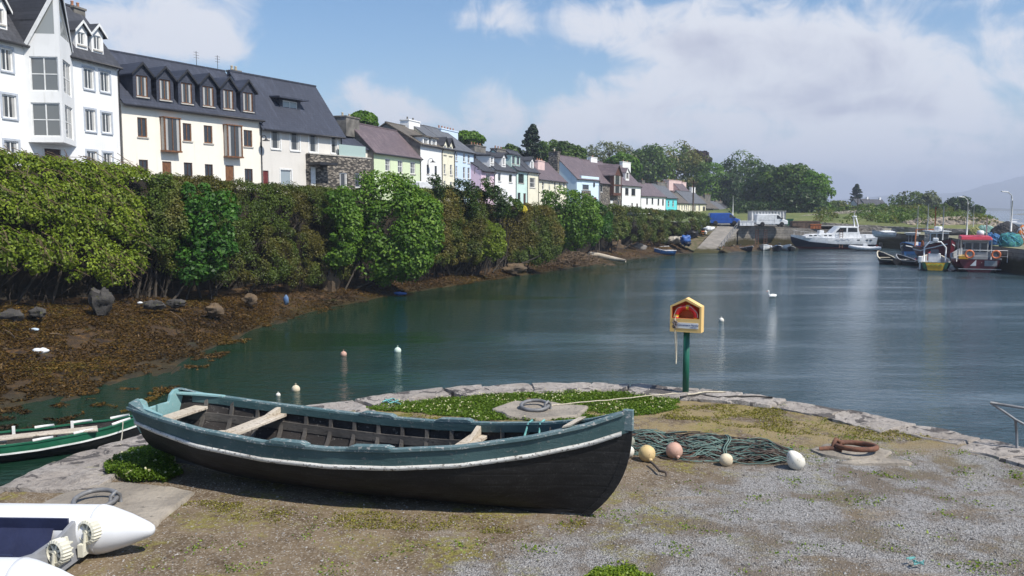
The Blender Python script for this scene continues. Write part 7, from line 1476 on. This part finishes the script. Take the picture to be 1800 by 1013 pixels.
# ---- walls, rocks, poles, lamps
def wall_line(name, label, pts, hgt, th, mat, cat='wall'):
    a = Vector(pts[0]); r = None; mb = MB(); rows = []
    for i, (x, y, z) in enumerate(pts):
        for k in range(1 if i == len(pts) - 1 else 8):
            if k: q = Vector(pts[i]).lerp(Vector(pts[i + 1]), k / 8)
            else: q = Vector(pts[i])
            dz = .10 * mnoise.noise(Vector((q.x * .6, q.y * .6, 2))); h_ = hgt + dz; rows.append([q + Vector((0, 0, -.8)) - a, q + Vector((0, 0, h_)) - a, q + Vector((.05, th, h_ + .02)) - a, q + Vector((.05, th, -.8)) - a])
    mb.grid(rows); o = O(name, mb, mat, None, loc=tuple(a)); return tag(o, label, cat)
wall_line('parapet_wall', 'dark rubble parapet wall along the back of the far pier', [tuple(D(1412, 401, 142)), tuple(D(1480, 404, 140)), tuple(D(1560, 409, 138)), tuple(D(1640, 413, 134)), tuple(D(1700, 414, 130)), tuple(D(1752, 414, 128))], 1.0, .6, M_RUBBLE); wall_line('field_wall', 'long grey drystone wall across the field past the wood', [tuple(D(1400, 388, 196)), tuple(D(1440, 383, 200)), tuple(D(1490, 378, 205)), tuple(D(1530, 376, 210))], 1.0, .5, M_RUBBLE)
def rocks_heap(name, label, cat, pts, n, rmin, rmax, mat, seed, spread):
    rnd = random.Random(seed); mb = MB()
    for i in range(n):
        t = rnd.random(); j = t * (len(pts) - 1); k = min(int(j), len(pts) - 2); q = Vector(pts[k]).lerp(Vector(pts[k + 1]), j - k); rr = rnd.uniform(rmin, rmax); mb.blob((q.x + rnd.uniform(-1, 1) * spread, q.y + rnd.uniform(-1, 1) * spread, q.z + rnd.uniform(-.3, 1) * spread * .35), rr, i, .45, 1.1, 9, 6, (1, 1, .75))
    return stuff(O(name, mb, mat), label, cat)
M_ROCK = simple('tan_rock', (.30, .25, .19), (.20, .17, .14), .8, .92, .7, .06, fine=4); M_DROCK = simple('dark_shore_rock', (.070, .063, .058), (.035, .033, .03), 1.2, .9, .9, .08, fine=5, c3=(.09, .09, .03)); M_BROCK = simple('brown_shore_rock', (.15, .10, .055), (.08, .058, .038), 1.3, .9, .9, .07, fine=5)
rocks_heap('rubble', 'tan boulders of the rock breakwater beyond the parapet', 'boulders', [tuple(D(1600, 400, 150)), tuple(D(1640, 392, 154)), tuple(D(1690, 391, 154)), tuple(D(1732, 394, 151)), tuple(D(1738, 400, 148)), tuple(D(1690, 399, 148)), tuple(D(1605, 401, 147))], 330, .4, .95, M_ROCK, 4, 1.5)
rocks_heap('rubble', 'pale broken stones heaped beside the blue tarpaulin', 'stones', [tuple(G(1163, 424, 1.5)), tuple(G(1180, 422, 1.7)), tuple(G(1202, 424, 1.6))], 26, .3, .65, simple('pale_stone', (.42, .38, .32), (.3, .27, .22), 1.5, .9, .6, .05), 5, .6)
def rock(label, px, py, z, r, mat, sc, seed): p = G(px, py, z); mb = MB(); mb.blob((0, 0, r * .12 * sc[2]), r * .68, seed, .42, 1.7, 22, 14, sc); return tag(O('rock', mb, mat, smooth_='auto', loc=tuple(p)), label, 'rock', 'rocks on the weedy shore')
rock('big dark jagged rock under the hedge by the yellow-green bush', 178, 535, 1.5, 0.71, M_DROCK, (1.1, .9, 1.25), 3); rock('low tan rock under the olive hedge', 378, 548, .9, 0.53, M_BROCK, (1.2, .9, .9), 5); rock('dark rock at the foot of the yellow-green bush, cut by the photo edge', 18, 560, 1.3, 0.59, M_DROCK, (1.3, 1, .8), 7); rock('smaller dark rock beside the one cut by the photo edge', 66, 552, 1.4, 0.43, M_DROCK, (1.2, 1, .8), 8); rock('tall brown rock streaked with weed under the light green sycamore shoot', 578, 505, .8, 1.03, M_BROCK, (1.0, .9, 1.5), 9); rock('dark mossy rock between the jagged rock and the tan rock', 270, 538, 1.3, 0.50, M_DROCK, (1.5, .9, .7), 12); rock('grey rock ledge beside the tan rock', 310, 535, 1.25, 0.43, M_DROCK, (1.6, .9, .7), 13); rock('orange-brown eroded bank rock under the olive hedge end', 440, 528, 1.0, 0.46, M_BROCK, (1.3, .8, .9), 14); rock('ivy grown stone outcrop below the light green hedge', 1070, 436, 1.1, 1.71, M_BROCK, (1.6, .9, .95), 15); rock('squared grey stone block on the weed behind the black dinghy', 1124, 440, .6, 1.30, simple('grey_block_stone', (.22, .20, .18), (.14, .13, .12), 1, .9, .6, .05), (1.15, .9, .85), 16); rock('brown eroded rock under the rusty fuchsia bush', 905, 474, .6, 0.81, M_BROCK, (1.8, .8, .8), 17)
mb = MB(); rnd = random.Random(9); c0 = G(1012, 466, .5)
for i in range(230): a = rnd.uniform(0, 3.14); l_ = rnd.uniform(.5, 1.9); q = c0 + Vector((rnd.gauss(0, 1.4), rnd.gauss(0, .7), 0)); hh = 1.25 * max(0, 1 - ((q.x - c0.x) / 3.2) ** 2) * rnd.random(); d = Vector((math.cos(a) * l_, math.sin(a) * l_ * .6, rnd.uniform(-.25, .35))); mb.tube([q + Vector((0, 0, hh)) - d * .5, q + Vector((0, 0, hh + .12)), q + Vector((0, 0, hh)) + d * .5], [.03, .028, .012], 4, caps=False)
tag(O('brushwood_pile', mb, M_TWIG), 'round pile of dead brushwood on the shore below the fuchsia bush', 'brushwood pile')
mb = MB(); a, c = G(1034, 447, 1.0), G(1100, 459, .35); mb.tube([a, a.lerp(c, .3) + Vector((0, 0, .06)), a.lerp(c, .7), c], [.32, .30, .24, .16], 10); tag(O('driftwood_log', mb, M_OLDWOOD, None, True), 'long pale driftwood log sloping down to the water', 'log')
def pole(label, px, yt, yb, Y, r0, mat, name='telegraph_pole', arms=True, group='telegraph poles'):
    b0, t = D(px, yb, Y), D(px, yt, Y); H = t.z - b0.z; r = T(name, label, 'pole', tuple(b0), R(20), group); mb = MB(); mb.tube([(0, 0, -.4), (0, 0, H)], [r0, r0 * .7], 8); O('shaft', mb, mat, r, True)
    if arms: mb = MB(); mb.box(-.6, -.05, H - .5, .6, .05, H - .38); O('cross_arm', mb, mat, r)
pole('brown telegraph pole before the stone cottage', 1218, 316, 379, 152, .17, P_POLE); pole('slim grey pole before the last white cottage', 1288, 344, 380, 190, .14, P_MAST, arms=False); pole('slim pole rising behind the white shed', 1354, 361, 388, 160, .11, P_POLE, arms=False); pole('thin pole in the scrub under the small conifer', 1507, 341, 378, 232, .13, P_POLE, arms=False); pole('thin pole before the round windswept tree', 1585, 348, 378, 220, .13, P_POLE, arms=False)
def quay_lamp(label, px, yt, yb, Y, side=-1, arm=1.3):
    b0, t = D(px, yb, Y), D(px, yt, Y); H = t.z - b0.z; r = T('street_lamp', label, 'street lamp', tuple(b0), 0, 'lamps on the quay'); mb = MB(); mb.tube([(0, 0, -.3), (0, 0, H * .5), (0, 0, H - .9)], [.11, .085, .06], 8); O('column', mb, P_MAST, r, True); mb = MB(); mb.tube([(0, 0, H - .9), (side * .1, 0, H - .35), (side * .45, 0, H - .05), (side * arm, 0, H)], .045, 7); O('arm', mb, P_MAST, r, True); mb = MB(); mb.prism([(side * arm, -.11, H - .05), (side * (arm + .75), -.13, H + .02), (side * (arm + .75), .13, H + .02), (side * arm, .11, H - .05)], (0, 0, .12)); O('lamp_head', mb, P_WHITE, r, bevel=.03)
quay_lamp('tall curved street lamp nearest the end of the quay', 1777, 338, 402, 92, -1, .5); quay_lamp('curved street lamp behind the crimson canopy', 1699, 347, 415, 112, -1, .5); pole('short thin post beside the lamp behind the crimson canopy', 1710, 362, 412, 118, .05, P_MAST, 'post', False, None)
# ---- gear heaped on the right-hand quay
def heap(label, px, py, z, w, h_, d, mat, seed, netmat):
    p = G(px, py, z); r = T('net_heap', label, 'net heap', (p.x, p.y, z), 0, 'heaps of nets and pots on the quay'); mb = MB(); mb.blob((0, 0, h_ * .3), 1, seed, .35, 1.6, 24, 14, (w / 2, d / 2, h_ * .75)); O('net', mb, mat, r, True); mb = MB(); rnd = random.Random(seed)
    for i in range(46):
        a = rnd.uniform(0, 6.28); e = rnd.uniform(.1, 1.3); pts = [(w * .52 * math.sin(e + k * .12) * math.cos(a + k * .2 * rnd.uniform(.5, 1)), d * .52 * math.sin(e + k * .12) * math.sin(a + k * .2), h_ * .3 + h_ * .80 * math.cos(e + k * .12)) for k in range(5)]; mb.tube(pts, .035, 4, caps=False)
    O('mesh_folds', mb, netmat, r); return r
N_BLUE = simple('blue_net', (.03, .12, .30), (.02, .05, .12), 5, .9, .8, .05, fine=9); N_GRN = simple('green_net', (.05, .24, .19), (.02, .10, .17), 5, .9, .8, .05, fine=9); N_TEAL = simple('teal_net', (.20, .32, .30), (.06, .16, .13), 5, .9, .8, .05, fine=9); N_BLK = simple('black_pots', (.025, .026, .03), (.05, .05, .055), 5, .9, .9, .08, fine=7); N_ORG = simple('orange_gear', (.55, .18, .04), (.4, .12, .03), 5, .8, .5)
heap('dark blue net heap at the quay edge over the maroon boat', 1745, 431, 2.3, 1.7, 1.1, 1.2, N_BLUE, 1, simple('blue_twine', (.05, .2, .42), None, 8)); heap('green over blue net heap beside the dark blue one', 1774, 434, 2.3, 2.1, 1.25, 1.3, N_GRN, 2, simple('aqua_twine', (.05, .30, .40), None, 8)); heap('pale teal tarpaulin heap behind the net heaps', 1733, 420, 2.3, 2.6, 1.5, 1.4, N_TEAL, 3, simple('pale_twine', (.4, .55, .52), None, 8)); heap('big black heap of lobster pots behind the nets', 1767, 422, 2.3, 3.6, 1.9, 1.8, N_BLK, 4, simple('black_twine', (.05, .05, .06), None, 8)); heap('orange and white gear heap, cut by the photo edge', 1796, 430, 2.3, 1.2, 1.7, 1.0, N_ORG, 5, P_WHITE); heap('yellow-green weedy heap behind the crimson canopy', 1714, 420, 2.3, 1.5, 1.3, 1.2, simple('weedy_heap', (.25, .26, .07), (.15, .16, .06), 4, .9, .6), 6, simple('straw_twine', (.4, .38, .15), None, 8)); heap('low dark gear heap along the parapet', 1680, 414, 2.3, 4.0, .8, 1.4, N_BLK, 7, simple('grey_twine', (.12, .12, .12), None, 8))
p = G(1738, 404, 2.5); r = T('bollard', 'yellow bollard on the pier before the far water', 'bollard', tuple(p)); mb = MB(); mb.lathe([(.12, -.3), (.12, .5), (.16, .52), (.16, .58), (.05, .6)], 14); O('post', mb, P_CREAMB, r, True); mb = MB(); mb.lathe([(.125, .25), (.125, .38)], 14); O('band', mb, P_YELLOW, r)
small_boat('white dinghy turned over on the pier beside the fish bin', 1553, 415, 3.0, 1.4, .5, 175, P_WHITE, P_GREYD, z=2.35, thw=1, group=None, cover=P_WHITE)
def black_boat():
    p, q = G(1222, 408, 2.6), G(1252, 392, 3.6); d = q - p; r = T('upturned_boat', 'black inflatable boat turned over on the verge of the slipway', 'boat', tuple(p), math.atan2(d.y, d.x)); L = math.hypot(d.x, d.y); mb = MB(); rows = []
    for i in range(13): t = i / 12; w = .95 * math.sin(math.pi * min(1, .12 + t * .8)) ** .6; rows.append([(t * L, w * math.cos(a), d.z * t + .9 * w * math.sin(a)) for a in [math.pi * k / 10 for k in range(11)]])
    mb.grid(rows); O('hull', mb, P_BLACK, r, True); mb = MB(); mb.tube([(t * L, 0, d.z * t + .86 * math.sin(math.pi * min(1, .12 + t * .8)) ** .6) for t in (.1, .4, .7, .95)], .06, 6); O('keel_strip', mb, P_GREYD, r, True)
black_boat()
def clutter(name, label, cat, px, py, z, parts):
    p = G(px, py, z); r = T(name, label, cat, tuple(p))
    for i, (nm, c, rr, sc, mat) in enumerate(parts): mb = MB(); mb.blob(c, rr, px + i, .75, 2.2, 18, 12, sc); O(nm, mb, mat, r, True)
clutter('tarpaulin_bundle', 'blue tarpaulin bundle on the stones beside the slipway', 'tarpaulin bundle', 1205, 429, 1.3, [('tarpaulin', (0, 0, .5), .65, (1, .8, 1), P_TARP), ('skirt', (.2, -.2, .1), .45, (1, .8, .7), P_NAVY)]); clutter('black_net_bag', 'black net bag beside the orange buoys on the verge', 'net bag', 1216, 416, 2.0, [('bag', (0, 0, .35), .85, (1.1, .8, .65), P_BLACK)]); clutter('buoy_heap', 'heap of orange and red buoys beside the slipway', 'buoy heap', 1233, 411, 2.35, [('orange_buoy', (0, 0, .25), .42, (1.3, 1, .8), P_ORANGE), ('red_buoy', (-.5, .3, .4), .32, (1, 1, 1), P_RED), ('pink_buoy', (-.9, .5, .5), .25, (1, 1, 1), M_FP), ('white_buoy', (.55, -.1, .2), .25, (1, 1, 1), P_WHITE)]); clutter('outboard_motors', 'white outboard cowl lying beside the upturned black boat', 'outboard motor', 1246, 406, 2.8, [('cowl', (0, 0, .3), .5, (1.5, .8, .6), P_WHITE), ('leg', (-.7, .1, .2), .3, (1.4, .6, .6), P_NAVY)])
def slip_rail():
    c, d = G(1264, 442, .2), G(1299, 396, 3.5); r = T('slipway_railing', 'low pipe railing down the seaward edge of the slipway', 'railing', tuple(c)); L = d - c
    for hh in (.95, .5): mb = MB(); mb.tube([L * .05 + Vector((.2, 0, hh)), L + Vector((.2, 0, hh)), ], .04, 6); O('rail', mb, M_IRON, r, True)
    for k in range(8): mb = MB(); q = L * (.05 + .135 * k) + Vector((.2, 0, 0)); mb.tube([q, q + Vector((0, 0, .97))], .035, 6); O('railing_post', mb, M_IRON, r, True)
slip_rail()
for i, (px, y0, y1) in enumerate(((1330, 402, 434), (1345, 402, 436), (1478, 408, 436))):
    p = D(px, y1, 126.5); r = T('pier_ladder', ['iron ladder down the pier wall behind the white dinghy', 'second iron ladder down the pier wall, closer to the motor yacht', 'iron ladder down the pier wall behind the motor yacht cabin'][i], 'ladder', (p.x, p.y, 0)); H = 3.0
    for x in (-.22, .22): mb = MB(); mb.tube([(x, 0, .2), (x, 0, H)], .04, 6); O('stile', mb, M_RUST, r, True)
    mb = MB(); [mb.tube([(-.22, 0, .4 + k * .3), (.22, 0, .4 + k * .3)], .025, 5) for k in range(9)]; O('rungs', mb, M_RUST, r)
# ---- far things over the water
def sailboat():
    p = G(1778, 397, 0); r = T('sailing_boat', 'small white sailing boat moored far out beyond the quay', 'sailing boat', (p.x, p.y, 0), R(175)); h = Hull(9, [(0, 1.0), (.4, 1.4), (.8, .8), (1, .03)], [(0, 1.0), (1, 1.35)], [(0, -.4), (1, -.3)], 1.6); mb = MB()
    for s in (1, -1): h.shell(mb, 0, 1, s, 18, 6)
    mb.grid([[h.p(i / 12, 1, 1), h.p(i / 12, 1, -1)] for i in range(13)], flip=True); mb.v = [(x - 4.5, y, z) for x, y, z in mb.v]; O('hull', mb, P_WHITE, r, True); mb = MB(); mb.box(-1.5, -.7, 1.0, 1.6, .7, 1.55); O('cabin', mb, P_WHITE, r, bevel=.1); mb = MB(); mb.tube([(.6, 0, 1.2), (.6, 0, 11)], .09, 6); O('mast', mb, P_MAST, r, True); mb = MB(); mb.tube([(.6, 0, 2.1), (-3.4, 0, 2.0)], .13, 7); O('boom', mb, P_MAST, r, True)
sailboat()
for i, (px, y0, y1, w, lb) in enumerate(((1520, 352, 364, 9, 'far house with a dark roof behind the scrub'), (1538, 354, 365, 12, 'second far house with a long low dark roof behind the scrub'))):
    p = D(px, y1, 290); r = T('far_house', lb, 'house', (p.x, p.y, p.z - 1), R(15)); mb = MB(); mb.prism([(-w / 3, 0, 0), (-w / 3, 4, 0), (-w / 3, 4, 2), (-w / 3, 2, 3.4), (-w / 3, 0, 2)], (w * .67, 0, 0)); O('wall', mb, W_GREY, r); mb = MB(); mb.prism([(-w / 3 - .2, -.4, 1.7), (-w / 3 - .2, 2, 3.5), (-w / 3 - .2, 4.4, 1.7), (-w / 3 - .2, 4.4, 1.95), (-w / 3 - .2, 2, 3.8), (-w / 3 - .2, -.4, 1.95)], (w * .67 + .4, 0, 0)); O('roof', mb, R_DARK, r); mb = MB(); mb.box(w / 3 - 1, 1.7, 3, w / 3 - .4, 2.3, 4.4); O('chimney', mb, W_WHITE, r)
# ---- litter along the weed
def litter(name, label, cat, px, py, z, r_, sc, mat, seed): p = G(px, py, z); mb = MB(); mb.blob((0, 0, r_ * sc[2] * .6), r_, seed, .4, 1.8, 14, 9, sc); tag(O(name, mb, mat, smooth_=True, loc=(p.x, p.y, p.z)), label, cat)
litter('plastic_bag', 'white plastic bag on the seaweed near the green boat', 'plastic bag', 72, 622, .55, .24, (1.2, .8, .55), P_WHITE, 3); litter('plastic_scrap', 'small pale blue plastic scrap on the upper weed', 'plastic scrap', 60, 581, 1.0, .12, (1.8, .7, .5), simple('pale_blue_plastic', (.5, .6, .7)), 4); litter('drinks_can', 'blue and orange plastic canister lying at the weed edge', 'canister', 503, 533, .6, .22, (.7, .5, 1.3), simple('faded_blue_plastic', (.06, .13, .28), (.10, .16, .25), 5, .6, .1), 5); litter('plastic_scrap', 'blue plastic scrap at the waterline below the brown hedge', 'plastic scrap', 703, 518, .1, .24, (1.8, .8, .5), P_TARP, 6); litter('plastic_scrap', 'tiny white scrap on the bank near the jagged rock', 'plastic scrap', 246, 534, 1.45, .10, (1.3, .8, .6), P_WHITE, 7)
for lb, a, c, z in (('long bare stick lying on the weed below the jagged rock', (300, 552), (326, 573), .9), ('crooked stick on the upper weed, cut near the photo edge', (5, 584), (26, 598), 1.0), ('pale straight stick on the seaweed beside the plastic bag', (88, 592), (110, 594), .95)):
    p, q = G(*a, z), G(*c, z - .05); mb = MB(); mb.tube([p + Vector((0, 0, .12)), p.lerp(q, .5) + Vector((.05, 0, .15)), q + Vector((0, 0, .10))], .02, 6); tag(O('stick', mb, M_TWIG, None, True), lb, 'stick')
